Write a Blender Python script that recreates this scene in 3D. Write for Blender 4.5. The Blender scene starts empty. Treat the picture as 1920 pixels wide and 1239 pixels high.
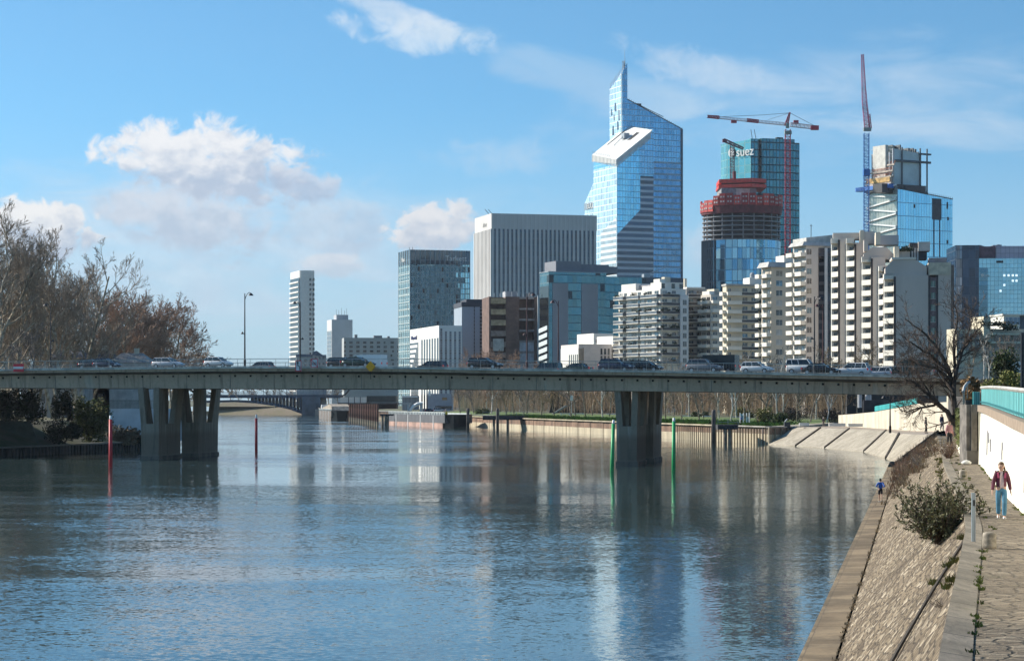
import bpy, math, random
from mathutils import Vector, Matrix
from math import sin, cos, pi, radians, atan2, sqrt
R = random.Random(7)
SC = bpy.context.scene
COL = SC.collection
F = 4200.0; CX = 960.0; HY = 750.0; H = 8.3      # focal length in photo pixels, horizon row, eye height over the water
SUN_AZ = 25.0; SUN_EL = 29.0                     # sun to the left, a little beyond the camera plane

def xat(px, Y): return (px - CX) / F * Y
def zat(py, Y): return H - (py - HY) / F * Y
def P(px, py, Y): return Vector((xat(px, Y), Y, zat(py, Y)))
def G(px, py, z=0.0):
    Y = F * (H - z) / (py - HY); return Vector((xat(px, Y), Y, z))
def interp(tab, x):
    if x <= tab[0][0]: a, b = tab[0], tab[1]
    elif x >= tab[-1][0]: a, b = tab[-2], tab[-1]
    else:
        i = max(k for k in range(len(tab) - 1) if tab[k][0] <= x)
        a, b = tab[i], tab[i + 1]
        p = tab[i - 1] if i > 0 else None; n = tab[i + 2] if i + 2 < len(tab) else None
        m = (b[1] - a[1]) / (b[0] - a[0])
        ma = m if p is None else (b[1] - p[1]) / (b[0] - p[0])
        mb = m if n is None else (n[1] - a[1]) / (n[0] - a[0])
        h = b[0] - a[0]; t = (x - a[0]) / h
        return (2*t**3-3*t*t+1)*a[1] + (t**3-2*t*t+t)*h*ma + (-2*t**3+3*t*t)*b[1] + (t**3-t*t)*h*mb
    return a[1] + (x - a[0]) * (b[1] - a[1]) / (b[0] - a[0])

# ---------------------------------------------------------------- objects
def tag(o, label=None, cat=None, group=None, kind=None):
    if label: o['label'] = label
    if cat: o['category'] = cat
    if group: o['group'] = group
    if kind: o['kind'] = kind
    return o
def thing(name, label, cat, loc=(0, 0, 0), rz=0.0, group=None):
    o = bpy.data.objects.new(name, None); COL.objects.link(o)
    o.location = loc; o.rotation_euler = (0, 0, rz); o.empty_display_size = .5
    return tag(o, label, cat, group)
def inst(name, mesh, parent=None, loc=(0, 0, 0), rz=0.0, rot=None, scale=None, mats=None):
    o = bpy.data.objects.new(name, mesh); COL.objects.link(o)
    o.location = loc; o.rotation_euler = rot if rot else (0, 0, rz)
    if scale: o.scale = scale
    if parent: o.parent = parent
    if mats:
        for i, m in enumerate(mats):
            if i < len(o.material_slots) and m:
                o.material_slots[i].link = 'OBJECT'; o.material_slots[i].material = m
    return o
def copy_tree(o, parent=None):
    c = o.copy(); COL.objects.link(c)
    if parent: c.parent = parent
    for ch in o.children: copy_tree(ch, c)
    return c

class MB:
    def __init__(s): s.v = []; s.f = []; s.m = []
    def add(s, vs, fs, mi=0):
        o = len(s.v); s.v += [tuple(p) for p in vs]
        s.f += [tuple(i + o for i in f) for f in fs]; s.m += [mi] * len(fs); return s
    def hexa(s, b, t, mi=0):
        return s.add(list(b) + list(t), [(3, 2, 1, 0), (4, 5, 6, 7), (0, 1, 5, 4), (1, 2, 6, 5), (2, 3, 7, 6), (3, 0, 4, 7)], mi)
    def box(s, x0, x1, y0, y1, z0, z1, mi=0):
        return s.hexa([(x0, y0, z0), (x1, y0, z0), (x1, y1, z0), (x0, y1, z0)], [(x0, y0, z1), (x1, y0, z1), (x1, y1, z1), (x0, y1, z1)], mi)
    def top4(s, x0, x1, y0, y1, z0, zs, mi=0):      # box with four roof heights: front-left, front-right, back-right, back-left
        return s.hexa([(x0, y0, z0), (x1, y0, z0), (x1, y1, z0), (x0, y1, z0)], [(x0, y0, zs[0]), (x1, y0, zs[1]), (x1, y1, zs[2]), (x0, y1, zs[3])], mi)
    def quad(s, a, b, c, d, mi=0): return s.add([a, b, c, d], [(0, 1, 2, 3)], mi)
    def poly(s, pts, mi=0): return s.add(pts, [tuple(range(len(pts)))], mi)
    def extr(s, pts, vec, mi=0, cap=True):
        n = len(pts); vec = Vector(vec); q = [Vector(p) + vec for p in pts]
        fs = [(i, (i + 1) % n, n + (i + 1) % n, n + i) for i in range(n)]
        if cap: fs += [tuple(range(n - 1, -1, -1)), tuple(range(n, 2 * n))]
        return s.add(list(pts) + q, fs, mi)
    def prism(s, xy, z0, z1, mi=0): return s.extr([(x, y, z0) for x, y in xy], (0, 0, z1 - z0), mi)
    def tube(s, p0, p1, r0, r1=None, n=6, mi=0, cap=True):
        return s.path([p0, p1], [r0, r0 if r1 is None else r1], n, mi, cap)
    def path(s, pts, rad, n=6, mi=0, cap=True):
        pts = [Vector(p) for p in pts]; vs = []; k = len(pts)
        if not hasattr(rad, '__len__'): rad = [rad] * k
        up = None
        for i, p in enumerate(pts):
            d = (pts[min(i + 1, k - 1)] - pts[max(i - 1, 0)])
            d = d.normalized() if d.length > 1e-9 else Vector((0, 0, 1))
            if up is None:
                a = Vector((0, 0, 1)) if abs(d.z) < .9 else Vector((1, 0, 0))
                up = d.cross(a).normalized()
            else:
                up = (up - d * up.dot(d)); up = up.normalized() if up.length > 1e-6 else d.orthogonal().normalized()
            w = d.cross(up)
            for j in range(n):
                t = 2 * pi * (j + .5) / n
                vs.append(p + (up * cos(t) + w * sin(t)) * rad[i])
        fs = [(i*n+j, i*n+(j+1) % n, (i+1)*n+(j+1) % n, (i+1)*n+j) for i in range(k - 1) for j in range(n)]
        if cap and n > 2: fs += [tuple(range(n - 1, -1, -1)), tuple((k - 1) * n + j for j in range(n))]
        return s.add(vs, fs, mi)
    def lathe(s, prof, n=16, c=(0, 0, 0), mi=0, sx=1.0, sy=1.0, a0=0.0):
        vs = [(c[0] + r * cos(a0 + 2*pi*j/n) * sx, c[1] + r * sin(a0 + 2*pi*j/n) * sy, c[2] + z) for r, z in prof for j in range(n)]
        k = len(prof)
        fs = [(i*n+j, i*n+(j+1) % n, (i+1)*n+(j+1) % n, (i+1)*n+j) for i in range(k - 1) for j in range(n)]
        fs += [tuple(range(n - 1, -1, -1)), tuple((k - 1) * n + j for j in range(n))]
        return s.add(vs, fs, mi)
    def strip(s, A, B, mi=0):                        # sheet between two polylines
        n = len(A)
        return s.add(list(A) + list(B), [(i, i + 1, n + i + 1, n + i) for i in range(n - 1)], mi)
    def lattice(s, p0, p1, w, seg, r=.1, mi=0, w1=None, tri=False):
        p0 = Vector(p0); p1 = Vector(p1); d = (p1 - p0).normalized()
        a = Vector((0, 0, 1)) if abs(d.z) < .8 else Vector((0, 1, 0))
        u = d.cross(a).normalized(); v = d.cross(u).normalized(); w1 = w if w1 is None else w1
        cs = [(-1, -1), (1, -1), (1, 1), (-1, 1)] if not tri else [(-1, .6), (1, .6), (0, -1)]
        def pt(c, i):
            t = i / seg; ww = (w + (w1 - w) * t) / 2
            return p0.lerp(p1, t) + u * c[0] * ww + v * c[1] * ww
        for c in cs: s.tube(pt(c, 0), pt(c, seg), r, n=4, mi=mi)
        m = len(cs)
        for i in range(seg):
            for j in range(m):
                a, b = cs[j], cs[(j + 1) % m]
                if i % 2: a, b = b, a
                s.tube(pt(a, i), pt(b, i + 1), r * .65, n=3, mi=mi, cap=False)
                s.tube(pt(a, i), pt(b, i), r * .6, n=3, mi=mi, cap=False)
        return s
    def mesh(s, name, mats, smooth=False):
        me = bpy.data.meshes.new(name); me.from_pydata(s.v, [], s.f)
        mats = mats if isinstance(mats, (list, tuple)) else [mats]
        for m in mats: me.materials.append(m)
        if len(mats) > 1: me.polygons.foreach_set('material_index', s.m)
        if smooth: me.polygons.foreach_set('use_smooth', [True] * len(s.f))
        me.update(); return me
    def build(s, name, mats, parent=None, smooth=False, world=False):
        if world and parent:
            L = parent.location; s.v = [(x - L[0], y - L[1], z - L[2]) for x, y, z in s.v]
        return inst(name, s.mesh(name, mats, smooth), parent)
def single(name, mb, mats, label, cat, group=None, smooth=False, kind=None, base=None):
    if base is None: base = (sum(p[0] for p in mb.v)/len(mb.v), sum(p[1] for p in mb.v)/len(mb.v), min(p[2] for p in mb.v))
    mb.v = [(x - base[0], y - base[1], z - base[2]) for x, y, z in mb.v]
    o = inst(name, mb.mesh(name, mats, smooth), None, base)
    return tag(o, label, cat, group, kind)

# ---------------------------------------------------------------- materials
class NT:
    def __init__(s, nt): s.t = nt; s.n = nt.nodes; s.l = nt.links
    def new(s, typ, **kw):
        x = s.n.new(typ)
        for k, v in kw.items(): setattr(x, k, v)
        return x
    def put(s, sock, v):
        if isinstance(v, bpy.types.NodeSocket): s.l.new(v, sock)
        elif v is not None: sock.default_value = v
    def math(s, op, a, b=None, c=None, clamp=False):
        x = s.new('ShaderNodeMath', operation=op, use_clamp=clamp)
        for i, v in enumerate((a, b, c)): s.put(x.inputs[i], v)
        return x.outputs[0]
    def vmath(s, op, a, b=None):
        x = s.new('ShaderNodeVectorMath', operation=op); s.put(x.inputs[0], a); s.put(x.inputs[1], b); return x.outputs[0]
    def mix(s, f, a, b, blend='MIX'):
        x = s.new('ShaderNodeMix', data_type='RGBA', blend_type=blend)
        s.put(x.inputs[0], f); s.put(x.inputs[6], a); s.put(x.inputs[7], b); return x.outputs[2]
    def mixf(s, f, a, b):
        x = s.new('ShaderNodeMix', data_type='FLOAT'); s.put(x.inputs[0], f); s.put(x.inputs[2], a); s.put(x.inputs[3], b); return x.outputs[0]
    def step(s, v, lo, hi, a=0.0, b=1.0):
        x = s.new('ShaderNodeMapRange', interpolation_type='SMOOTHSTEP'); s.put(x.inputs[0], v)
        x.inputs[1].default_value = lo; x.inputs[2].default_value = hi; x.inputs[3].default_value = a; x.inputs[4].default_value = b
        return x.outputs[0]
    def sep(s, v):
        x = s.new('ShaderNodeSeparateXYZ'); s.put(x.inputs[0], v); return x.outputs
    def comb(s, x, y, z):
        c = s.new('ShaderNodeCombineXYZ'); s.put(c.inputs[0], x); s.put(c.inputs[1], y); s.put(c.inputs[2], z); return c.outputs[0]
    def scale(s, v, sc):
        return s.vmath('MULTIPLY', v, sc)
    def noise(s, v, scale=1.0, detail=4.0, rough=.55, dist=0.0):
        x = s.new('ShaderNodeTexNoise'); s.put(x.inputs['Vector'], v); x.inputs['Scale'].default_value = scale
        x.inputs['Detail'].default_value = detail; x.inputs['Roughness'].default_value = rough; x.inputs['Distortion'].default_value = dist
        return x
    def obj(s): return s.new('ShaderNodeTexCoord').outputs['Object']
    def pos(s): return s.new('ShaderNodeNewGeometry').outputs['Position']

def c4(c): return (c[0], c[1], c[2], 1.0)
def newmat(name):
    m = bpy.data.materials.new(name); m.use_nodes = True
    n = NT(m.node_tree); b = m.node_tree.nodes['Principled BSDF']
    return m, n, b
_MC = {}
def M(name, col, rough=.8, metal=0.0, var=.12, scale=.6, stretch=(1, 1, 1), col2=None, thr=(.35, .65), spec=None, bump=0.0, bscale=8.0, emit=0):
    """plain surface with its own dirt and tone variation"""
    if name in _MC: return _MC[name]
    m, n, b = newmat(name)
    co = n.scale(n.obj(), stretch)
    nz = n.noise(co, scale, 6.0, .6).outputs[0]
    if col2 is None:
        col2 = tuple(c * (1 - 2 * var) for c in col); col = tuple(min(.95, c * (1 + .6 * var)) for c in col)
    n.put(b.inputs['Base Color'], n.mix(n.step(nz, thr[0], thr[1]), c4(col2), c4(col)))
    b.inputs['Roughness'].default_value = rough; b.inputs['Metallic'].default_value = metal
    if spec is not None: b.inputs['Specular IOR Level'].default_value = spec
    if bump:
        bp = n.new('ShaderNodeBump'); bp.inputs['Distance'].default_value = bump
        n.put(bp.inputs['Height'], n.noise(n.obj(), bscale, 5.0, .6).outputs[0]); n.put(b.inputs['Normal'], bp.outputs[0])
    if emit:
        b.inputs['Emission Color'].default_value = c4(col); b.inputs['Emission Strength'].default_value = emit
    _MC[name] = m; return m
def GL(name, col, frame=(.25, .3, .33), du=1.5, dv=3.6, lu=.12, lv=.2, metal=.8, rough=.06, var=.35, span=0.0, spcol=None, wob=.02, dark=0.0, darkcol=(.02, .03, .04)):
    """curtain-wall glazing: panes with their own tint and tilt, mullions, spandrel bands"""
    if name in _MC: return _MC[name]
    m, n, b = newmat(name)
    o = n.sep(n.obj()); u = n.math('DIVIDE', n.math('ADD', o[0], o[1]), du); z = n.math('DIVIDE', o[2], dv)
    fu = n.math('FRACT', u); fz = n.math('FRACT', z)
    cell = n.comb(n.math('FLOOR', u), n.math('FLOOR', z), 0.0)
    wn = n.new('ShaderNodeTexWhiteNoise', noise_dimensions='2D'); n.put(wn.inputs['Vector'], cell)
    big = n.noise(n.scale(n.obj(), (.05, .05, .03)), 1.0, 3.0).outputs[0]
    k = n.math('ADD', n.math('MULTIPLY', n.math('SUBTRACT', wn.outputs[0], .5), var), n.math('ADD', .7, n.math('MULTIPLY', big, .6)))
    c = n.vmath('MULTIPLY', c4(col)[:3], n.comb(k, k, k))
    if dark:
        c = n.mix(n.math('LESS_THAN', wn.outputs[0], dark), c, c4(darkcol))
    if span: c = n.mix(n.math('LESS_THAN', fz, span), c, c4(spcol))
    line = n.math('MAXIMUM', n.math('LESS_THAN', fu, lu), n.math('LESS_THAN', fz, lv))
    if span: line2 = n.math('MAXIMUM', n.math('LESS_THAN', fu, lu), n.math('LESS_THAN', fz, span))
    else: line2 = line
    c = n.mix(n.math('LESS_THAN', fu, lu), c, c4(frame))
    c = n.mix(n.math('LESS_THAN', fz, lv), c, c4(frame)) if not span else c
    n.put(b.inputs['Base Color'], c)
    n.put(b.inputs['Metallic'], n.math('MULTIPLY', n.math('SUBTRACT', 1.0, line2), metal))
    n.put(b.inputs['Roughness'], n.mixf(line2, rough, .6))
    if wob:
        r = n.vmath('MULTIPLY', n.vmath('SUBTRACT', wn.outputs[1], (.5, .5, .5)), (wob, wob, wob))
        n.put(b.inputs['Normal'], n.vmath('NORMALIZE', n.vmath('ADD', n.new('ShaderNodeNewGeometry').outputs['Normal'], r)))
    _MC[name] = m; return m

CONC = M('concrete', (.36, .34, .30), .85, var=.14, scale=.5, stretch=(1, 1, .35))
WHITE = M('white_render', (.80, .77, .70), .8, var=.05, scale=.2)
CREAM = M('cream_render', (.72, .64, .50), .85, var=.06, scale=.15, stretch=(1, 1, .3))
BEIGE = M('beige_render', (.50, .46, .41), .85, var=.06, scale=.15, stretch=(1, 1, .3))
TAUPE = M('taupe_panel', (.36, .33, .32), .85, var=.06, scale=.12, stretch=(1, 1, .25))
GREY = M('grey_render', (.45, .47, .50), .8, var=.06, scale=.1)
DARK = M('dark_metal', (.035, .037, .042), .5, var=.2)
STEEL = M('galvanised_steel', (.38, .40, .42), .45, .6, var=.15, scale=3)
WIN = M('window_glass', (.05, .065, .08), .08, 0, var=.5, scale=.35, spec=.8)
BLACKGL = M('dark_glass', (.012, .015, .02), .05, 0, var=.3, spec=.9)
BARK = M('bark_grey', (.24, .20, .155), .9, var=.25, scale=2)
BARKB = M('bark_brown', (.13, .09, .065), .9, var=.25, scale=2)
BARKD = M('bark_dark', (.055, .042, .034), .9, var=.25, scale=2)
GRASS = M('grass', (.11, .15, .03), .95, col2=(.05, .085, .018), scale=.8)
SOIL = M('soil', (.17, .14, .09), .95, col2=(.09, .10, .035), scale=.25)
RED = M('red_paint', (.66, .035, .045), .5, var=.08)
GREEN = M('green_paint', (.02, .46, .14), .5, var=.08)

# ---------------------------------------------------------------- camera, sun, world
cam = bpy.data.cameras.new('camera'); co = bpy.data.objects.new('camera', cam); COL.objects.link(co)
co.location = (0, 0, H); co.rotation_euler = (pi / 2, 0, 0)
cam.sensor_fit = 'HORIZONTAL'; cam.sensor_width = 36.0; cam.lens = F / 1920 * 36
cam.shift_y = (HY - 619.5) / 1920; cam.clip_start = 1.0; cam.clip_end = 30000
SC.camera = co
SC.view_settings.view_transform = 'Standard'; SC.view_settings.look = 'None'; SC.view_settings.gamma = 1; SC.view_settings.exposure = .52
sl = bpy.data.lights.new('sun', 'SUN'); sl.energy = 4.8; sl.angle = radians(.53); sl.color = (1.0, .93, .82)
so = bpy.data.objects.new('sun', sl); COL.objects.link(so)
sdir = Vector((-cos(radians(SUN_AZ)) * cos(radians(SUN_EL)), sin(radians(SUN_AZ)) * cos(radians(SUN_EL)), sin(radians(SUN_EL))))
so.rotation_euler = sdir.to_track_quat('Z', 'Y').to_euler(); so.location = (-60, 60, 90)
SC.cycles.max_bounces = 6; SC.cycles.diffuse_bounces = 2; SC.cycles.glossy_bounces = 4; SC.cycles.transmission_bounces = 3
SC.cycles.volume_bounces = 0; SC.cycles.caustics_reflective = False; SC.cycles.caustics_refractive = False
SC.cycles.use_denoising = True

W = bpy.data.worlds.new('World'); SC.world = W; W.use_nodes = True
n = NT(W.node_tree); bg = W.node_tree.nodes['Background']
d = n.new('ShaderNodeTexCoord').outputs['Generated']; dx, dy, dz = n.sep(d)
sky = n.new('ShaderNodeTexSky', sky_type='NISHITA'); sky.sun_disc = False
sky.sun_elevation = radians(SUN_EL); sky.sun_rotation = atan2(sdir.x, sdir.y)
sky.altitude = 50; sky.air_density = 1.0; sky.dust_density = .6; sky.ozone_density = 2.5
n.put(sky.inputs[0], n.vmath('NORMALIZE', n.comb(dx, dy, n.math('ADD', n.math('MULTIPLY', dz, 1.5), .04))))
az = n.math('ARCTAN2', dx, dy); el = n.math('ARCSINE', dz)
pu = n.math('MULTIPLY', az, F); pv = n.math('MULTIPLY', el, F)          # sky angles in thousandths, handy units
base = n.vmath('MULTIPLY', sky.outputs[0], (.058, .100, .112))
base = n.mix(n.step(el, -.005, .14, .9, 0.0), base, c4((.34, .435, .52)))
def nzs(fx, fy, off, det, dist=.2): return n.noise(n.comb(n.math('MULTIPLY', pu, fx), n.math('MULTIPLY', pv, fy), off), 1.0, det, .58, dist).outputs[0]
NA = nzs(.017, .021, 1.7, 7.0, .5); NB = nzs(.0042, .014, 7.3, 5.0, .6); NC = nzs(.020, .028, 4.1, 4.0, .2)
def cloud(col, px, py, rx, ry, rot=0.0, soft=.35, amp=1.3, wisp=False, lit=(.86, .86, .87), shade=(.44, .53, .67), maxa=1.0, flat=0.0, bias=0.0):
    a = n.math('SUBTRACT', pu, px - CX); b_ = n.math('SUBTRACT', pv, HY - py)
    c_, s_ = cos(rot), sin(rot)
    u = n.math('DIVIDE', n.math('ADD', n.math('MULTIPLY', a, c_), n.math('MULTIPLY', b_, s_)), rx)
    v = n.math('DIVIDE', n.math('SUBTRACT', n.math('MULTIPLY', b_, c_), n.math('MULTIPLY', a, s_)), ry)
    if flat: v = n.math('MULTIPLY', v, n.mixf(n.math('LESS_THAN', v, 0.0), 1.0, flat))
    m = n.math('SUBTRACT', 1.0, n.math('ADD', n.math('MULTIPLY', u, u), n.math('MULTIPLY', v, v)))
    dn = n.math('ADD', m, n.math('MULTIPLY', n.math('SUBTRACT', NB if wisp else NA, .5 + bias), amp * 2))
    al = n.math('MULTIPLY', n.math('MULTIPLY', n.step(dn, .1, .1 + soft), maxa), n.step(m, -1.2, .1))
    lt = n.math('ADD', n.math('ADD', v, n.math('MULTIPLY', u, -.35)), n.math('MULTIPLY', n.math('SUBTRACT', NC, .5), 3.2))
    K_ = .72; return n.mix(al, col, n.mix(n.step(lt, -.8, .8), c4(tuple(q * K_ for q in shade)), c4(tuple(q * K_ for q in lit))))
HAZ = (.66, .76, .84)
c = base
pale = (.58, .70, .82)
c = cloud(c, 330, 480, 900, 210, 0, 1.5, 1.1, True, (.66, .76, .86), (.54, .65, .78), .8)
c = cloud(c, 1600, 200, 640, 130, .08, 1.8, 1.3, True, (.64, .76, .88), (.55, .70, .84), .62)
c = cloud(c, 1310, 135, 190, 44, -.25, 1.3, 1.5, False, (.68, .78, .88), (.6, .73, .86), .5)
c = cloud(c, 1800, 260, 330, 50, -.14, 1.0, 1.1, True, (.62, .74, .86), (.58, .71, .84), .45)
c = cloud(c, 790, 72, 190, 40, -.10, 1.2, 1.6, False, (.84, .90, .95), (.70, .82, .92), .72)
c = cloud(c, 760, 40, 160, 30, -.35, .9, 1.0, False, (.74, .82, .9), (.6, .73, .86), .6)
c = cloud(c, 1080, 150, 330, 50, -.3, 1.0, 1.2, True, (.5, .68, .84), (.5, .66, .82), .4)
c = cloud(c, 930, 295, 150, 40, 0, 1.4, 1.5, False, (.62, .74, .85), (.6, .72, .84), .35)
c = cloud(c, 640, 430, 130, 70, 0, .8, 1.1, False, (.58, .68, .79), (.46, .56, .70), .65)
c = cloud(c, 350, 415, 210, 80, -.2, .8, 1.2, False, (.66, .71, .79), (.47, .56, .69), .85)
c = cloud(c, 400, 318, 235, 92, -.10, .55, 1.35, False, (.90, .90, .91), (.46, .55, .69), .95, 1.25)
c = cloud(c, 560, 345, 100, 38, -.22, .6, 1.1, False, (.62, .68, .78), (.40, .50, .66), .8)
c = cloud(c, 90, 440, 120, 66, -.1, .40, 1.2, False, (.88, .88, .88), (.46, .55, .68), .95)
c = cloud(c, 815, 432, 110, 60, .1, .45, 1.2, False, (.80, .80, .82), (.50, .57, .68), .92, 1.2)
c = cloud(c, 610, 498, 90, 30, 0, .7, 1.1, False, (.70, .74, .80), (.52, .61, .72), .7)
c = cloud(c, 1320, 470, 70, 60, .6, .9, 1.0, False, (.62, .70, .80), (.5, .6, .73), .5)
n.put(bg.inputs['Color'], n.vmath('MULTIPLY', c, (10, 10, 10))); bg.inputs['Strength'].default_value = .1
# ---------------------------------------------------------------- water
def water_mat():
    m, n, b = newmat('river_water')
    p = n.pos()
    patch = n.noise(n.scale(p, (.010, .022, 1)), 1.0, 5.0, .6, .6).outputs[0]
    wind = n.step(n.sep(p)[0], -14.0, 8.0, 1.9, .75); amp = n.math('MULTIPLY', n.step(patch, .36, .64, .3, 1.7), wind)
    def slope(sc, a, det, rough=.6):
        x = n.noise(n.scale(p, sc), 1.0, det, rough)
        v = n.vmath('SUBTRACT', x.outputs[1], (.5, .5, .5)); return n.vmath('MULTIPLY', v, (a, a, 0))
    s = n.vmath('ADD', slope((3.4, 5.2, 1), .115, 3.0), slope((.18, .42, 1), .030, 2.0))
    s = n.vmath('ADD', n.vmath('MULTIPLY', s, n.comb(amp, amp, 0.0)), n.comb(0.0, n.math('MULTIPLY', amp, -.007), 0.0)); s = n.vmath('ADD', s, slope((6, 9, 1), .045, 1.0))
    n.put(b.inputs['Normal'], n.vmath('NORMALIZE', n.vmath('ADD', s, (0, 0, 1))))
    n.put(b.inputs['Base Color'], n.mix(n.noise(n.scale(p, (.01, .02, 1)), 1.0, 3.0).outputs[0], c4((.028, .052, .055)), c4((.05, .078, .072))))
    b.inputs['Roughness'].default_value = .03; b.inputs['IOR'].default_value = 1.33
    return m
mb = MB(); mb.quad((-4000, -600, 0), (4000, -600, 0), (4000, 1700, 0), (-4000, 1700, 0))
single('river_water', mb, water_mat(), 'blue grey rippled river', None, kind='structure', base=(0, 0, 0))

# ---------------------------------------------------------------- land
def ground_mat(name, a, b_, s=.05):
    m, n, b = newmat(name); p = n.pos()
    t = n.noise(p, s, 8.0, .65).outputs[0]; t2 = n.noise(p, s * 14, 4.0, .6).outputs[0]
    n.put(b.inputs['Base Color'], n.mix(n.step(n.math('ADD', n.math('MULTIPLY', t, .6), n.math('MULTIPLY', t2, .4)), .4, .6), c4(a), c4(b_)))
    b.inputs['Roughness'].default_value = .95; return m
LAND = ground_mat('bank_ground', (.14, .13, .09), (.09, .11, .04))
GRASSG = ground_mat('park_lawn', (.095, .16, .028), (.15, .20, .05), .12)
RB = [(9.25 + .1815 * (y - 71.3), y) for y in (-200, 20, 71.3, 130, 200, 268)] + [(52.0, 292)]
RAMPB = [G(px, py, .1) for px, py in ((1682, 868), (1660, 858), (1620, 846), (1540, 838.5), (1440, 832.5))]
WALLB = [G(px, py, 0) for px, py in ((1440, 832.5), (1270, 823), (1000, 807), (930, 803))] + [Vector((-30, 800, 0)), Vector((-103, 1205, 0)), Vector((-112, 1290, 0))]
LB = [(-120, 250), (-82, 315), (-74, 328), (-62, 375), (-77, 520), (-93, 700), (-124, 880), (-166, 1150), (-190, 1290)]
# far land sheet: everything beyond the river bend, out to the horizon
mb = MB(); mb.poly([(-12000, 1280, 4.6), (12000, 1280, 4.6), (12000, 20000, 4.6), (-12000, 20000, 4.6)])
single('ground', mb, LAND, 'flat far ground', None, kind='structure', base=(0, 0, 0))
mb = MB()     # right bank behind the park wall, then the park lawn near the wall
edge = [Vector((p.x, p.y, 3.35)) for p in WALLB[:5]]
inn = [Vector((p.x + 12, p.y + 46, 4.3)) for p in WALLB[:5]]; inn[0] = Vector((72, 470, 4.0)); 
mb.strip(edge, inn)
single('park_lawn', mb, GRASSG, 'green lawn of the riverside park', None, kind='structure', base=(0, 0, 0))
mb = MB()
mb.poly([tuple(inn[0])] + [tuple(p) for p in inn[1:]] + [(-103, 1205, 4.5), (-112, 1290, 4.6), (12000, 1290, 4.6), (12000, 430, 4.0)])
mb.poly([(-103, 1205, 4.5), tuple(inn[4]), (edge[4].x, edge[4].y, 3.35)])
single('park_ground', mb, LAND, 'bare ground of the park', None, kind='structure', base=(0, 0, 0))
# left bank: slope from the sheet piling up to the tree terrace
mb = MB()
A = [Vector((x, y, 1.35)) for x, y in LB]; B = [Vector((x - 9, y + 3, 5.0)) for x, y in LB]; C_ = [Vector((-3000, y + 3, 5.2)) for x, y in LB]
mb.strip(A, B); mb.strip(B, C_)
single('left_bank_ground', mb, SOIL, 'dark grassy river bank under the trees', None, kind='structure', base=(0, 0, 0))

def ribbed_wall(name, line, z0, z1, pitch, mats, label, cat, split=None, cap=.25, depth=.18):
    t = thing(name, label, cat, (line[0][0], line[0][1], 0)); mb = MB(); cp = MB()
    pts = [Vector((p[0], p[1], 0)) for p in line]
    for a, b in zip(pts[:-1], pts[1:]):
        L = (b - a).length; k = max(1, int(L / pitch)); d = (b - a) / k; nrm = Vector((d.y, -d.x, 0)).normalized()
        if nrm.y > 0 and abs(nrm.y) > abs(nrm.x): nrm = -nrm
        for i in range(k):
            q = a + d * i; off = nrm * depth if i % 2 else Vector((0, 0, 0)); r = q + d
            zz = [z0] + ([split] if split else []) + [z1]
            for mi, (za, zb) in enumerate(zip(zz[:-1], zz[1:])):
                mb.quad((q.x+off.x, q.y+off.y, za), (r.x+off.x, r.y+off.y, za), (r.x+off.x, r.y+off.y, zb), (q.x+off.x, q.y+off.y, zb), mi)
            o2 = nrm * depth - off
            mb.quad((r.x+off.x, r.y+off.y, z0), (r.x+o2.x, r.y+o2.y, z0), (r.x+o2.x, r.y+o2.y, z1), (r.x+off.x, r.y+off.y, z1), 0)
        n1 = nrm * (depth + .08); n2 = -nrm * .5
        cp.hexa([(a+n1+Vector((0,0,z1))), (b+n1+Vector((0,0,z1))), (b+n2+Vector((0,0,z1))), (a+n2+Vector((0,0,z1)))],
                [(a+n1+Vector((0,0,z1+cap))), (b+n1+Vector((0,0,z1+cap))), (b+n2+Vector((0,0,z1+cap))), (a+n2+Vector((0,0,z1+cap)))])
    mb.build('wall_face', mats[0], t, world=True); cp.build('coping', mats[1], t, world=True); return t
PILE = M('pile_steel', (.07, .06, .05), .8, var=.3, scale=.4)
RUSTW = M('rust_brown_wall', (.25, .155, .105), .9, var=.22, scale=.25, stretch=(1, 1, .3))
PALEW = M('pale_wet_wall', (.52, .44, .31), .85, var=.15, scale=.3, stretch=(1, 1, .25))
ribbed_wall('bank_wall', LB, -1, 1.25, .55, (PILE, M('pile_cap', (.22, .20, .16))), 'dark steel sheet piling along the left bank below the bushes', 'retaining wall')
ribbed_wall('quay_wall', [(p.x, p.y) for p in WALLB[1:5]], -1, 3.1, 6.0, ([PALEW, RUSTW], PALEW), 'park river wall with rusty brown top half and pale lower half', 'river wall', split=1.5, depth=.1)
ribbed_wall('quay_wall', [(p.x, p.y) for p in (WALLB[0], WALLB[0].lerp(WALLB[1], .55))], -1, 3.15, .8, ([PALEW, M('pile_brown', (.2, .14, .1), var=.2)], CONC), 'corrugated river wall with deep vertical grooves beside the ramp', 'river wall', split=1.9, depth=.4)
ribbed_wall('quay_wall', [(p.x, p.y) for p in (WALLB[0].lerp(WALLB[1], .55), WALLB[1])], -1, 3.1, .7, ([PALEW, RUSTW], PALEW), 'finely grooved pale stretch of river wall behind the mooring post', 'river wall', split=1.7, depth=.25)
ribbed_wall('quay_wall', [(p.x, p.y) for p in WALLB[4:7]], -1, 3.6, 1.2, ([PALEW, RUSTW], CONC), 'far straight river wall behind the moored barges', 'river wall', split=1.2, depth=.25)

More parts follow.
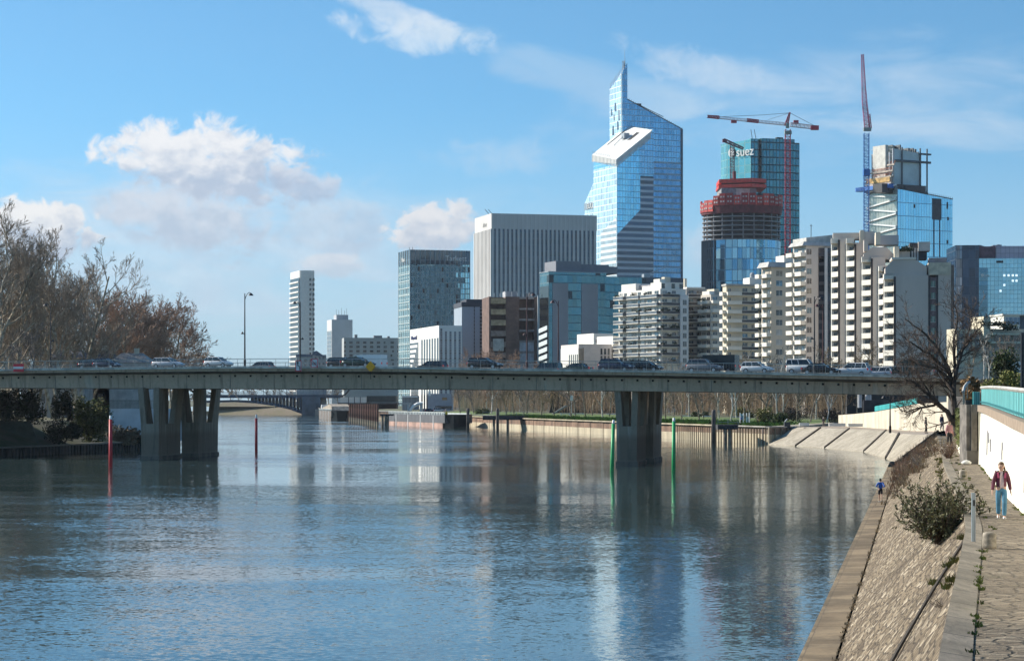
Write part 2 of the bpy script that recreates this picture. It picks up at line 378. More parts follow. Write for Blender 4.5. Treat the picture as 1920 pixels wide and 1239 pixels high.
# ---------------------------------------------------------------- revetment, ledge, riverside path
def stone_mat(name, tones, mort, sx, sz, axis, rowh=.5, dirt=.35, mossy=0.0, groove=.02):
    """coursed rubble: brick cells with rounded tone variation; axis maps world position to (along, up)"""
    m, n, b = newmat(name); p = n.pos(); x, y, z = n.sep(p)
    w = n.noise(p, 2.0, 2.0).outputs[1]
    along = n.math('ADD', n.math('MULTIPLY', x, axis[0]), n.math('MULTIPLY', y, axis[1]))
    up = n.math('ADD', n.math('MULTIPLY', x, axis[2]), n.math('ADD', n.math('MULTIPLY', y, axis[3]), n.math('MULTIPLY', z, axis[4])))
    v = n.vmath('ADD', n.comb(along, up, 0.0), n.vmath('MULTIPLY', w, (.12, .12, 0)))
    br = n.new('ShaderNodeTexBrick'); n.put(br.inputs['Vector'], v)
    br.inputs['Color1'].default_value = (0, 0, 0, 1); br.inputs['Color2'].default_value = (1, 1, 1, 1); br.inputs['Mortar'].default_value = (.5, .5, .5, 1)
    br.inputs['Scale'].default_value = 1.0; br.inputs['Brick Width'].default_value = sx; br.inputs['Row Height'].default_value = sz
    br.inputs['Mortar Size'].default_value = groove; br.inputs['Mortar Smooth'].default_value = .3; br.offset = .5
    r = n.new('ShaderNodeValToRGB'); n.put(r.inputs[0], br.outputs[0])
    els = r.color_ramp.elements; els[0].color = c4(tones[0]); els[1].color = c4(tones[-1])
    for i, t in enumerate(tones[1:-1]): els.new((i + 1) / (len(tones) - 1)).color = c4(t)
    big = n.noise(p, .22, 6.0, .65).outputs[0]; fine = n.noise(p, 5.0, 5.0, .7).outputs[0]
    c = n.mix(n.math('MULTIPLY', br.outputs[1], .85), r.outputs[0], c4(mort))
    c = n.mix(n.math('MULTIPLY', n.step(big, .42, .62), dirt), c, c4(tuple(k * .45 for k in tones[0])))
    c = n.mix(n.math('MULTIPLY', n.step(fine, .4, .75), .35), c, c4(tuple(k * .5 for k in tones[0])))
    if mossy: c = n.mix(n.math('MULTIPLY', n.step(n.noise(p, .6, 6.0, .7).outputs[0], .56, .66), mossy), c, c4((.13, .14, .05)))
    n.put(b.inputs['Base Color'], c); b.inputs['Roughness'].default_value = .9
    bp = n.new('ShaderNodeBump'); bp.inputs['Distance'].default_value = .05; bp.inputs['Strength'].default_value = .9
    hgt = n.math('ADD', n.math('MULTIPLY', n.math('SUBTRACT', 1.0, br.outputs[1]), .5), n.math('ADD', n.math('MULTIPLY', br.outputs[0], .25), n.math('MULTIPLY', fine, .8)))
    n.put(bp.inputs['Height'], hgt); n.put(b.inputs['Normal'], bp.outputs[0])
    return m
def rubble_mat(name, tones, mort, sc, axis, dirt=.5, mossy=.25):
    m, n, b = newmat(name); p = n.pos(); x, y, z = n.sep(p)
    along = n.math('ADD', n.math('MULTIPLY', x, axis[0]), n.math('MULTIPLY', y, axis[1]))
    up = n.math('ADD', n.math('MULTIPLY', x, axis[2]), n.math('ADD', n.math('MULTIPLY', y, axis[3]), n.math('MULTIPLY', z, axis[4])))
    v = n.comb(n.math('MULTIPLY', along, sc[0]), n.math('MULTIPLY', up, sc[1]), 0.0)
    v = n.vmath('ADD', v, n.vmath('MULTIPLY', n.vmath('SUBTRACT', n.noise(p, 1.2, 3.0).outputs[1], (.5, .5, .5)), (1.2, 1.2, 0)))
    vo = n.new('ShaderNodeTexVoronoi', voronoi_dimensions='2D'); n.put(vo.inputs['Vector'], v); vo.inputs['Scale'].default_value = 1.0; vo.inputs['Randomness'].default_value = .8
    ve = n.new('ShaderNodeTexVoronoi', voronoi_dimensions='2D', feature='DISTANCE_TO_EDGE'); n.put(ve.inputs['Vector'], v); ve.inputs['Scale'].default_value = 1.0; ve.inputs['Randomness'].default_value = .8
    r = n.new('ShaderNodeValToRGB'); n.put(r.inputs[0], n.sep(vo.outputs['Color'])[0]); e = r.color_ramp.elements; e[0].color = c4(tones[0]); e[1].color = c4(tones[-1])
    for i, t_ in enumerate(tones[1:-1]): e.new((.35, .75)[i]).color = c4(t_)
    big = n.noise(p, .28, 6.0, .65).outputs[0]; fine = n.noise(p, 7.0, 6.0, .75).outputs[0]; joint = n.step(ve.outputs['Distance'], .02, .14, 1.0, 0.0)
    c = n.mix(n.math('MULTIPLY', joint, .85), r.outputs[0], c4(mort))
    c = n.mix(n.math('MULTIPLY', n.step(big, .40, .64), dirt), c, c4(tuple(k * .8 for k in tones[0])))
    c = n.mix(n.math('MULTIPLY', n.step(fine, .48, .72), .38), c, c4(tuple(k * .6 for k in tones[0])))
    c = n.mix(n.math('MULTIPLY', n.step(n.noise(p, .5, 6.0, .7).outputs[0], .57, .68), mossy), c, c4((.13, .12, .05)))
    n.put(b.inputs['Base Color'], c); b.inputs['Roughness'].default_value = .92
    bp = n.new('ShaderNodeBump'); bp.inputs['Distance'].default_value = .09; bp.inputs['Strength'].default_value = 1.0
    n.put(bp.inputs['Height'], n.math('ADD', n.math('MULTIPLY', n.math('SUBTRACT', 1.0, joint), .6), n.math('ADD', n.math('MULTIPLY', n.sep(vo.outputs['Color'])[1], .4), n.math('MULTIPLY', fine, .9))))
    n.put(b.inputs['Normal'], bp.outputs[0]); return m
EX = lambda Y: 9.25 + .1815 * (Y - 71.3)
COPI = [(20, 4.1), (31, 6.37), (53, 11.1), (67, 14.0), (124, 24.35), (145, 28.3), (200, 38.6), (290, 55.4)]
ci = lambda Y: interp(COPI, Y)
YS = [18 + i * 4 for i in range(69)]
ZP = 4.7
zp = lambda Y: ZP + (0 if Y < 160 else -(Y - 160) * .006)
cw = lambda Y: .42
SLOPE = rubble_mat('revetment_stone', [(.125, .088, .054), (.28, .21, .13), (.37, .285, .185), (.62, .51, .365)], (.07, .052, .036), (1.8, 4.2), (.18, .98, .75, -.14, .8))
PATH = rubble_mat('path_cobble', [(.18, .14, .095), (.28, .22, .15), (.33, .265, .185), (.40, .325, .23)], (.085, .07, .05), (2.6, 3.4), (1, 0, 0, 1, 0), mossy=.3)
def weathered(name, col, jlen=2.6):
    m, n, b = newmat(name); p = n.pos(); y = n.sep(p)[1]
    big = n.noise(p, .5, 8.0, .7).outputs[0]; fine = n.noise(n.scale(p, (6, 2.2, 6)), 1.0, 8.0, .75).outputs[0]; q = n.math('DIVIDE', y, jlen)
    wn = n.new('ShaderNodeTexWhiteNoise', noise_dimensions='1D'); n.put(wn.inputs['W'], n.math('FLOOR', q))
    c = n.mix(wn.outputs[0], c4(col), c4(tuple(k * .72 for k in col))); c = n.mix(n.math('MULTIPLY', n.step(big, .42, .62), .6), c, c4((col[0] * .42, col[1] * .42, col[2] * .38)))
    c = n.mix(n.math('MULTIPLY', n.step(fine, .44, .68), .6), c, c4(tuple(k * .35 for k in col))); c = n.mix(n.math('MULTIPLY', n.step(n.noise(p, 1.4, 6.0, .7).outputs[0], .6, .7), .5), c, c4((.15, .14, .06)))
    c = n.mix(n.math('LESS_THAN', n.math('FRACT', q), .02), c, c4((.05, .04, .03)))
    n.put(b.inputs['Base Color'], c); b.inputs['Roughness'].default_value = .92
    bp = n.new('ShaderNodeBump'); bp.inputs['Distance'].default_value = .03; n.put(bp.inputs['Height'], fine); n.put(b.inputs['Normal'], bp.outputs[0]); return m
COPE = weathered('coping_stone_worn', (.34, .285, .215))
LEDGE = stone_mat('ledge_stone', [(.23, .165, .095), (.30, .22, .13), (.34, .255, .155)], (.18, .14, .1), 1.1, 1.6, (.18, .98, .98, -.18, 1), dirt=.75, groove=.02)
COPE0 = stone_mat('coping_stone', [(.20, .17, .13), (.27, .23, .18), (.31, .27, .21)], (.15, .12, .09), 2.6, 2.0, (.18, .98, .98, -.18, 0), dirt=.75, mossy=.25, groove=.02)
t = thing('river_embankment', 'sloping stone embankment with a narrow ledge at the water and a coping along the path', 'embankment', (9, 71, 0))
mb = MB(); A = [Vector((EX(Y), Y, -1)) for Y in YS]; B = [Vector((EX(Y), Y, .38)) for Y in YS]; C_ = [Vector((EX(Y) + 1.15, Y, .42)) for Y in YS]
mb.strip(A, B); mb.strip(B, C_); mb.build('ledge', LEDGE, t, world=True)
mb = MB(); D_ = [Vector((ci(Y) - cw(Y), Y, zp(Y) - .02)) for Y in YS]; C2 = [Vector((p.x + .05, p.y, .36)) for p in C_]
for k in range(6):
    mb.strip([a.lerp(b, k / 6) for a, b in zip(C2, D_)], [a.lerp(b, (k + 1) / 6) for a, b in zip(C2, D_)])
mb.build('stone_slope', SLOPE, t, world=True)
mb = MB(); E_ = [Vector((ci(Y) - cw(Y) - .04, Y, zp(Y) + .10)) for Y in YS]; E0 = [Vector((p.x, p.y, p.z - .3)) for p in E_]
Fq = [Vector((ci(Y), Y, zp(Y) + .02)) for Y in YS]; F0 = [Vector((p.x, p.y, p.z - .3)) for p in Fq]
mb.strip(E0, E_); mb.strip(E_, Fq); mb.strip(Fq, F0); mb.build('coping', COPE, t, world=True)
# shallow drainage gutters that run down the slope
GUT = M('gutter_dark', (.075, .06, .045), .95)
for y0, y1 in ((57.0, 27.0),):
    g = MB()
    for w_, z_ in ((.07, .06), ):
        gy = lambda u: y0 + (y1 - y0) * u
        g.path([Vector((EX(gy(u)) + 1.15 + (ci(gy(u)) - cw(gy(u)) - EX(gy(u)) - 1.15) * (1 - u) - .03, gy(u), .42 + (zp(gy(u)) - .44) * (1 - u) + .03)) for u in [k / 16 for k in range(17)]], .045, 5)
    g.build('gutter', GUT, t, world=True)
WALLF = [(40, 9.8), (55, 13.0), (67, 15.45), (82.6, 18.25), (103, 22.0), (124, 25.9), (130, 26.8)]
wf = lambda Y: interp(WALLF, Y)
mb = MB()
pr = lambda Y: (wf(Y) if Y > 40 else ci(Y) + 4.5) if Y < 130 else ci(Y) + 2.2
mb.strip([Vector((ci(Y) - .05, Y, zp(Y))) for Y in YS], [Vector((pr(Y) + .3, Y, zp(Y))) for Y in YS])
single('footpath', mb, PATH, 'cobbled riverside footpath', None, kind='structure', base=(0, 0, 0))
mb = MB()       # raised planted terrace behind the white wall
TZ = lambda Y: 7.7 if Y < 128 else 9.2
tp = [Vector((wf(Y) + .5, Y, 7.75)) for Y in (30, 40, 55, 67, 82, 103, 124, 132)]
mb.strip(tp, [Vector((p.x + 5, p.y + 3, 8.6)) for p in tp]); mb.strip([Vector((p.x + 5, p.y + 3, 8.6)) for p in tp], [Vector((p.x + 300, p.y + 10, 10.5)) for p in tp])
q = [Vector((27.6, 132, 7.75)), Vector((33, 150, 8.8)), Vector((41, 185, 10.0)), Vector((58, 255, 11.0)), Vector((70, 300, 11.2))]
mb.strip(q, [Vector((p.x + 8, p.y + 4, p.z + .9)) for p in q]); mb.strip([Vector((p.x + 8, p.y + 4, p.z + .9)) for p in q], [Vector((p.x + 400, p.y + 8, p.z + 1)) for p in q])
mb.strip([Vector((p.x, p.y, 2)) for p in q], q)
single('terrace_ground', mb, SOIL, 'planted terrace behind the white wall', None, kind='structure', base=(0, 0, 0))

# ---------------------------------------------------------------- ramp and slabs behind the bridge
SLAB = stone_mat('ramp_stone', [(.42, .36, .27), (.50, .44, .34), (.58, .51, .41)], (.30, .25, .18), .45, .35, (.35, .94, .8, .3, .6), dirt=.4, groove=.02)
t = thing('ramp_revetment', 'pale sloping stone slabs of the boat ramp behind the bridge', 'revetment', tuple(RAMPB[2]))
TOP = [Vector((p.x + 5.2, p.y + a, 3.25)) for p, a in zip(RAMPB, (40, 20, 10, 6, 4))]; TOP[0] = Vector((56.6, 303, 3.6))
def rl(line, u):
    k = min(int(u), len(line) - 2); return line[k].lerp(line[k + 1], u - k)
segs = [(0, .9, 1.0), (1.02, 2.0, 1.0), (2.02, 2.9, 1.0), (2.93, 3.45, 1.0), (3.48, 4.0, 1.0)]
for u0, u1, tz in segs:
    mb = MB(); k = 6
    a = [rl(RAMPB, u0 + (u1 - u0) * i / k) for i in range(k + 1)]; b = [rl(TOP, u0 + (u1 - u0) * i / k) for i in range(k + 1)]
    mb.strip(a, b); mb.strip([Vector((p.x, p.y, -1)) for p in a], a)
    mb.strip(b, [Vector((p.x, p.y + .3, p.z - 1.5)) for p in b])
    mb.build('slab', SLAB, t, world=True)
mb = MB(); a_, b_ = RAMPB[-1], TOP[-1]; mb.poly([a_, b_, Vector((b_.x, b_.y, -1)), Vector((a_.x, a_.y, -1))]); mb.poly([b_, Vector((72, 470, 4.0)), Vector((72, 470, -1)), Vector((b_.x, b_.y, -1))]); mb.poly([Vector((WALLB[0].x, WALLB[0].y, 3.35)), b_, Vector((72, 470, 4.0))]); mb.build('end_face', SLAB, t, world=True)
ribbed_wall('quay_wall', [(b_.x + 1.5, b_.y + 1.2), (a_.x, a_.y)], -1, 3.15, .8, ([PALEW, M('pile_brown', (.2, .14, .1))], CONC), 'short corner of grooved river wall meeting the ramp slab', 'river wall', split=1.9, depth=.3)
for u in (.95, 2.0, 2.915, 3.465):
    mb = MB(); a = rl(RAMPB, u); b = rl(TOP, u)
    mb.path([a + Vector((0, 0, .12)), b + Vector((0, 0, .1))], .18, 4); mb.build('joint_gutter', GUT, t, world=True)
mb = MB(); mb.strip([p + Vector((0, 0, -.03)) for p in TOP], [Vector((p.x + 22, p.y + 12, 3.6)) for p in TOP])
single('ramp_ground', mb, ground_mat('ramp_paving', (.34, .27, .20), (.40, .33, .26), .3), 'paved ground above the ramp', None, kind='structure', base=(0, 0, 0))
mb = MB(); mb.extr([(49.5, 289, .0), (50.4, 289, .5), (55.3, 289, 4.0), (66, 289, 4.05), (66, 289, -1), (49.5, 289, -1)], (0, 3, 0))
t = thing('ramp_wall', 'brown end wall of the ramp with a dark sloping kerb', 'wall', (56, 290, 0))
mb.build('wall_face', M('ramp_wall_brown', (.20, .15, .11), .9, var=.25, scale=.5), t, world=True)
mb = MB(); mb.path([(49.4, 288.8, .2), (50.4, 288.8, .62), (55.3, 288.8, 4.12)], .28, 4); mb.path([(55.3, 288.8, 4.12), (66, 288.8, 4.2)], .3, 4)
mb.build('kerb', M('kerb_dark', (.05, .045, .05), .9), t, world=True)
mb = MB(); mb.path([(50.6, 289.6, .9), (55.2, 289.6, 4.3)], .3, 4); mb.build('ledge_strip', SLAB, t, world=True)

# ---------------------------------------------------------------- the road bridge
BA = Vector((-46.0, 309.0, 0)); BD = Vector((62.0, -28.0, 0)); BDn = BD.normalized(); FL = Vector((.182, .983, 0))
def sline(px, off=0.0):         # point of the near edge line (moved by off along the flow) seen at photo column px
    q = BA + FL * off; r = (px - CX) / F
    tt = (r * q.y - q.x) / (BD.x - r * BD.y); return q + BD * tt
ZT = [(-300, 701), (0, 692), (240, 689), (480, 687), (760, 688), (980, 691.5), (1200, 694), (1400, 697.5), (1700, 703.5), (1960, 709)]
ZB = [(-300, 725), (0, 727), (260, 728), (480, 728.5), (760, 729), (980, 731), (1400, 735.5), (1680, 740), (1960, 745)]
bz = lambda px: zat(interp(ZT, px), sline(px, -2).y)
bb = lambda px: zat(interp(ZB, px), sline(px, 0).y)
BW = 28.0
stations = []
for i in range(-16, 84):
    px = -60 + i * 24; px = max(px, -440)
    stations.append((px, sline(px, -2.0), bz(px), bb(px)))
stations = stations[:]
bridge = thing('road_bridge', 'long low grey concrete road bridge crossing the river with traffic on top', 'bridge', (0, 290, 0))
def streak_mat(name, col, tide=False):
    m, n, b = newmat(name); p = n.pos(); x, y, z = n.sep(p)
    big = n.noise(p, .09, 6.0, .6).outputs[0]; st = n.noise(n.scale(p, (1.3, 1.3, .10)), 1.0, 6.0, .65).outputs[0]; fine = n.noise(p, 2.5, 6.0, .7).outputs[0]
    lt = tuple(min(.9, k * 1.15) for k in col); dk = tuple(k * .45 for k in col)
    c = n.mix(n.step(big, .38, .62), c4(col), c4(lt)); c = n.mix(n.math('MULTIPLY', n.step(st, .5, .68), .7), c, c4(dk)); c = n.mix(n.math('MULTIPLY', n.step(fine, .45, .75), .4), c, c4(dk))
    c = n.mix(n.math('MULTIPLY', n.step(n.noise(n.scale(p, (.5, .5, .06)), 1.0, 5.0, .6).outputs[0], .60, .70), .5), c, c4((.62, .57, .48)))
    bd = n.math('FRACT', n.math('DIVIDE', n.math('ADD', x, n.math('MULTIPLY', y, .4)), 3.1))
    cell = n.new('ShaderNodeTexWhiteNoise', noise_dimensions='1D'); n.put(cell.inputs['W'], n.math('FLOOR', n.math('DIVIDE', n.math('ADD', x, n.math('MULTIPLY', y, .4)), 3.1)))
    if not tide: c = n.mix(n.math('MULTIPLY', cell.outputs[0], .22), c, c4(tuple(k * .55 for k in col))); c = n.mix(n.math('MULTIPLY', n.math('LESS_THAN', bd, .012), .5), c, c4(dk))
    else:
        w = n.math('ADD', z, n.math('MULTIPLY', n.math('SUBTRACT', fine, .5), .8)); c = n.mix(n.step(w, 3.2, 4.2, .55, 0.0), c, c4((.17, .115, .08))); c = n.mix(n.step(w, .5, .9, .8, 0.0), c, c4((.30, .24, .18))); c = n.mix(n.step(w, .1, .35, .9, 0.0), c, c4((.03, .032, .02)))
    n.put(b.inputs['Base Color'], c); b.inputs['Roughness'].default_value = .9
    bp = n.new('ShaderNodeBump'); bp.inputs['Distance'].default_value = .02; n.put(bp.inputs['Height'], fine); n.put(b.inputs['Normal'], bp.outputs[0]); return m
BCONC = streak_mat('bridge_concrete', (.55, .415, .30))
BPALE = M('bridge_edge_concrete', (.62, .58, .50), .9, var=.16, scale=.8)  # paler than the beam: the edge's sunlit look is put into its colour
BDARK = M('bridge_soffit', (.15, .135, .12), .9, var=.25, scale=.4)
def deckstrip(fa, fb): return [fa(s) for s in stations], [fb(s) for s in stations]
def at(s, w, z): q = s[1] + FL * w; return Vector((q.x, q.y, z))
mb = MB()
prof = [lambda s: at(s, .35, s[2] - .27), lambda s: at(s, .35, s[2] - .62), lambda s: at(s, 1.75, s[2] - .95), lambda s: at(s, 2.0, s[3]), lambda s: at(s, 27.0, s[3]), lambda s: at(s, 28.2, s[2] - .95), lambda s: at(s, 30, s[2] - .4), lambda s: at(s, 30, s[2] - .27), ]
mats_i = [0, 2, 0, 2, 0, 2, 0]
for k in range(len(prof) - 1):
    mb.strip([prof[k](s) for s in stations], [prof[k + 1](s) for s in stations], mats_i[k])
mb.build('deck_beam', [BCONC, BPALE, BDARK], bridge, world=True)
mb = MB()
for a, b in ((0, 1.2), (28.9, 30.1)):
    for p0, p1 in ((( a, -.28), (a, 0)), ((a, 0), (b, 0)), ((b, 0), (b, -.28)), ((b, -.28), (a, -.28))):
        mb.strip([at(s, p0[0], s[2] + p0[1]) for s in stations], [at(s, p1[0], s[2] + p1[1]) for s in stations])
mb.build('edge_kerb', BPALE, bridge, world=True)
mb = MB(); mb.strip([at(s, 1.2, s[2] - .1) for s in stations], [at(s, 28.9, s[2] - .1) for s in stations])
mb.build('roadway', M('asphalt', (.06, .06, .062), .9, var=.2), bridge, world=True)
# web joints and drain holes
mb = MB(); dr = MB()
for px in range(-110, 1760, 29):
    q = sline(px, -.05 - .15); z1 = bz(px) - 1.25; z = z1
    dr.box(q.x - .12, q.x + .12, q.y - .15, q.y + .15, z - .12, z + .12)
for px in range(-60, 1700, 82):
    q = sline(px, -.12); z0 = bb(px) + .02; z1 = bz(px) - 1.0
    mb.hexa([(q.x-.03, q.y+.06, z0), (q.x+.03, q.y+.06, z0), (q.x+.03, q.y+.2, z0), (q.x-.03, q.y+.2, z0)], [(q.x-.03, q.y-.16, z1), (q.x+.03, q.y-.16, z1), (q.x+.03, q.y, z1), (q.x-.03, q.y, z1)])
mb.build('beam_joint', M('joint_pale', (.25, .235, .21), .9), bridge, world=True)
dr.build('drain_hole', M('hole_black', (.015, .014, .013), 1), bridge, world=True)
# railing: rail, posts and thin balusters in one run per side
RAILP = M('railing_grey', (.50, .49, .45), .6, var=.1)
def railing(w, name, h=1.08, pitch=.19):
    rl_ = MB(); bl = MB()
    rl_.strip([at(s, w - .05, s[2] + h) for s in stations], [at(s, w - .05, s[2] + h - .075) for s in stations])
    rl_.strip([at(s, w - .05, s[2] + h) for s in stations], [at(s, w + .05, s[2] + h) for s in stations])
    rl_.strip([at(s, w + .05, s[2] + h) for s in stations], [at(s, w + .05, s[2] + h - .075) for s in stations])
    rl_.strip([at(s, w - .02, s[2] + .13) for s in stations], [at(s, w - .02, s[2] + .08) for s in stations])
    rl_.build('handrail', RAILP, bridge, world=True)
    for s0, s1 in zip(stations[:-1], stations[1:]):
        L = (s1[1] - s0[1]).length; k = int(L / pitch)
        for i in range(k):
            q = at(s0, w, s0[2]).lerp(at(s1, w, s1[2]), i / k); r = .03 if i % 10 == 0 else .0075
            bl.add([(q.x - r, q.y, q.z), (q.x + r, q.y + .01, q.z), (q.x + r, q.y + .01, q.z + h - .04), (q.x - r, q.y, q.z + h - .04)], [(0, 1, 2, 3)])
    bl.build('balusters', RAILP, bridge, world=True)
railing(.25, 'near'); railing(29.6, 'far', pitch=.38)
PIER = streak_mat('pier_concrete', (.31, .26, .20), True)
PIERB = M('pier_tide_concrete', (.20, .165, .13), .9, var=.22, scale=.6, stretch=(1, 1, .3))
def pier(P0, ztop, wide=2.5, length=9.2):
    u = Vector((FL.y, -FL.x, 0)); v = FL
    pt = lambda a, b, z: tuple(Vector((P0.x, P0.y, 0)) + u * a + v * b + Vector((0, 0, z)))
    rect = lambda a0, a1, b0, b1, z: [pt(a0, b0, z), pt(a1, b0, z), pt(a1, b1, z), pt(a0, b1, z)]
    pr_ = thing('pier', None, None, (P0.x, P0.y, 0)); pr_.parent = bridge; pr_.location = Vector((P0.x, P0.y, 0)) - bridge.location
    def bld(mb, name, mat):
        mb.v = [(x - P0.x, y - P0.y, z) for x, y, z in mb.v]; return mb.build(name, mat, pr_)
    m = MB(); m.hexa(rect(0, wide, 0, length, .55), rect(-.05, wide + .05, -.05, length + .05, 5.0)); bld(m, 'pier_base', PIER)
    m = MB(); m.hexa(rect(-.18, wide + .18, -.25, length + .25, -2), rect(-.14, wide + .14, -.2, length + .2, .55)); bld(m, 'pier_plinth', PIERB)
    zt = ztop + .1
    for a0, a1, b0, b1, c0, c1, e0, e1 in ((-.05, .72, -.05, 2.9, -.28, .5, -.7, 1.5), (wide - .72, wide + .05, -.05, 2.9, wide - .5, wide + .28, -.7, 1.5),
                                             (-.05, .72, length - 2.9, length + .05, -.28, .5, length - 1.5, length + .7), (wide - .72, wide + .05, length - 2.9, length + .05, wide - .5, wide + .28, length - 1.5, length + .7)):
        m = MB(); m.hexa(rect(a0, a1, b0, b1, 5.002), rect(c0, c1, e0, e1, zt)); bld(m, 'pier_leg', PIER)
for px in (265, 1157):
    q = BA + Vector((0, 0, 0)); r = (px - CX) / F
    q = sline(px, 1.6 if px < 600 else 1.0)
    if px < 600: q = Vector((xat(265, 311), 311, 0))
    else: q = Vector((xat(1157, 283.4), 283.4, 0))
    pier(q, bb(px)); q2 = q + FL * 17.2; pier(q2, bb(px + 20))
# abutment under the right end
mb = MB(); mb.box(59, 95, 279, 303, 3.0, bb(1740) + .1);
mb.build('abutment', M('abutment_dark', (.10, .095, .09), .95), bridge, world=True)
# ---------------------------------------------------------------- city towers
class FR:
    """a building seen from its near corner: front runs right and away, left side runs left and away"""
    def __init__(s, px, Y, phi): s.Y = Y; s.X = xat(px, Y); s.p = radians(phi)
    def a(s, px, y=0.0): r = (px - CX) / F; return (r * (s.Y + y * cos(s.p)) - s.X + y * sin(s.p)) / (cos(s.p) - r * sin(s.p))
    def b(s, px): r = (px - CX) / F; return (s.X - r * s.Y) / (sin(s.p) + r * cos(s.p))
    def zf(s, px, py): return zat(py, s.Y + s.a(px) * sin(s.p))
    def zl(s, px, py): return zat(py, s.Y + s.b(px) * cos(s.p))
    def z(s, py): return zat(py, s.Y)
    def thing(s, name, label, cat, group=None): return thing(name, label, cat, (s.X, s.Y, 0), s.p, group)
ZG = 4.0
def text(name, body, size, mat, parent, loc, rot, extrude=.15, sx=1.0):
    cu = bpy.data.curves.new(name, 'FONT'); cu.body = body; cu.size = size; cu.extrude = extrude; cu.align_x = 'CENTER'; cu.align_y = 'CENTER'
    o = bpy.data.objects.new(name, cu); COL.objects.link(o); bpy.context.view_layer.update()
    me = bpy.data.meshes.new_from_object(o.evaluated_get(bpy.context.evaluated_depsgraph_get())); bpy.data.objects.remove(o)
    me.materials.clear(); me.materials.append(mat)
    q = inst(name, me, parent, loc, rot=rot); q.scale = (sx, 1, 1); return q
SIGNW = M('sign_white', (.85, .85, .83), .5, var=.02)
FRONT = (pi / 2, 0, 0); LEFTF = (pi / 2, 0, -pi / 2)

# slim white rounded tower
def rounded_rect(w, d, r, k=5):
    pts = []
    for cx, cy, a0 in ((w - r, r, -90), (w - r, d - r, 0), (r, d - r, 90), (r, r, 180)):
        pts += [(cx + r * cos(radians(a0 + 90 * i / k)), cy + r * sin(radians(a0 + 90 * i / k))) for i in range(k + 1)]
    return pts
f = FR(562, 1700, 18); t = f.thing('white_tower', 'slim white residential tower with rounded corners standing alone on the left', 'tower')
Wd = f.a(591) * 1.0; Dd = f.b(543); top = f.z(507)
mb = MB(); mb.prism(rounded_rect(Wd, Dd, 3.2), ZG, top); mb.build('wall', M('tower_white', (.78, .76, .72), .8, var=.04), t)
nf = 26; zz = f.z(519); fh = (zz - ZG) / nf
sl_ = MB(); sl_.box(-1.0, .1, 1.6, Dd - 3, -.55, .55); me1 = sl_.mesh('balcony', M('tower_white', (.78, .76, .72)))
gl_ = MB(); gl_.box(-.12, .05, 1.6, Dd - 3, 0, fh - 1.1); me2 = gl_.mesh('window', BLACKGL)
g3 = MB()
for x0 in (.0, 2.6): g3.box(x0, x0 + 1.5, -.1, .1, 0, fh * .55)
me3 = g3.mesh('window', BLACKGL)
for i in range(nf):
    z = ZG + i * fh
    inst('balcony', me1, t, (0, 0, z)); inst('window', me2, t, (0, 0, z + .6)); inst('window', me3, t, (Wd * .62, 0, z + .8))

def blk(px0, px1, px2, Y, phi, pytop, name, label, mat, cat='building', extra=0):
    f = FR(px1, Y, phi); t = f.thing(name, label, cat); W_ = f.a(px2); D_ = f.b(px0) + extra if px0 < px1 else 20 + extra; zt = f.z(pytop)
    mb = MB(); mb.box(0, W_, 0, D_, ZG, zt); mb.build('wall', mat, t); return f, t, W_, D_, zt
f, t, W_, D_, zt = blk(613, 622, 661, 1600, 16, 599, 'office_block', 'plain pale grey block with a roof hut and aerials beside the slim white tower', M('pale_block', (.62, .63, .64), .8, var=.05, scale=.05))
mb = MB(); mb.box(W_*.28, W_*.85, 4, 14, zt, zt + 3.6); mb.build('roof_hut', GREY, t)
for x in (.3, .42, .55, .7, .8):
    mb = MB(); mb.tube((W_ * x, 6, zt + 3.6), (W_ * x, 6, zt + 3.6 + R.uniform(3, 6)), .12, n=4); mb.build('aerial', DARK, t)
mb = MB(); mb.box(-.1, .05, 1, D_ - 1, ZG, zt - 8); mb.build('side_glazing', GL('grey_strip', (.2, .23, .27), du=3, dv=3, metal=.3), t)
f, t, W_, D_, zt = blk(641, 645, 748, 1500, 8, 633, 'apartment_slab', 'long low grey housing slab with rows of small windows left of the glass tower', M('slab_grey', (.40, .42, .42), .85, var=.06, scale=.06))
me_w = MB().box(0, 1.15, -.12, .05, 0, 1.5).mesh('window', WIN)
rows = 6
for r in range(rows):
    z = zt - 4 - r * 2.85
    for k in range(16):
        u = (k + .5) / 16
        if z > ZG + 8 and R.random() < .93: inst('window', me_w, t, (W_ * u - .6 + (.7 if k % 2 else -.5), 0, z))
for x0, x1, h in ((.2, .25, 2.2), (.55, .7, 1.6), (.8, .84, 1.2)):
    mb = MB(); mb.box(W_ * x0, W_ * x1, 3, 8, zt, zt + h); mb.build('roof_hut', M('roof_grey', (.2, .21, .22)), t)
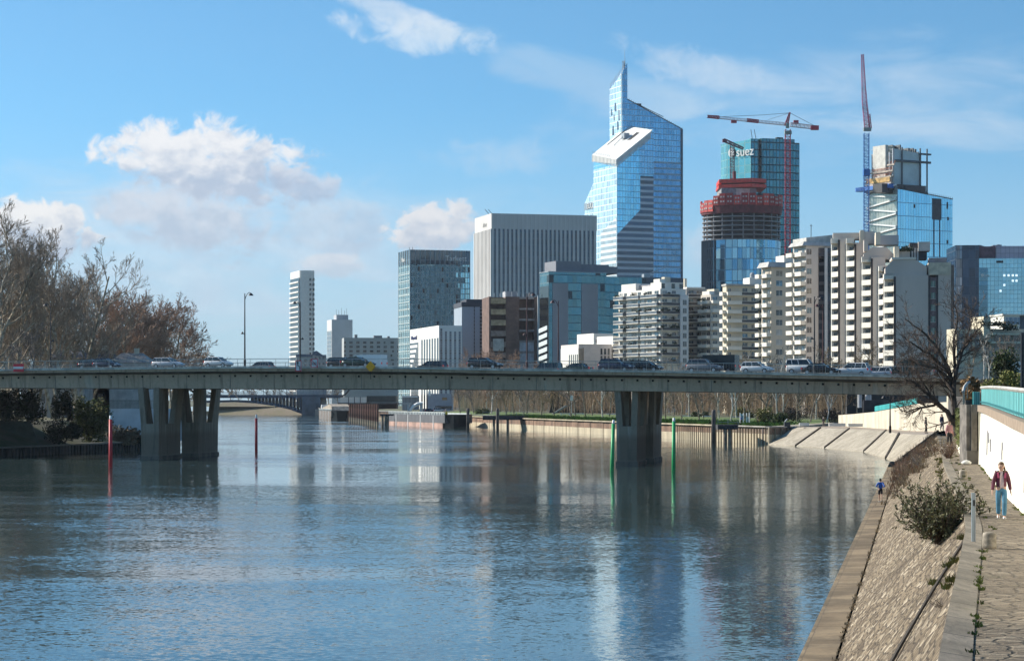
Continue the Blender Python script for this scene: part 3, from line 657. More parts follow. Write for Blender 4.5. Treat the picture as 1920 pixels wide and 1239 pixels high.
# cluster of low houses at the foot of the slim tower
for px0, px1, top, mat, ro, lb in ((556, 590, 664, M('stucco_pale', (.55, .50, .45)), 'flat', 'pale stucco house with a dark flat roof at the foot of the slim white tower'),
                               (586, 612, 660, M('stucco_rose', (.50, .43, .40)), 'gable', 'rosy gabled house beside the plain grey block')):
    f = FR(px0, 1250, 6); t = f.thing('small_house', lb, 'house'); W_ = f.a(px1); zt = f.z(top)
    mb = MB(); mb.box(0, W_, 0, 9, ZG, zt - 1.5); mb.build('wall', mat, t)
    mb = MB()
    if ro == 'flat': mb.box(-.3, W_ + .3, -.3, 9, zt - 1.5, zt)
    else: mb.extr([(-.2, -.2, zt - 1.5), (W_ + .2, -.2, zt - 3), (W_ * .62, -.2, zt - 1), (W_ * .3, -.2, zt + .8), (-.2, -.2, zt)], (0, 9.4, 0))
    mb.build('roof', M('slate_blue', (.12, .15, .2)), t)
    for k in range(3):
        for j in range(2): inst('window', me_w, t, (W_ * (.15 + .28 * k), 0, zt - 4.2 - 2.8 * j))

# glass tower with dark crown band
f = FR(769, 1400, 17); t = f.thing('glass_tower', 'square teal glass tower with a dark sign band along its top', 'office tower')
Wd = f.a(881); Dd = f.b(748); zt = f.z(468); zb = f.z(495)
GT = GL('teal_glass', (.32, .53, .58), (.36, .48, .50), du=1.55, dv=3.4, lu=.16, lv=.16, metal=.75, var=.45, dark=.05, darkcol=(.03, .05, .07), wob=.03)
mb = MB(); mb.box(0, Wd, 0, Dd, ZG, zb); mb.build('glass_facade', GT, t)
mb = MB(); mb.box(-.15, Wd + .15, -.15, Dd, zb, zt); mb.build('crown_band', GL('crown_glass', (.05, .09, .13), (.2, .27, .31), du=3.1, dv=12, lu=.12, lv=.02, metal=.6, var=.2), t)
mb = MB()
for k in range(13): x = Wd * k / 12; mb.box(x - .16, x + .16, -.45, -.15, ZG, zt)
mb.build('mullion_fins', M('fin_teal', (.30, .40, .42), .5, .3), t)
mb = MB()
for k in range(6): y = Dd * k / 5; mb.box(-.45, -.15, y - .16, y + .16, ZG, zt)
for k in range(22): z = ZG + 4 + k * 4.4; mb.box(-.3, -.02, 0, Dd, z, z + .5) if z < zb - 2 else 0
mb.build('side_fins', M('fin_pale', (.62, .68, .66), .5, .2), t)
text('sign_lettering', 'Tarkett', 4.6, SIGNW, t, (Wd * .76, -.5, zt - 5.2), FRONT)
text('sign_lettering', 'Plaza', 3.8, SIGNW, t, (-.5, Dd * .55, zt - 5.6), LEFTF)
for px in (757, 764):
    mb = MB(); mb.tube((1.5 + (px - 757) * .3, 8, zt), (1.5 + (px - 757) * .3, 8, zt + 2.2), .15, n=4); mb.build('aerial', DARK, t)

# white hotel with nested fins
f = FR(823, 950, 14); t = f.thing('hotel_building', 'low white hotel with tall black and white window stripes in front of the teal tower', 'hotel')
Wd = f.a(866); Dd = f.b(769) ; zt = f.z(610); hotelW = M('hotel_white', (.82, .80, .76), .7, var=.03)
# broad lit side: treat the left face as the sign face
mb = MB(); mb.box(0, Wd, 0, Dd, ZG, zt); mb.build('wall', hotelW, t)
k = 7
for i in range(k):
    y = 1.0 + i * (Dd * .62) / k; mb = MB(); mb.box(-.12, .05, y, y + Dd * .045, ZG, zt - 5.2); mb.build('window_strip', BLACKGL, t)
for i in range(6):
    z = zt - 7.0 - i * 2.15; y0 = Dd * (.70 + .045 * i)
    mb = MB(); mb.box(-.12, .05, y0, Dd, z, z + .85)
    mb.box(-.121, .05, y0 - Dd * .0, y0 + Dd * .03, ZG, z); mb.build('window_strip', BLACKGL, t)
text('sign_lettering', 'Novotel', 2.5, M('sign_blue', (.03, .05, .16)), t, (-.25, Dd * .84, zt - 3.9), LEFTF, sx=1.5)
for i in range(5):
    x = Wd * (.06 + i * .2); mb = MB(); mb.box(x, x + Wd * .085, -.1, .05, ZG, zt - 2.5 if i else zt - 1.2); mb.build('window_strip', GL('hotel_glass', (.12, .13, .16), (.5, .5, .5), du=9, dv=1.1, lu=0, lv=.3, metal=.1, var=1.2, span=.25, spcol=(.3, .3, .32)), t)
# blue-grey block
f = FR(866, 1050, 10); t = f.thing('office_block', 'plain blue grey office block with a dark roof band right of the white hotel', 'building')
Wd = f.a(922); zt = f.z(575)
mb = MB(); mb.box(0, Wd, 0, 25, ZG, zt); mb.build('wall', M('bluegrey_panel', (.33, .39, .46), .7, var=.05, scale=.05), t)
mb = MB(); mb.box(-.2, Wd + .2, -.2, 25, zt, zt + 2.2); mb.box(2.5, Wd, 2, 20, zt + 2.2, zt + 3.6); mb.build('roof_band', M('roofband', (.045, .055, .08)), t)
for x0, x1 in ((.40, .43), (.60, .68), (.8, .83), (.9, .93)):
    mb = MB(); mb.box(Wd * x0, Wd * x1, -.1, .05, ZG, zt); mb.build('window_strip', GL('strip_glass', (.03, .04, .06), (.16, .2, .24), du=9, dv=1.7, lu=0, lv=.25, metal=.2, var=.8), t)

# large striped tower
f = FR(922, 1250, 15); t = f.thing('striped_tower', 'broad dark tower with pale vertical stripes and a blank top band', 'office tower')
Wd = f.a(1118); Dd = f.b(891); zt = f.z(400); zb = f.z(429)
mb = MB(); mb.box(0, Wd, 0, Dd, ZG, zb); mb.build('glass_facade', GL('striped_glass', (.045, .075, .11), (.09, .12, .16), du=8, dv=3.4, lu=0, lv=.1, metal=.5, var=.5, rough=.1), t)
mb = MB(); mb.box(-.25, Wd + .25, -.25, Dd, zb, zt); mb.build('top_band', M('band_white', (.62, .60, .58), .75, var=.04, scale=.08), t)
FINW = M('fin_white', (.64, .62, .60), .7, var=.05, scale=.05)
for k in range(25):
    x = Wd * (k + .2) / 24.6; mb = MB(); mb.box(x - .62, x + .62, -.7, 0, ZG, zb); mb.box(x - .5, x + .5, -.6, -.25, zb, zt - .2); mb.box(x + 1.0, x + 1.25, -.35, -.24, zb, zt); mb.build('fin', FINW, t)
for k in range(13):
    y = Dd * (k + .1) / 12.2; mb = MB(); mb.box(-.8, 0, y - .8, y + .8, ZG, zb); mb.build('fin', FINW, t)
text('faint_lettering', 'allianz', 3.6, M('sign_offwhite', (.5, .49, .47)), t, (-.4, Dd * .38, zt - 5.5), LEFTF, .06)
mb = MB()
for x in (2.0, 4.0): mb.tube((x, 12, zt), (x - 2.6, 13, zt + 3.2), .2, n=4)
mb.build('roof_davits', DARK, t)

# brown block under works
f = FR(917, 1010, 9); t = f.thing('brown_block', 'reddish brown block with ochre floor bands and gutted floors at its right side', 'building')
Wd = f.a(1008); zt = f.z(556); BRN = M('brown_cladding', (.17, .105, .085), .85, var=.15, scale=.3)
nfl = 9; fh = (zt - ZG - 1) / 10.2
mb = MB(); mb.box(0, Wd, 6, 22, ZG, zt); mb.box(0, Wd * .04, 0, 6, ZG, zt); mb.box(Wd * .34, Wd * .62, 0, 6, ZG, zt); mb.box(Wd * .93, Wd, 0, 6, ZG, zt); mb.build('wall', BRN, t)
for i in range(9):
    z = zt - (i + 1) * fh
    mb = MB(); mb.box(Wd * .04, Wd * .34, -.25, 6, z + fh * .35, z + fh * .85); mb.build('floor_band', M('ochre_band', (.50, .37, .22), var=.15) if i < 3 else M('dull_band', (.32, .24, .2), var=.15), t)
    mb = MB(); mb.box(Wd * .62, Wd * .93, -.1, 6, z + fh * .8, z + fh * .98); mb.build('floor_slab', M('slab_grey2', (.3, .27, .26)), t)
    if i > 3: mb = MB(); mb.box(Wd * .63, Wd * .925, .4, .6, z, z + fh * .8); mb.build('white_panel', M('panel_white', (.55, .58, .62)), t)
mb = MB(); mb.box(Wd*.08, Wd*.3, -.3, .1, zt - 5 * fh, zt - 4 * fh + .6); mb.build('white_panel', M('panel_cream', (.6, .57, .5)), t)
mb = MB(); mb.box(Wd * .36, Wd * .62, 4, 12, zt, zt + 2.6); mb.build('roof_hut', M('hut_grey', (.45, .46, .48)), t)
for k in range(7):
    mb = MB(); x = Wd * (.12 + k * .12); mb.tube((x, 2, zt), (x, 2, zt + R.uniform(1.2, 3)), .15, n=4); mb.build('roof_mast', SIGNW, t)
# thin white panel stack right of it
mb = MB(); x0 = xat(1008, 1000); mb.box(0, 2.4, 0, 12, ZG, zat(553, 1000)); mb.v = [(x + x0, y + 1000, z) for x, y, z in mb.v]
single('stair_tower', mb, M('pale_block', (.62, .63, .64)), 'narrow pale stair tower wedged between brown block and teal glass office', 'building')

# glass office with two blank panels
f = FR(1029, 980, 20); t = f.thing('glass_office', 'teal glass office with two blank pale wall panels and a striped left end', 'office building')
W1 = f.a(1137); Dd = f.b(1012); zt = f.z(510); OG = GL('office_glass', (.085, .20, .24), (.09, .17, .2), du=2.2, dv=3.5, lu=.06, lv=.10, metal=.7, var=.35, wob=.03, dark=.04)
mb = MB(); mb.box(0, W1, 0, Dd, ZG, zt); mb.build('glass_facade', OG, t)
for a, b in ((1036, 1065), (1090, 1121)):
    mb = MB(); mb.box(f.a(a), f.a(b), -.3, 0, ZG, f.z(531)); mb.build('blank_panel', M('panel_mauve', (.40, .37, .38), .85, var=.05, scale=.08), t)
me_b = MB().hexa([(-.5, 1, 0), (0, 1, 0), (0, Dd, -1.3), (-.5, Dd, -1.3)], [(-.5, 1, 1.9), (0, 1, 1.9), (0, Dd, .6), (-.5, Dd, .6)]).mesh('stair_band', M('band_pale', (.62, .68, .68), .7, var=.05))
for i in range(12): inst('stair_band', me_b, t, (0, 0, ZG + 1 + i * 3.1))
mb = MB(); mb.box(-.08, .02, .3, Dd, ZG, zt - 6); mb.build('stair_glazing', BLACKGL, t)
mb = MB(); mb.box(-.3, W1 + .3, -.2, Dd, zt, zt + .35); mb.build('parapet', STEEL, t)
for a, b, p, dpt in ((1047, 1095, 488, 3), (1095.5, 1148, 493, 4), (1148.5, 1166, 496, 5)):
    mb = MB(); mb.box(f.a(a), f.a(b), dpt, dpt + 14, zt, f.z(p)); mb.build('roof_plant_box', M('plant_grey', (.21, .22, .25), .7, var=.06), t)
mb = MB(); mb.box(W1 + .1, f.a(1220), 6, 30, ZG, f.z(515)); mb.build('glass_wing', OG, t)
mb = MB(); mb.box(f.a(1220) + .1, f.a(1299), 7, 30, ZG, f.z(515)); mb.build('grey_wing', M('wing_grey', (.12, .135, .16), .7, var=.06), t)
mb = MB(); mb.box(f.a(1305), f.a(1318), 7, 25, ZG, f.z(533)); mb.box(f.a(1299)+.1, f.a(1330), 8, 30, ZG, f.z(540)); mb.build('low_wing', M('wing_dark', (.09, .11, .12)), t)
mb = MB(); mb.box(f.a(1220), f.a(1232), 7.5, 10, f.z(515), f.z(508)); mb.tube((f.a(1230), 8, f.z(507)), (f.a(1262), 8, f.z(494)), .22, n=4); mb.build('roof_hoist', STEEL, t)

# pointed glass towers
f = FR(1165, 1540, 22); t = f.thing('pointed_tower', 'tallest blue glass skyscraper with a sharp peak and sloping roofline', 'skyscraper')
D2 = f.b(1143); a1 = f.a(1176); a2 = f.a(1279)
FB = GL('first_blue', (.20, .37, .50), (.30, .45, .58), du=2.0, dv=4.0, lu=.12, lv=.12, metal=.85, var=.28, wob=.02)
FB2 = GL('first_banded', (.13, .27, .42), (.2, .33, .45), du=2.0, dv=4.0, lu=.1, lv=.1, metal=.8, var=.4, span=.32, spcol=(.42, .55, .64), wob=.03)
FS = GL('first_side', (.62, .72, .75), (.75, .80, .82), du=2.6, dv=4.0, lu=.15, lv=.12, metal=.7, var=.5, wob=.05, rough=.12)
zc = f.zf(1177, 187); ze = f.zf(1279, 243)
mb = MB(); mb.top4(a1, a2, 0, D2 + 6, ZG, (zc, ze, ze, zc)); mb.build('glass_facade', FB, t)
mb = MB(); mb.top4(a1 + (a2-a1)*.1, a2 + .1, -.12, .3, ZG, (f.z(300),) * 4); mb.build('banded_glazing', FB2, t)
mb = MB(); mb.top4(a2 - 1.2, a2 + .5, -.3, D2 + 6, ZG, (ze + .3,) * 4); mb.build('edge_strip', M('edge_navy', (.06, .11, .17), .4), t)
mb = MB(); mb.top4(0, a1, 0, D2, ZG, (f.zf(1165, 140), f.zf(1176, 118), f.zl(1150, 150), f.zl(1143, 168))); mb.build('peak_block', FS, t)
mb = MB(); mb.top4(1.2, a1 + .05, -.1, .2, ZG, (f.zf(1168, 132), f.zf(1176, 118), f.zf(1176, 118), f.zf(1168, 132))); mb.build('peak_front', FB, t)
mb = MB()
for i in range(14): x = a1 * (.35 + .6 * R.random()); mb.tube((x, .5 + R.random() * 2, f.z(135)), (x + R.uniform(-.6, .6), 1.2, f.z(112 + R.uniform(0, 14))), .14, n=3)
mb.tube((a1 * .75, .8, f.z(125)), (a1 * .62, .8, f.z(93)), .22, .06, n=4); mb.build('spire_lattice', STEEL, t)
mb = MB()
for i in range(9): y = D2 * i / 9; z = f.zf(1165, 138) + (f.zl(1143, 168) - f.zf(1165, 138)) * i / 9; mb.tube((0, y, z - .5), (-.3, y, z + 3), .16, n=3)
mb.build('peak_rods', STEEL, t)
for i, (yy, zz, ww, hh) in enumerate(((.70, 232, .10, 18), (.30, 226, .08, 16), (.82, 200, .07, 12), (.5, 190, .09, 16), (.2, 205, .06, 20), (.62, 210, .05, 12))):
    mb = MB(); y = D2 * yy; z = f.z(zz); mb.hexa([(-.15, y - D2 * ww, z - hh*.37), (-.02, y - D2*ww, z - hh*.37), (-.02, y + D2*ww*.6, z - hh*.37), (-.15, y + D2*ww*.6, z - hh*.37)], [(-.15, y - D2*ww*.4, z), (-.02, y - D2*ww*.4, z), (-.02, y + D2*ww*.5, z), (-.15, y + D2*ww*.5, z)]); mb.build('dark_opening', M('opening_blue', (.06, .10, .15), .3), t)
mb = MB(); K = 26
for i in range(K + 1):
    u = i / K; x = a1 + (a2 - a1) * u; z = zc + (ze - zc) * u; mb.tube((x, 0, z), (x, 0, z + 1.5), .13, n=3)
mb.path([(a1, 0, zc + .3), (a2, 0, ze + .3)], .35, 4); mb.path([(a1 + 8, 1, zc - 2.5), (a1 + 28, 1, zc - (zc - ze) * 28 / (a2 - a1) + 2)], .25, 4); mb.box(a1 + 7, a1 + 11, .5, 2.5, zc - 5, zc - 2.2); mb.build('roof_rail', DARK, t)

f = FR(1157, 1500, 22); t = f.thing('slanted_tower', 'blue glass tower with a white sloping roof in front of the tallest skyscraper', 'skyscraper')
D1 = f.b(1113); a2 = f.a(1225); z00 = f.zf(1157, 300); z10 = f.zf(1225, 243); z01 = f.zl(1118, 290); z11 = z10 + (z01 - z00)
FBR = GL('first_bright', (.26, .56, .70), (.28, .50, .62), du=2.0, dv=4.0, lu=.1, lv=.1, metal=.85, var=.22, wob=.02)
mb = MB(); mb.top4(0, a2, 0, D1, ZG, (z00, z10, z11, z01)); mb.build('glass_facade', FBR, t)
mb = MB(); mb.box(-.15, 0, 0, D1, ZG, z00 - 3); mb.build('side_glazing', FS, t)
GB = GL('first_greyband', (.05, .08, .12), (.4, .45, .5), du=30, dv=4.0, lu=0, lv=.05, metal=.4, var=.5, span=.40, spcol=(.60, .64, .69), wob=.03)
mb = MB(); mb.top4(a2 * .64, a2 + .1, -.15, .2, ZG, (f.zf(1205, 330),) * 4); mb.build('banded_glazing', GB, t)
mb = MB(); mb.top4(0, a2 * .64, -.16, .2, ZG, (f.z(440), f.z(392), f.z(392), f.z(440))); mb.build('reflection_bands', GB, t)  # reflection in the front glass painted as a slanted dark panel of bands
mb = MB(); mb.top4(-.25, .0, 1, D1 * .68, ZG, (f.z(408), f.z(408), f.z(432), f.z(432))); mb.build('lower_side_bands', GL('side_bands', (.25, .35, .40), (.7, .74, .75), du=1.8, dv=4, lu=.2, lv=.05, metal=.4, span=.45, spcol=(.75, .78, .78), var=.5), t)
mb = MB(); zgr = lambda x: z00 + (z10 - z00) * x / a2
mb.hexa([(a2 * .62, -.2, f.z(327)), (a2 + .15, -.2, f.z(327)), (a2 + .15, .2, f.z(327)), (a2 * .62, .2, f.z(327))], [(a2 * .62, -.2, zgr(a2 * .62) - 3), (a2 + .15, -.2, zgr(a2) - 1), (a2 + .15, .2, zgr(a2) - 1), (a2 * .62, .2, zgr(a2 * .62) - 3)]); mb.build('plain_glazing', FB, t)
mb = MB(); e = .8
mb.hexa([(-e, -e, z00 - 3.0), (a2 * .88, -e, zgr(a2 * .88) - 3.0), (a2 * .88, D1 + e, z11 - 8), (-e, D1 + e, z01 - 4.2)], [(-e, -e, z00 + .4), (a2 * .96, -e, zgr(a2 * .96) + .4), (a2 * .96, D1 + e, zgr(a2 * .96) + .4 + z01 - z00), (-e, D1 + e, z01 + .4)]); mb.build('sloping_roof', M('roof_white', (.80, .79, .75), .6, var=.03), t)
mb = MB(); nr = lambda x, y: zgr(x) + (z01 - z00) * y / D1 + .5
for (x0, x1, y0, y1) in ((a2 * .22, a2 * .82, D1 * .30, D1 * .42), (a2 * .25, a2 * .8, D1 * .88, D1 * .93)):
    mb.hexa([(x0, y0, nr(x0, y0)), (x1, y0, nr(x1, y0)), (x1, y1, nr(x1, y1)), (x0, y1, nr(x0, y1))], [(x0, y0, nr(x0, y0) + .2), (x1, y0, nr(x1, y0) + .2), (x1, y1, nr(x1, y1) + .2), (x0, y1, nr(x0, y1) + .2)])
mb.build('roof_slot', M('slot_dark', (.03, .03, .035)), t)
mb = MB(); x = a2 * .6; mb.box(x - 2, x + 2, D1 * .5, D1 * .62, nr(x, D1 * .5), nr(x, D1 * .5) + 4); mb.tube((x, D1 * .55, nr(x, D1 * .55) + 3), (x - 8, D1 * .6, nr(x - 8, D1 * .6) + 1), .3, n=4); mb.build('cleaning_cradle', STEEL, t)
mb = MB()
for i in range(30): u = i / 29; x = a2 * .9 * u; mb.box(x - .2, x + .2, -1.15, -.8, zgr(x) - 4.6, zgr(x) + .2)
for i in range(18): u = i / 17; y = D1 * u; z = z00 + (z01 - z00) * u; mb.box(-1.15, -.8, y - .2, y + .2, z - 4.6, z + .2)
mb.build('roof_ribs', M('roof_white', (.80, .79, .75)), t)
mb = MB()
for i in range(10): u = i / 9; y = D1 * (.3 + .7 * u); z = nr(0, y); mb.tube((0, y, z), (-.8, y + .5, z + 2.6), .14, n=3)
mb.build('roof_rods', STEEL, t)
f = FR(1122, 1620, 25); t = f.thing('slanted_tower', 'pale slanted tower top with lettering peeking out left of the glass towers', 'office tower')
Dd = f.b(1096); mb = MB(); mb.top4(0, 14, 0, Dd, ZG, (f.z(322), f.z(322), f.zl(1096, 382), f.zl(1096, 382))); mb.build('glass_facade', FS, t)
text('sign_lettering', 'EULER', 5.2, SIGNW, t, (-.6, Dd * .45, f.z(384)), LEFTF, .2, 1.0)
mb = MB(); mb.box(-.3, -.02, 0, Dd, f.z(390), f.z(377)); mb.build('sign_band', M('band_blue', (.25, .36, .45)), t)

# dark green glass tower
f = FR(1408, 1620, 16); t = f.thing('dark_glass_tower', 'dark green glass tower with a white sign behind the round tower under construction', 'office tower')
DG = GL('green_glass', (.05, .19, .22), (.02, .05, .06), du=2.6, dv=5.4, lu=.16, lv=.16, metal=.75, var=.4, wob=.03)
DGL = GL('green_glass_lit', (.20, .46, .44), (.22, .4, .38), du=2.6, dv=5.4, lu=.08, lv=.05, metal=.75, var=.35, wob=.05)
W2 = f.a(1422); Dd = f.b(1362) * .52; zt = f.z(260)
mb = MB(); mb.box(-.0, W2, 0, Dd, ZG, zt); mb.build('left_wing', DG, t)
mb = MB(); mb.hexa([(-.2, 0, ZG), (0, 0, ZG), (0, Dd, ZG), (-.2, Dd, ZG)], [(-.2, 0, zt), (0, 0, zt), (0, Dd, zt), (-.2, Dd, zt)]); mb.build('side_glazing', DGL, t)
mb = MB(); mb.prism([(0, 0), (-Dd * .42, Dd * .85), (-Dd * .42, Dd * 1.3), (0, Dd)], ZG, zt - 1); mb.build('corner_wing', DGL, t)
x0 = f.a(1421); x1 = f.a(1489); x2 = f.a(1500); zt2 = f.z(259)
mb = MB(); mb.prism([(x0, 9), (x0 + 2.6, -1), (x1, -1), (x1, 20), (x0, 20)], ZG, zt2); mb.build('main_wing', DG, t)
mb = MB(); mb.box(x0 + .0, x0 + 2.5, 4, 4.4, ZG, zt2 - 1); mb.build('lit_fin', DGL, t)
mb = MB(); mb.box(x1 + .1, x2, 1, 20, ZG, f.z(265)); mb.build('right_wing', DG, t)
mb = MB(); mb.box(x0 + 16, x0 + 21, 3, 6, zt2, zt2 + 1.6); mb.tube((W2 * .4, 3, zt), (W2 * .2, 3, zt + 7), .22, n=4); mb.tube((W2 * .9, 3, zt), (W2 * .65, 3, zt + 7), .22, n=4); mb.build('roof_masts', DARK, t)
sg = text('sign_lettering', 'suez', 9.5, SIGNW, t, (-Dd * .12, Dd * .22 - 1.6, f.z(284)), (pi / 2, 0, -radians(63.4)), .3, 1.0)
mb = MB(); mb.lathe([(0.2, -.3), (3.4, -.3), (3.4, .3), (.2, .3)], 20, sx=.8); sg2 = mb.build('sign_emblem', SIGNW, t); sg2.location = (-Dd * .36, Dd * .62, f.z(283)); sg2.rotation_euler = (pi / 2, 0, -radians(63.4))

# round tower under construction
YN = 1330; xc = xat(1398, YN); rx = (1472 - 1322) / 2 / F * YN; t = thing('construction_tower', 'round tower under construction with red formwork on top and blue glass below', 'tower', (xc, YN + rx, 0))
zN = lambda py: zat(py, YN)
def ell(r, k=40, squash=.85, ph=0): return [(r * cos(2*pi*i/k + ph), r * squash * sin(2*pi*i/k + ph)) for i in range(k)]
mb = MB(); mb.lathe([(rx * .985, ZG), (rx * .985, zN(447))], 48, sy=.85); mb.build('glass_facade', GL('round_glass', (.20, .40, .53), (.14, .26, .36), du=2.4, dv=6.6, lu=.1, lv=.06, metal=.85, var=.6, wob=.07), t)
mb = MB()
for a in range(100, 262, 6): aa = radians(a + 20); mb.box(rx*1.0*cos(aa) - .5, rx*1.0*cos(aa) + .5, rx*.85*sin(aa) - .6, rx*.85*sin(aa) + .6, ZG, zN(447)) if a < 205 else 0
mb.build('dark_glazing_bars', M('bars_navy', (.03, .06, .09), .2, .5), t)
mb = MB(); mb.lathe([(rx * .72, zN(449)), (rx * .72, zN(392))], 32, sy=.85); mb.build('core', M('core_dark', (.055, .06, .075), .9, var=.3, scale=.2), t)
SLB = M('slab_raw', (.27, .27, .285), .9, var=.12, scale=.3)
for i in range(7):
    z = zN(447 - i * 8.6); mb = MB(); mb.lathe([(rx * 1.0, z - .28), (rx * 1.0, z + .32)], 48, sy=.85); mb.build('floor_slab', SLB, t)
for k in range(22):
    a = 2 * pi * k / 22 + .1; mb = MB(); mb.tube((rx * .96 * cos(a), rx * .82 * sin(a), zN(449)), (rx * .96 * cos(a), rx * .82 * sin(a), zN(394)), .42, n=6); mb.build('column', SLB, t)
FRED = M('formwork_red', (.40, .022, .022), .6, var=.15, scale=.5); FREDD = M('formwork_maroon', (.16, .018, .025), .7, var=.2, scale=.4)
RW = M('formwork_bright', (.70, .06, .04), .5, var=.1)
for k in range(34):
    a0 = 2*pi*k/34; a1_ = 2*pi*(k+.9)/34; hi = zN(361 + (4 if k % 3 == 0 else 0)); lo = zN(383); r2 = rx * 1.05
    lift = -3.5 if cos((a0+a1_)/2) < -.72 else 0
    pts = [(r2*cos(a), r2*.87*sin(a)) for a in (a0, a1_)]; inn_ = [(r2*.97*cos(a), r2*.84*sin(a)) for a in (a1_, a0)]
    mb = MB(); mb.prism(pts + inn_, lo + lift, hi + lift, 0)
    for q in range(2):
        for w in range(2):
            am = a0 + (a1_-a0)*(.3+.4*q); zz = lo + lift + (hi-lo)*(.3+.4*w); r3 = r2*1.006
            mb.prism([(r3*cos(am-.02), r3*.872*sin(am-.02)), (r3*cos(am+.02), r3*.872*sin(am+.02)), (r2*cos(am+.02), r2*.868*sin(am+.02)), (r2*cos(am-.02), r2*.868*sin(am-.02))], zz - .5, zz + .5, 1)
    mb.build('formwork_panel', [FRED if k % 4 else RW, M('panel_pale', (.6, .5, .48))], t)
mb = MB(); mb.lathe([(rx * 1.02, zN(398)), (rx * 1.04, zN(383))], 48, sy=.86); mb.build('formwork_skirt', FREDD, t)
u = rx / 75.0
mb = MB(); mb.box(-42 * u, 24 * u, -12, 16, zN(385), zN(349)); mb.build('core_wall', M('core_grey', (.3, .3, .31), .9, var=.15), t)
mb = MB(); mb.box(-14 * u, 12 * u, -12.15, -11, zN(372), zN(350)); mb.build('pale_panel', M('panel_lit', (.6, .57, .52)), t)
mb = MB(); mb.prism([(-46*u, -8), (14 * u, -17), (44 * u, -10), (44 * u, 18), (-44 * u, 18)], zN(348), zN(342)); mb.prism([(-45*u, -8), (14 * u, -16.6), (43.5 * u, -10), (43 * u, 18), (-43 * u, 18)], zN(339), zN(331.5)); mb.build('climbing_platform', RW, t)
mb = MB(); mb.box(-40 * u, 38 * u, -8, 14, zN(342.2), zN(338.8)); mb.box(-18 * u, -13 * u, -8, -4, zN(331), zN(316)); mb.build('platform_inner', FREDD, t)

# red hammerhead crane over it
def crane_part(mb, name, mat, t): return mb.build(name, mat, t, world=True)
YC = 1290; CR = M('crane_red', (.45, .03, .06), .5, var=.1); CWH = M('crane_white', (.68, .62, .64), .5, var=.08)
t = thing('tower_crane', 'tall red tower crane with a long red and white horizontal jib', 'crane', tuple(P(1477, 700, YC)))
p = lambda px, py: P(px, py, YC)
mb = MB(); mb.lattice(p(1477, 560), p(1477, 243), 2.9, 46, .2); crane_part(mb, 'mast', CR, t)
mb = MB(); mb.box(*[k for k in (p(1471, 0).x, p(1484, 0).x, YC - 1.6, YC + 1.6, p(0, 252).z, p(0, 246).z)]); mb.box(p(1473,0).x, p(1479,0).x, YC-2.4, YC-.5, p(0,241).z, p(0,232).z); crane_part(mb, 'operator_cab', M('cab_grey', (.25, .3, .3)), t)
mb = MB(); mb.lattice(p(1472, 233.5), p(1326, 219), 2.0, 44, .16, w1=1.5, tri=True); crane_part(mb, 'jib', CWH, t)
mb = MB(); mb.lattice(p(1348, 221), p(1326, 219), 2.05, 8, .28, w1=1.6, tri=True); crane_part(mb, 'jib_section', CR, t); mb = MB(); mb.lattice(p(1422, 228.5), p(1400, 226), 2.1, 8, .28, tri=True); crane_part(mb, 'jib_section', CR, t)
mb = MB(); mb.lattice(p(1482, 234), p(1534, 240), 2.2, 14, .18, w1=2.0); crane_part(mb, 'counter_jib', CWH, t)
mb = MB(); c_ = p(1527, 0); mb.box(c_.x - 2, c_.x + 2.4, YC - 1.4, YC + 1.4, p(0, 244).z, p(0, 236).z); mb.box(p(1488,0).x, p(1497,0).x, YC-1, YC+1, p(0,233).z, p(0,226).z); crane_part(mb, 'counterweight', CR, t)
mb = MB(); mb.lattice(p(1474, 236), p(1481, 211), 2.0, 8, .26, w1=.6); crane_part(mb, 'tower_head', CR, t)
mb = MB(); mb.path([p(1481, 212), p(1430, 216), p(1355, 219)], .13, 3); mb.path([p(1481, 212), p(1500, 222), p(1527, 236)], .13, 3); mb.path([p(1481, 212), p(1440, 225)], .1, 3); crane_part(mb, 'tie_cable', DARK, t)
mb = MB(); c_ = p(1376, 0); mb.box(c_.x - 1.6, c_.x + 1.6, YC - .8, YC + .8, p(0, 231).z, p(0, 225.5).z); crane_part(mb, 'trolley', CR, t)
YC2 = 1360; p = lambda px, py: P(px, py, YC2); CD = M('crane_dark_red', (.14, .03, .055), .6, var=.1)
t = thing('tower_crane', 'small dark red crane standing in front of the white sign of the green tower', 'crane', tuple(P(1373, 345, YC2)))
mb = MB(); mb.lattice(p(1373, 345), p(1373, 272), 2.4, 14, .22); crane_part(mb, 'mast', M('crane_grey', (.13, .14, .17)), t)
mb = MB(); mb.lattice(p(1357, 263), p(1394, 279), 1.8, 9, .3, w1=1.2); mb.box(p(1357,0).x - .8, p(1362,0).x, YC2-1, YC2+1, p(0,267).z, p(0,261).z); crane_part(mb, 'jib', CD, t)

# blue-glass tower with unfinished top, luffing crane
f = FR(1683, 1250, 30); t = f.thing('unfinished_tower', 'sky blue glass tower with zigzag white left side and an unfinished top', 'office tower')
Wd = f.a(1786); Dd = f.b(1628); z0 = f.z(354); z1 = f.zf(1786, 375); zl = f.zl(1628, 352)
mb = MB(); mb.top4(0, Wd, 0, Dd, ZG, (z0, z1, z1, zl)); mb.build('glass_facade', GL('sky_glass', (.30, .56, .68), (.25, .45, .6), du=1.9, dv=7.4, lu=.1, lv=.05, metal=.9, var=.16, wob=.015), t)
mb = MB(); mb.box(-.2, .0, .3, Dd, ZG, zl - 1); mb.build('side_glazing', GL('zigzag_glass', (.30, .33, .30), (.45, .47, .44), du=1.4, dv=4, lu=.15, lv=.02, metal=.3, var=.4), t)
ZW = M('zigzag_white', (.82, .82, .80), .6, var=.03)
fh = (zl - ZG) / 31.0
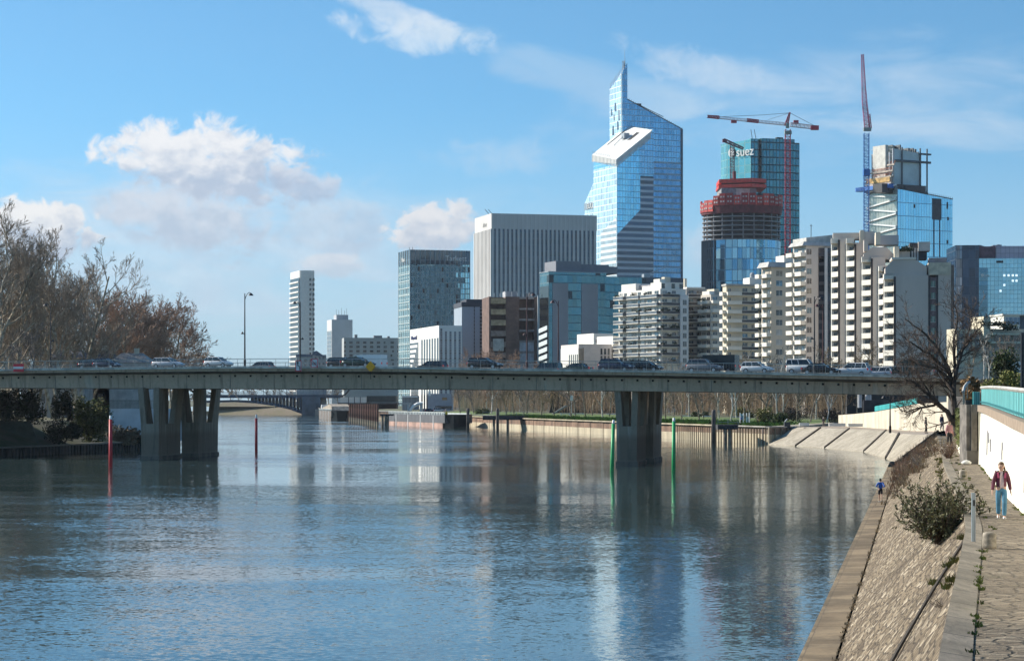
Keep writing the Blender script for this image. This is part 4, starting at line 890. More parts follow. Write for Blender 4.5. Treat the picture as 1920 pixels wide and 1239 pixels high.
for i in range(31):
    z = zl - i * fh; mb = MB()
    k = 1 if i % 2 else -1
    pts = [(-.9, .2, z - fh * (.5 + .38 * k)), (-.9, Dd * .5, z - fh * .5), (-.9, Dd, z - fh * (.5 - .38 * k) )]
    mb.path(pts, .55, 4); mb.build('zigzag_band', ZW, t)
for a, b, za, zb2 in ((1748, 1765, 372, 412), (1775, 1777.5, 379, 392), (1713, 1716, 383, 390), (1776, 1779, 407, 413), (1775, 1778, 450, 457)):
    mb = MB(); mb.box(f.a(a), f.a(b), -.15, .1, f.zf(a, zb2), f.zf(a, za)); mb.build('open_bay', M('bay_dark', (.03, .045, .06), .5, var=.3, scale=.3), t)
for a in (1750, 1761):
    mb = MB(); mb.box(f.a(a), f.a(a) + .7, -.2, .1, f.zf(a, 482), f.zf(a, 412)); mb.build('hoist_track', M('track_navy', (.07, .13, .2)), t)
mb = MB(); mb.path([(0, 0, z0 + .4), (Wd, 0, z1 + .4)], .35, 4)
for i in range(30): u = i / 29; mb.tube((Wd * u, 0, z0 + (z1 - z0) * u), (Wd * u, 0, z0 + (z1 - z0) * u + 1.6), .12, n=3)
mb.build('roof_rail', DARK, t)
# core block and steelwork on top (still part of the building)
YK = 1275; fk = FR(1694, YK, 24); kt = lambda px, py: None
ux = lambda px: f.a(px) ; TOPW = M('core_bluegrey', (.62, .72, .73), .8, var=.08, scale=.08)
xa, xb = f.a(1694), f.a(1745)
mb = MB(); mb.top4(xa, xb, 8, 26, z1 - 4, (f.zf(1694, 276), f.zf(1745, 286), f.zf(1745, 284), f.zf(1694, 272))); mb.build('core_block', TOPW, t)
mb = MB()
for x in (xa + 5, xb - 1.5, xb + 3.5): mb.tube((x, 7.2, z1), (x, 7.2, f.z(272)), .45, n=4)
mb.box(xa + .5, xb + 6, 6.6, 8, f.z(300), f.z(296)); mb.box(xb - 2, xb + 6, 6.4, 8, f.z(284), f.z(281)); mb.build('core_formwork', M('form_dark', (.07, .10, .12), .6), t)
mb = MB()
for i in range(26): x = xa + (xb - xa) * R.random(); z = f.zf(1694, 276) + (f.zf(1745, 286) - f.zf(1694, 276)) * (x - xa) / (xb - xa); mb.box(x, x + R.uniform(.4, 1.4), 8 + R.uniform(0, 9), 18, z - .5, z + R.uniform(.6, 3.2))
mb.build('core_top_gear', M('gear_grey', (.16, .18, .19), .7, var=.3, scale=.5), t)
yb = lambda px: f.b(px); LT = M('stair_cream', (.62, .55, .42), .8, var=.15, scale=.4)
mb = MB(); mb.box(xa - 3.4, xa - .02, 8, 20, z0, f.z(272)); mb.build('lit_core_side', LT, t)
mb = MB(); mb.box(xa - 5.5, xa - 3.42, 9, 20, z0, f.z(269)); mb.build('stair_shaft', M('shaft_white', (.68, .66, .6), .8, var=.1, scale=.4), t)
FLR = M('deck_raw', (.50, .42, .35), .85, var=.2, scale=.4)
for py, x0_, y1_ in ((341, -3, Dd * .98), (329, -3, Dd * .98), (318, -2, Dd * .9), (306, 0, Dd * .78)):
    mb = MB(); mb.box(x0_, xa - 5, 2, y1_, f.z(py) - .9, f.z(py)); mb.build('floor_deck', FLR, t)
    mb = MB(); 
    for y in range(3, int(y1_), 3): mb.tube((x0_ + .2, y, f.z(py)), (x0_ + .2, y, f.z(py) + 1.5), .1, n=3)
    mb.path([(x0_ + .2, 2, f.z(py) + 1.4), (x0_ + .2, y1_, f.z(py) + 1.4)], .16, 3); mb.path([(x0_ + .2, 2, f.z(py) + .7), (x0_ + .2, y1_, f.z(py) + .7)], .14, 3); mb.build('site_guardrail', M('rail_orange', (.5, .16, .07)), t)
mb = MB(); mb.box(-3.2, -2.9, 3, Dd * .92, f.z(340), f.z(331)); mb.build('site_netting', M('net_orange', (.60, .38, .14), .8, var=.25, scale=.4), t)
for i in range(7):
    y = 4 + i * (Dd - 6) / 6.5; mb = MB(); mb.tube((0, y, f.z(350)), (0, y, f.z(277 + 5 * (i % 3) + i)), .42, n=4); mb.build('steel_column', M('column_pale', (.55, .57, .62)), t)
mb = MB(); mb.path([(0, 4, f.z(279)), (0, Dd * .9, f.z(274))], .2, 3); mb.path([(0, 4, f.z(288)), (0, Dd * .9, f.z(283))], .2, 3); mb.build('steel_beam', M('column_pale', (.55, .57, .62)), t)
mb = MB(); mb.box(-4.2, -.3, 2.5, Dd * 1.25, f.z(352), f.z(344.5)); mb.build('blue_platform', M('platform_blue', (.03, .19, .60), .6, var=.1), t)
mb = MB(); mb.box(-3.6, -.3, 2.8, Dd, f.z(356), f.z(352.2)); mb.box(xa - 12, xb, 4, 12, z0 - 2, z0 + 3); mb.build('platform_underside', DARK, t)
YC = 1205; p = lambda px, py: P(px, py, YC); BLU = M('crane_blue', (.03, .17, .50), .5, var=.1)
t = thing('luffing_crane', 'crane with a blue mast and a raised red jib beside the unfinished tower', 'crane', tuple(P(1624, 640, YC)))
mb = MB(); mb.lattice(p(1624.5, 560), p(1624.5, 250), 2.6, 56, .17); crane_part(mb, 'mast', BLU, t)
mb = MB(); mb.box(p(1619, 0).x, p(1633, 0).x, YC - 1.5, YC + 1.5, p(0, 246).z, p(0, 240).z); crane_part(mb, 'slewing_platform', M('cab_grey', (.25, .3, .3)), t)
mb = MB(); mb.lattice(p(1626, 242), p(1620.5, 190), 2.6, 14, .17, w1=2.2); mb.lattice(p(1620.5, 190), p(1617, 102), 2.2, 24, .14, w1=1.2); crane_part(mb, 'jib', M('crane_magenta', (.48, .14, .26), .5, var=.25, scale=.3), t)
mb = MB(); mb.path([p(1632, 240), p(1629, 215), p(1617, 104)], .1, 3); mb.lattice(p(1632, 241), p(1629, 214), 1.2, 5, .15); crane_part(mb, 'a_frame', CR, t)
mb = MB(); mb.box(p(1618.5, 0).x, p(1630.5, 0).x, YC - 1.7, YC + 1.7, p(0, 330).z, p(0, 318).z); crane_part(mb, 'climbing_collar', BLU, t)

# dark glass office at the right edge
f = FR(1835, 900, -3); t = f.thing('dark_glass_office', 'dark and pale blue glass office block with a mauve roof storey at the right edge', 'office building')
mb = MB(); mb.box(f.a(1791), 0, -1, 25, ZG, f.z(460)); mb.build('dark_wing', GL('dark_office', (.045, .06, .09), (.06, .08, .11), du=2.5, dv=3.6, lu=.05, lv=.04, metal=.6, var=.6, wob=.02), t)
mb = MB(); mb.box(f.a(1792), f.a(1803), -1.2, -.9, ZG, f.z(461)); mb.build('pale_strip', GL('pale_strip', (.36, .34, .36), (.12, .12, .14), du=.9, dv=3.6, lu=.2, lv=.1, metal=.4, var=1.0, wob=.08), t)
mb = MB(); mb.box(.05, f.a(1960), 0, 25, ZG, f.z(484.5)); mb.build('glass_facade', GL('pale_office', (.30, .50, .58), (.17, .28, .34), du=1.55, dv=1.75, lu=.06, lv=.06, metal=.85, var=.14, wob=.012), t)
mb = MB(); mb.box(.0, f.a(1868), 2, 22, f.z(484), f.z(461.5)); mb.build('roof_storey', M('storey_wine', (.16, .09, .12), .5, .3, var=.3, scale=.3), t)
mb = MB(); mb.box(f.a(1868) + .05, f.a(1960), 1.5, 25, f.z(484), f.z(461)); mb.build('mauve_storey', GL('mauve_panel', (.42, .38, .46), (.16, .15, .2), du=1.75, dv=2.1, lu=.06, lv=.07, metal=.25, var=.15, wob=0, rough=.3), t)
mb = MB(); mb.box(.3, f.a(1852), -.2, .1, ZG, f.z(502)); mb.build('lift_bay', GL('bay_glass', (.12, .22, .28), (.2, .32, .38), du=4, dv=1.75, lu=.02, lv=.08, metal=.8, var=.3), t)
mb = MB(); mb.box(f.a(1868), f.a(1881), -.12, .05, f.z(493), f.z(489)); mb.build('louvre', DARK, t)
text('sign_lettering', 'TDN', 1.35, SIGNW, t, (f.a(1847.2), -.45, f.z(517)), FRONT, .05, 1.1)
mb = MB(); mb.lathe([(.25, -.05), (.6, -.05), (.6, .05), (.25, .05)], 16); e_ = mb.build('sign_emblem', SIGNW, t); e_.location = (f.a(1841.5), -.45, f.z(516)); e_.rotation_euler = (pi / 2, 0, 0)
LITW = M('lit_window', (.7, .85, .9), .4, var=.02, emit=.8)
for px, py in ((1881, 516), (1889, 516), (1897, 516), (1904, 516), (1897, 526), (1904, 526), (1881, 534), (1874, 545)):
    mb = MB(); mb.box(f.a(px), f.a(px + 4), -.1, .02, f.z(py + 2.5), f.z(py - 1.5)); mb.build('lit_window', LITW, t)
for a, b in ((1811, 1824), (1831, 1846), (1861, 1889)):
    mb = MB()
    for k in range(7): x = f.a(a + (b - a) * k / 7); mb.box(x, x + .9, 4, 8, f.z(461), f.z(458.5 + 1.8 * abs(k - 3) / 3) + R.uniform(-.2, .3))
    mb.build('roof_plant', M('plant_grey', (.21, .22, .25)), t)
# ---------------------------------------------------------------- apartment blocks along the park
def item_mesh(kind, side, x0, x1, depth, h0, h1, mats, tri=False):
    """facade piece; side 'f' lies along local x facing -y, side 'l' along local y facing -x"""
    mb = MB()
    def bx(u0, u1, o0, o1, z0, z1, mi=0):
        if side == 'f': mb.box(u0, u1, -o1, -o0, z0, z1, mi)
        else: mb.box(-o1, -o0, u0, u1, z0, z1, mi)
    if kind == 'bal':
        bx(x0, x1, 0, depth, -.2, 0, 0); bx(x0, x1, depth - .12, depth, .0, h1 - .12, 1); bx(x0 - .05, x1 + .05, depth - .16, depth + .05, h1 - .12, h1, 0)
        bx(x0, x0 + .1, .02, depth - .12, 0, h1 - .1, 1); bx(x1 - .1, x1, .02, depth - .12, 0, h1 - .1, 1)
    elif kind == 'tri':
        pts = [(0, x0), (-depth, x1 * .8), (-depth, x1), (0, x1)]
        mb.prism(pts, -.22, 0, 0); mb.extr([(0, x0 - .02, 0), (-depth, x1 * .8, 0), (-depth, x1 * .8, h1), (0, x0 - .02, h1)], (.1, .15, 0), 0); mb.box(-depth, -depth + .1, x1 * .8, x1, 0, h1, 0)
    else:
        bx(x0, x1, -.05, .06, h0, h1, 0); bx(x0 - .08, x1 + .08, .02, .1, h0 - .1, h0, 1); bx((x0 + x1) / 2 - .04, (x0 + x1) / 2 + .04, .06, .09, h0, h1, 1)
    return mb.mesh('balcony' if kind in ('bal', 'tri') else 'window', mats)
FRW = M('window_frame', (.66, .64, .60), .6, var=.04)
PGLASS = M('parapet_glass', (.16, .18, .21), .25, .2, var=.2, scale=.3); PDARK = M('parapet_dark', (.045, .045, .05), .4, var=.3, scale=.5); PWHITE = M('parapet_white', (.80, .75, .66), .7, var=.03)
SHUT = M('shutter', (.5, .5, .48), .7, var=.1); CURT = M('curtain_cream', (.34, .30, .24), .5, var=.3, scale=3); CURT2 = M('glass_skyblue', (.12, .19, .24), .08, .5, var=.3)
def floors(t, ztop, fh, nfl, items):
    for it in items:
        kind, side, x0, x1, depth, h0, h1, mats = it[:8]; skip = it[8] if len(it) > 8 else ()
        me = item_mesh(kind, side, x0, x1, depth, h0, h1, mats)
        for i in range(nfl):
            if i in skip: continue
            ov = None
            if kind == 'win': ov = R.choice((None, None, None, None, [SHUT, FRW], [CURT, FRW], [CURT2, FRW], [BLACKGL, FRW]))
            inst(me.name.split('.')[0], me, t, (0, 0, ztop - (i + 1) * fh), mats=ov)
def body(f, px0, px2, top, mat, t, D=None):
    W_ = f.a(px2); D_ = D if D else f.b(px0); z = f.z(top); mb = MB(); mb.box(0, W_, 0, D_, ZG, z); mb.build('wall', mat, t); return W_, D_, z
def hut(t, x0, x1, y0, y1, z0, z1, mat, name='roof_hut'):
    mb = MB(); mb.box(x0, x1, y0, y1, z0, z1); mb.build(name, mat, t)
def plants(t, spots, mat, s=.5):
    for (x, y, z) in spots:
        mb = MB()
        for k in range(26):
            c = Vector((x + R.gauss(0, s), y + R.gauss(0, s * .5), z + abs(R.gauss(0, s * .7)))); a = Vector((R.gauss(0, 1), R.gauss(0, 1), R.gauss(0, 1))).normalized() * .3; b = a.orthogonal() * .9
            mb.quad(c - a, c + b, c + a, c - b)
        mb.build('balcony_plant', mat, t)
LEAFD = M('leaf_dark', (.035, .055, .02), .8, var=.35, scale=2); LEAFG = M('leaf_green', (.07, .10, .025), .8, var=.35, scale=2); LEAFY = M('leaf_olive', (.19, .18, .045), .85, var=.3, scale=2)

f = FR(1238, 738, 27); t = f.thing('apartment_block', 'white apartment block with long planted balconies right of the small white buildings', 'apartment building')
Wd, Dd, zt = body(f, 1160, 1286, 541, WHITE, t)
fh = 15.6 / F * 738
its = [('bal', 'l', .2, Dd * .40, 1.3, 0, 1.0, [PWHITE, PGLASS]), ('bal', 'l', Dd * .43, Dd * .72, 1.5, 0, 1.0, [PWHITE, PGLASS]), ('bal', 'l', Dd * .76, Dd * 1.0, 2.2, 0, 1.0, [PWHITE, PGLASS]),
       ('bal', 'f', 0, Wd * .66, 1.5, 0, 1.0, [PWHITE, PDARK])]
for u0, u1 in ((.04, .13), (.2, .3), (.33, .38), (.46, .53), (.56, .68), (.8, .86), (.9, .97)): its.append(('win', 'l', Dd * u0, Dd * u1, 0, .1, 2.1, [WIN, FRW]))
for u0, u1 in ((.08, .26), (.46, .6)): its.append(('win', 'f', Wd * u0, Wd * u1, 0, .1, 2.1, [WIN, FRW]))
floors(t, zt, fh, 9, its)
hut(t, Wd * .68, Wd, -1.7, 0, ZG, zt - 2, M('pier_white', (.70, .70, .70), .8, var=.04), 'corner_pier')
me = item_mesh('win', 'f', Wd * .78, Wd * .92, 0, .2, 1.8, [WIN, FRW])
for i in range(1, 10): inst('window', me, t, (0, -1.7, zt - (i + 1) * fh))
zz = f.z(530)
hut(t, .6, 6, Dd * .62, Dd * .97, zt, f.z(527), WHITE, 'penthouse'); hut(t, 1.2, 6, Dd * .2, Dd * .5, zt, f.z(534), WHITE, 'penthouse'); hut(t, 1.0, Wd * .95, 1, 8, zt, f.z(528.5), WHITE, 'penthouse'); hut(t, 2, Wd, 8.2, Dd * .9, zt, f.z(531), M('roof_mauve', (.4, .37, .38)), 'roof_block')
hut(t, Wd * .35, Wd * .58, 3, 5, f.z(528), f.z(518), CREAM, 'chimney'); hut(t, Wd * .1, Wd * .32, 2, 6, f.z(528.5), f.z(522), WHITE, 'penthouse')
for px in (1243, 1262, 1277):
    mb = MB(); mb.box(f.a(px) , f.a(px) + 1.3, .9, 1.05, f.z(540), f.z(531)); mb.build('window', WIN, t)
plants(t, [(-1, Dd * R.uniform(.05, .95), zt - fh * R.randint(1, 9) + .9) for _ in range(16)] + [(Wd * R.uniform(.0, .6), -1.4, zt - fh * R.randint(1, 9) + .9) for _ in range(14)], LEAFD)

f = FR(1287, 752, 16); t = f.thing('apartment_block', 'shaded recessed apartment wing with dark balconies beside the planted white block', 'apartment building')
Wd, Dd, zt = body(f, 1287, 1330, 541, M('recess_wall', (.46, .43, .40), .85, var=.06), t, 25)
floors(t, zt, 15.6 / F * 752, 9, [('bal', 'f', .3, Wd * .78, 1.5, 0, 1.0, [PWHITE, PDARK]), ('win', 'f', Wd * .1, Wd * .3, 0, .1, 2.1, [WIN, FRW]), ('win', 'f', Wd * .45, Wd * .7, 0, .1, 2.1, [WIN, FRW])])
hut(t, Wd * .1, Wd * .2, 4, 5, zt, f.z(521), CREAM, 'chimney'); hut(t, 0, Wd * .8, -.5, 3, zt, zt + .5, WHITE, 'parapet')
f = FR(1333, 742, 24); t = f.thing('apartment_block', 'low cream apartment wing with lit white balconies between the planted block and the beige blocks', 'apartment building')
Wd, Dd, zt = body(f, 1314, 1356, 552, M('wing_cream', (.60, .55, .48), .85, var=.06), t)
fh = 16.4 / F * 742
floors(t, zt, fh, 8, [('bal', 'l', .5, Dd * .95, 1.4, 0, 1.0, [PWHITE, PWHITE]), ('bal', 'f', 0, Wd * .5, 1.4, 0, 1.0, [PWHITE, PWHITE]), ('win', 'l', Dd * .1, Dd * .4, 0, .1, 2.1, [WIN, FRW]), ('win', 'l', Dd * .5, Dd * .85, 0, .1, 2.1, [WIN, FRW]), ('win', 'f', Wd * .15, Wd * .5, 0, .1, 2.1, [WIN, FRW])])
hut(t, .5, 5, 2, Dd, zt, f.z(545), WHITE, 'penthouse'); hut(t, Wd * .5, Wd * .9, 2, 7, zt, f.z(541), CREAM, 'penthouse')
plants(t, [(-1, Dd * R.uniform(.05, .95), zt - fh * R.randint(1, 8) + .9) for _ in range(8)], LEAFD)

f = FR(1362, 700, 14); t = f.thing('apartment_block', 'beige apartment block with two window columns and dark rails below the round tower', 'apartment building')
Wd, Dd, zt = body(f, 1355, 1432, 536, M('block_cream', (.76, .66, .50), .85, var=.05, scale=.15), t); fh = 17.0 / F * 700
floors(t, zt, fh, 9, [('bal', 'f', 0, Wd * .38, 1.3, 0, 1.0, [PWHITE, PWHITE]), ('bal', 'f', Wd * .39, Wd * .82, 1.2, 0, .9, [PWHITE, PDARK]), ('win', 'f', Wd * .43, Wd * .56, 0, .1, 2.1, [WIN, FRW]), ('win', 'f', Wd * .67, Wd * .78, 0, .1, 2.1, [WIN, FRW]), ('win', 'f', Wd * .05, Wd * .12, 0, .2, 2.0, [WIN, FRW]), ('bal', 'l', .3, Dd * .9, 1.2, 0, 1.0, [PWHITE, PWHITE]), ('win', 'f', Wd * .9, Wd * .97, 0, .2, 2.0, [WIN, FRW])])
hut(t, -.4, Wd + .3, -.8, Dd, zt, zt + .6, M('roof_edge', (.5, .48, .45)), 'parapet'); hut(t, Wd * .68, Wd * 1.05, 2, 8, zt + .6, f.z(519), WHITE, 'penthouse')
mb = MB(); mb.lathe([(.75, 0), (.75, 1.0), (.5, 1.5), (.1, 1.7)], 12, (Wd * .78, 3, f.z(519))); mb.build('roof_vent', GREY, t)
plants(t, [(Wd * .88, -.6, zt - fh * k + .6) for k in range(1, 9)], LEAFD, .45)

f = FR(1446, 668, 18); t = f.thing('apartment_block', 'beige apartment tower with stacked white balconies, shorter of the two with a pale roof edge', 'apartment building')
Wd, Dd, zt = body(f, 1428, 1492, 501, M('front_beige', (.66, .57, .46), .85, var=.05, scale=.15, stretch=(1, 1, .3)), t); fh = 18.4 / F * 668
floors(t, zt, fh, 10, [('bal', 'l', .1, Dd * .55, 1.5, 0, 1.0, [PWHITE, PWHITE]), ('bal', 'l', Dd * .6, Dd, 2.2, 0, 1.0, [PWHITE, PWHITE]), ('win', 'l', Dd * .12, Dd * .35, 0, .1, 2.1, [WIN, FRW]), ('win', 'l', Dd * .65, Dd * .9, 0, .1, 2.1, [WIN, FRW]), ('win', 'f', Wd * .2, Wd * .45, 0, .3, 1.9, [WIN, FRW]), ('bal', 'f', Wd * .82, Wd, 1.3, 0, 1.0, [PWHITE, PWHITE])])
mb = MB(); mb.hexa([(-1.6, -1, zt), (Wd, -1, zt), (Wd, Dd, zt), (-1.6, Dd, zt)], [(-.6, .2, f.z(491)), (Wd, .2, f.z(491)), (Wd, Dd, f.z(491)), (-.6, Dd, f.z(491))]); mb.build('sloped_parapet', M('roof_edge', (.5, .48, .45)), t)
hut(t, Wd * .7, Wd * 1.3, 3, 9, f.z(491), f.z(477), WHITE, 'penthouse')
plants(t, [(Wd * .9, 3, f.z(477)), (Wd * 1.1, 3, f.z(477))], M('plant_red', (.14, .05, .03)), .6)

f = FR(1511, 640, 18); t = f.thing('apartment_block', 'tall grey apartment tower with stacked white balconies and a dark glazed strip on its front', 'apartment building')
Wd, Dd, zt = body(f, 1487, 1558, 461, M('tower_greybeige', (.60, .56, .52), .85, var=.05, scale=.15, stretch=(1, 1, .3)), t); fh = 18.3 / F * 640
floors(t, zt, fh, 12, [('bal', 'l', .1, Dd * .5, 1.6, 0, 1.0, [PWHITE, PWHITE]), ('bal', 'l', Dd * .55, Dd, 2.3, 0, 1.0, [PWHITE, PWHITE]), ('win', 'l', Dd * .1, Dd * .3, 0, .1, 2.1, [WIN, FRW]), ('win', 'l', Dd * .6, Dd * .9, 0, .1, 2.1, [WIN, FRW]), ('win', 'f', Wd * .04, Wd * .22, 0, .3, 1.9, [WIN, FRW])])
mb = MB(); mb.box(Wd * .5, Wd * .99, -.25, 0, ZG, zt - .5); mb.build('glazed_strip', GL('strip_black', (.025, .03, .045), (.05, .055, .07), du=30, dv=2.75, lu=0, lv=.35, metal=.2, var=1.2), t)
mb = MB(); mb.box(Wd * .72, Wd * .83, -.6, -.26, ZG, zt - .5); mb.build('front_pier', M('pier_white', (.70, .70, .70)), t)
mb = MB(); mb.hexa([(-1.6, -1, zt), (Wd, -1, zt), (Wd, Dd, zt), (-1.6, Dd, zt)], [(-.6, 0, f.z(453)), (Wd, 0, f.z(453)), (Wd, Dd, f.z(453)), (-.6, Dd, f.z(453))]); mb.build('sloped_parapet', M('roof_edge', (.5, .48, .45)), t)
mb = MB(); mb.top4(Wd * .2, Wd * 1.5, 3, 12, f.z(453), (f.z(444), f.z(436), f.z(436), f.z(444))); mb.build('penthouse', M('penthouse_pale', (.58, .56, .52)), t)
mb = MB(); mb.tube((Wd * .45, 4, f.z(446)), (Wd * .45, 4, f.z(418)), .1, n=4); mb.path([(Wd*.40, 4, f.z(421)), (Wd * .5, 4, f.z(421))], .06, 3); mb.build('aerial', DARK, t)

f = FR(1676, 580, -7); t = f.thing('apartment_block', 'large stepped apartment block of taupe walls and five stacks of white balconies', 'apartment building')
TW = M('tooth_taupe', (.60, .525, .47), .85, var=.05, scale=.12, stretch=(1, 1, .25)); DSTRIP = M('strip_shadow', (.05, .048, .055), .8)
def tooth(pg0, pg1, top, depth_off, pb0, btop, first=0, fhp=20.0):
    """taupe wall from column pg0 to pg1 and the balcony stack on its left starting at column pb0"""
    yo = depth_off; Yd = 580 + yo
    xl = lambda px: f.a(px, yo)
    x0, x1 = xl(pg0), xl(pg1); Yd = 580 + yo * cos(f.p) + x0 * sin(f.p); z = zat(top, Yd)
    mb = MB(); mb.box(x0, x1, yo, yo + 26, ZG, z); mb.build('wing_wall', TW, t)
    mb = MB(); mb.box(x0 - .05, x0 + .5, yo - .12, yo + .1, ZG, z - .4); mb.build('shadow_strip', DSTRIP, t)  # thin shadow at the wall's left edge, painted as a dark strip
    w = x0 - xl(pb0); fh = fhp / F * Yd; me = item_mesh('tri', 'l', 0.0, 4.2, w * .98, 0, 1.15, [PWHITE, PWHITE]); zb = zat(btop, Yd)
    mw = MB(); mw.box(-w * .55, -.1, 4.0, 4.3, 0, 2.1); mw = mw.mesh('window', [BLACKGL])
    mb = MB(); mb.box(x0 - w * .9, x0, yo + 4.3, yo + 10, ZG, zb); mb.build('recess_wall', WHITE, t)
    hut(t, x0 - w, x0, yo + .6, yo + 4.4, zb - 1.4, zb, PWHITE, 'top_parapet')
    for i in range(int((zb - 14) / fh)):
        inst('balcony', me, t, (x0, yo, zb - (i + 1) * fh - 1.6)); inst('window', mw, t, (x0, yo, zb - (i + 1) * fh - 1.5))
tooth(1571.5, 1588, 447, 30, 1558.5, 446); tooth(1602, 1622, 455, 22, 1587, 446); tooth(1633, 1660, 482, 14, 1616, 481); tooth(1656.5, 1668, 498, 7, 1648, 498); tooth(1676, 1742, 516, 0, 1657.5, 513)
Wd = f.a(1790); z = f.z(516)
mb = MB(); mb.box(f.a(1742), f.a(1757), .3, 20, ZG, z - .5); mb.build('stair_strip', M('stair_mauve', (.20, .15, .16), .8, var=.1), t)
me = item_mesh('win', 'f', f.a(1745.5), f.a(1754), 0, 0, 1.5, [M('pane_green', (.16, .26, .22), .2), FRW])
for i in range(8): inst('window', me, t, (0, .3, f.z(538 + i * 22)))
for a, b in ((1740.5, 1744), (1756, 1759)):
    mb = MB(); mb.box(f.a(a), f.a(b), -.1, .4, ZG, z); mb.build('shadow_strip', DSTRIP, t)  # painted shadow on both sides of the stair strip
mb = MB(); mb.box(f.a(1759), f.a(1783), 0, 24, ZG, z); mb.build('wing_wall', TW, t)
mb = MB(); mb.box(f.a(1783) + .02, f.a(1789.5), .8, 24, ZG, f.z(497)); mb.build('wing_wall', M('tooth_dark', (.23, .19, .175)), t)
mb = MB(); mb.extr([(f.a(1660), .6, z), (f.a(1738), .6, z), (f.a(1738), .6, f.z(500)), (f.a(1715), .6, f.z(486)), (f.a(1676), .6, f.z(486)), (f.a(1660), .6, f.z(502))], (0, 20, 0)); mb.build('gable_storey', TW, t)
mb = MB(); mb.box(f.a(1672), f.a(1718), .3, 12, f.z(486), f.z(482.5)); mb.build('roof_cap', PWHITE, t)
mb = MB(); mb.box(f.a(1741), f.a(1783), -.2, 14, z, f.z(493)); mb.build('beige_parapet', M('parapet_beige', (.62, .55, .43), .85), t)
mb = MB(); mb.extr([(f.a(1617, 14.5), 14.5, f.z(480)), (f.a(1680, 14.5), 14.5, f.z(480)), (f.a(1676, 14.5), 14.5, f.z(470)), (f.a(1662, 14.5), 14.5, f.z(456)), (f.a(1636, 14.5), 14.5, f.z(456)), (f.a(1620, 14.5), 14.5, f.z(468))], (0, 14, 0)); mb.build('gable_storey', TW, t)
PENT = M('penthouse_taupe', (.60, .54, .47), .85, var=.06)
for a, b, y, p0, p1, m in ((1562, 1612, 33, 447, 436, PENT), (1612, 1640, 30, 456, 434, PENT), (1613, 1620, 29.5, 456, 431, CREAM), (1640, 1685, 26, 458, 441, TW), (1642, 1651, 16, 458, 435, CREAM), (1620, 1628, 14.2, 470, 449, TW), (1677, 1686, 8, 486, 462, CREAM), (1686, 1706, 10, 486, 468, PENT), (1706, 1738, 16, 486, 456, M('penthouse_dark', (.09, .085, .09))), (1722, 1744, 14, 470, 454, PENT), (1742, 1775, 8, 494, 484, M('penthouse_mauve', (.3, .27, .28)))):
    hut(t, f.a(a, y), f.a(b, y), y, y + 6, zat(p0 + 1, 580 + y), zat(p1, 580 + y), m, 'penthouse')
for a in (1709, 1714, 1719): hut(t, f.a(a, 16), f.a(a + 3, 16), 15.7, 16.02, f.z(484), f.z(458), FRW, 'window')
plants(t, [(f.a(1690 + 3 * k, 9), 9, f.z(466)) for k in range(6)], LEAFD, .7)
for a, p in ((1572, 431), (1590, 431), (1598, 432)): hut(t, f.a(a, 34), f.a(a, 34) + .8, 34, 35, f.z(437), f.z(p), DARK, 'vent')

# small white buildings at the foot of the glass office
f = FR(1085, 765, 16); t = f.thing('small_building', 'low white annex with narrow black slit windows and a grey pink front', 'building')
Wd, Dd, zt = body(f, 1052, 1147, 645, M('annex_pink', (.70, .62, .58), .85, var=.04), t)
hut(t, -.12, 0, 0, Dd, ZG, f.z(645) - 1.2, WHITE, 'white_side')
for k in range(5): mb = MB(); y = Dd * (.03 + .11 * k); mb.box(-.2, 0, y, y + Dd * .05, ZG + 4, f.z(664)); mb.build('window', BLACKGL, t)
hut(t, 0, Wd * .12, -.15, 0, ZG, zt - 1.5, M('annex_tan', (.42, .34, .27)), 'tan_panel'); hut(t, Wd * .13, Wd * .15, -.12, 0, f.z(685), f.z(652), BLACKGL, 'window')
me = item_mesh('win', 'f', 0, Wd * .055, 0, 0, 2.0, [WIN, DARK])
for x in (.66, .77, .88):
    for j in range(3): inst('window', me, t, (Wd * x, 0, f.z(664) - j * 2.5))
f = FR(1113, 800, 20); t = f.thing('small_building', 'plain white box building with a bright blank wall behind the annex', 'building')
body(f, 1110, 1150, 625, M('box_white', (.85, .82, .76), .8, var=.02), t, 16); hut(t, .8, 1.9, -.1, .1, f.z(643), f.z(636), DARK, 'door')
f = FR(1149, 770, 25); t = f.thing('small_building', 'narrow white house with small balconies squeezed left of the planted block', 'building')
Wd, Dd, zt = body(f, 1146, 1165, 630, WHITE, t, 12); floors(t, zt, 2.7, 5, [('bal', 'f', 0, Wd, 1.0, 0, .9, [PWHITE, PGLASS])])
# cream terraced houses at far right
f = FR(1846, 470, 9); t = f.thing('terrace_house', 'cream stepped terrace building with roof garden behind the bare riverside tree', 'building')
CR2 = M('terrace_cream', (.70, .62, .46), .85, var=.06)
Wd = f.a(1935); mb = MB(); mb.box(f.a(1800), Wd, 2, 8, ZG, f.z(616)); mb.build('wall', CR2, t)
hut(t, f.a(1846), f.a(1859), .5, 8, f.z(640), f.z(593), CR2, 'stair_head'); hut(t, f.a(1859), Wd, .8, 12, ZG, f.z(622), M('terrace_shade', (.42, .36, .28)), 'lower_storey')
for p in (624, 640): hut(t, f.a(1859), Wd, -.6, .8, f.z(p + 4), f.z(p), CR2, 'terrace_parapet')
me = item_mesh('win', 'f', 0, 1.5, 0, 0, 1.7, [WIN, FRW])
for i in range(7):
    for j in range(2): inst('window', me, t, (f.a(1800 + i * 17), .75 if i > 3 else 2, f.z(640 + j * 14)))
plants(t, [(f.a(1850 + 6 * k), .8, f.z(610)) for k in range(7)], M('leaf_rust', (.16, .11, .04)), .6); plants(t, [(f.a(1886 + 4 * k), -.3, f.z(618 - 3 * (k % 2))) for k in range(4)], LEAFD, .7)
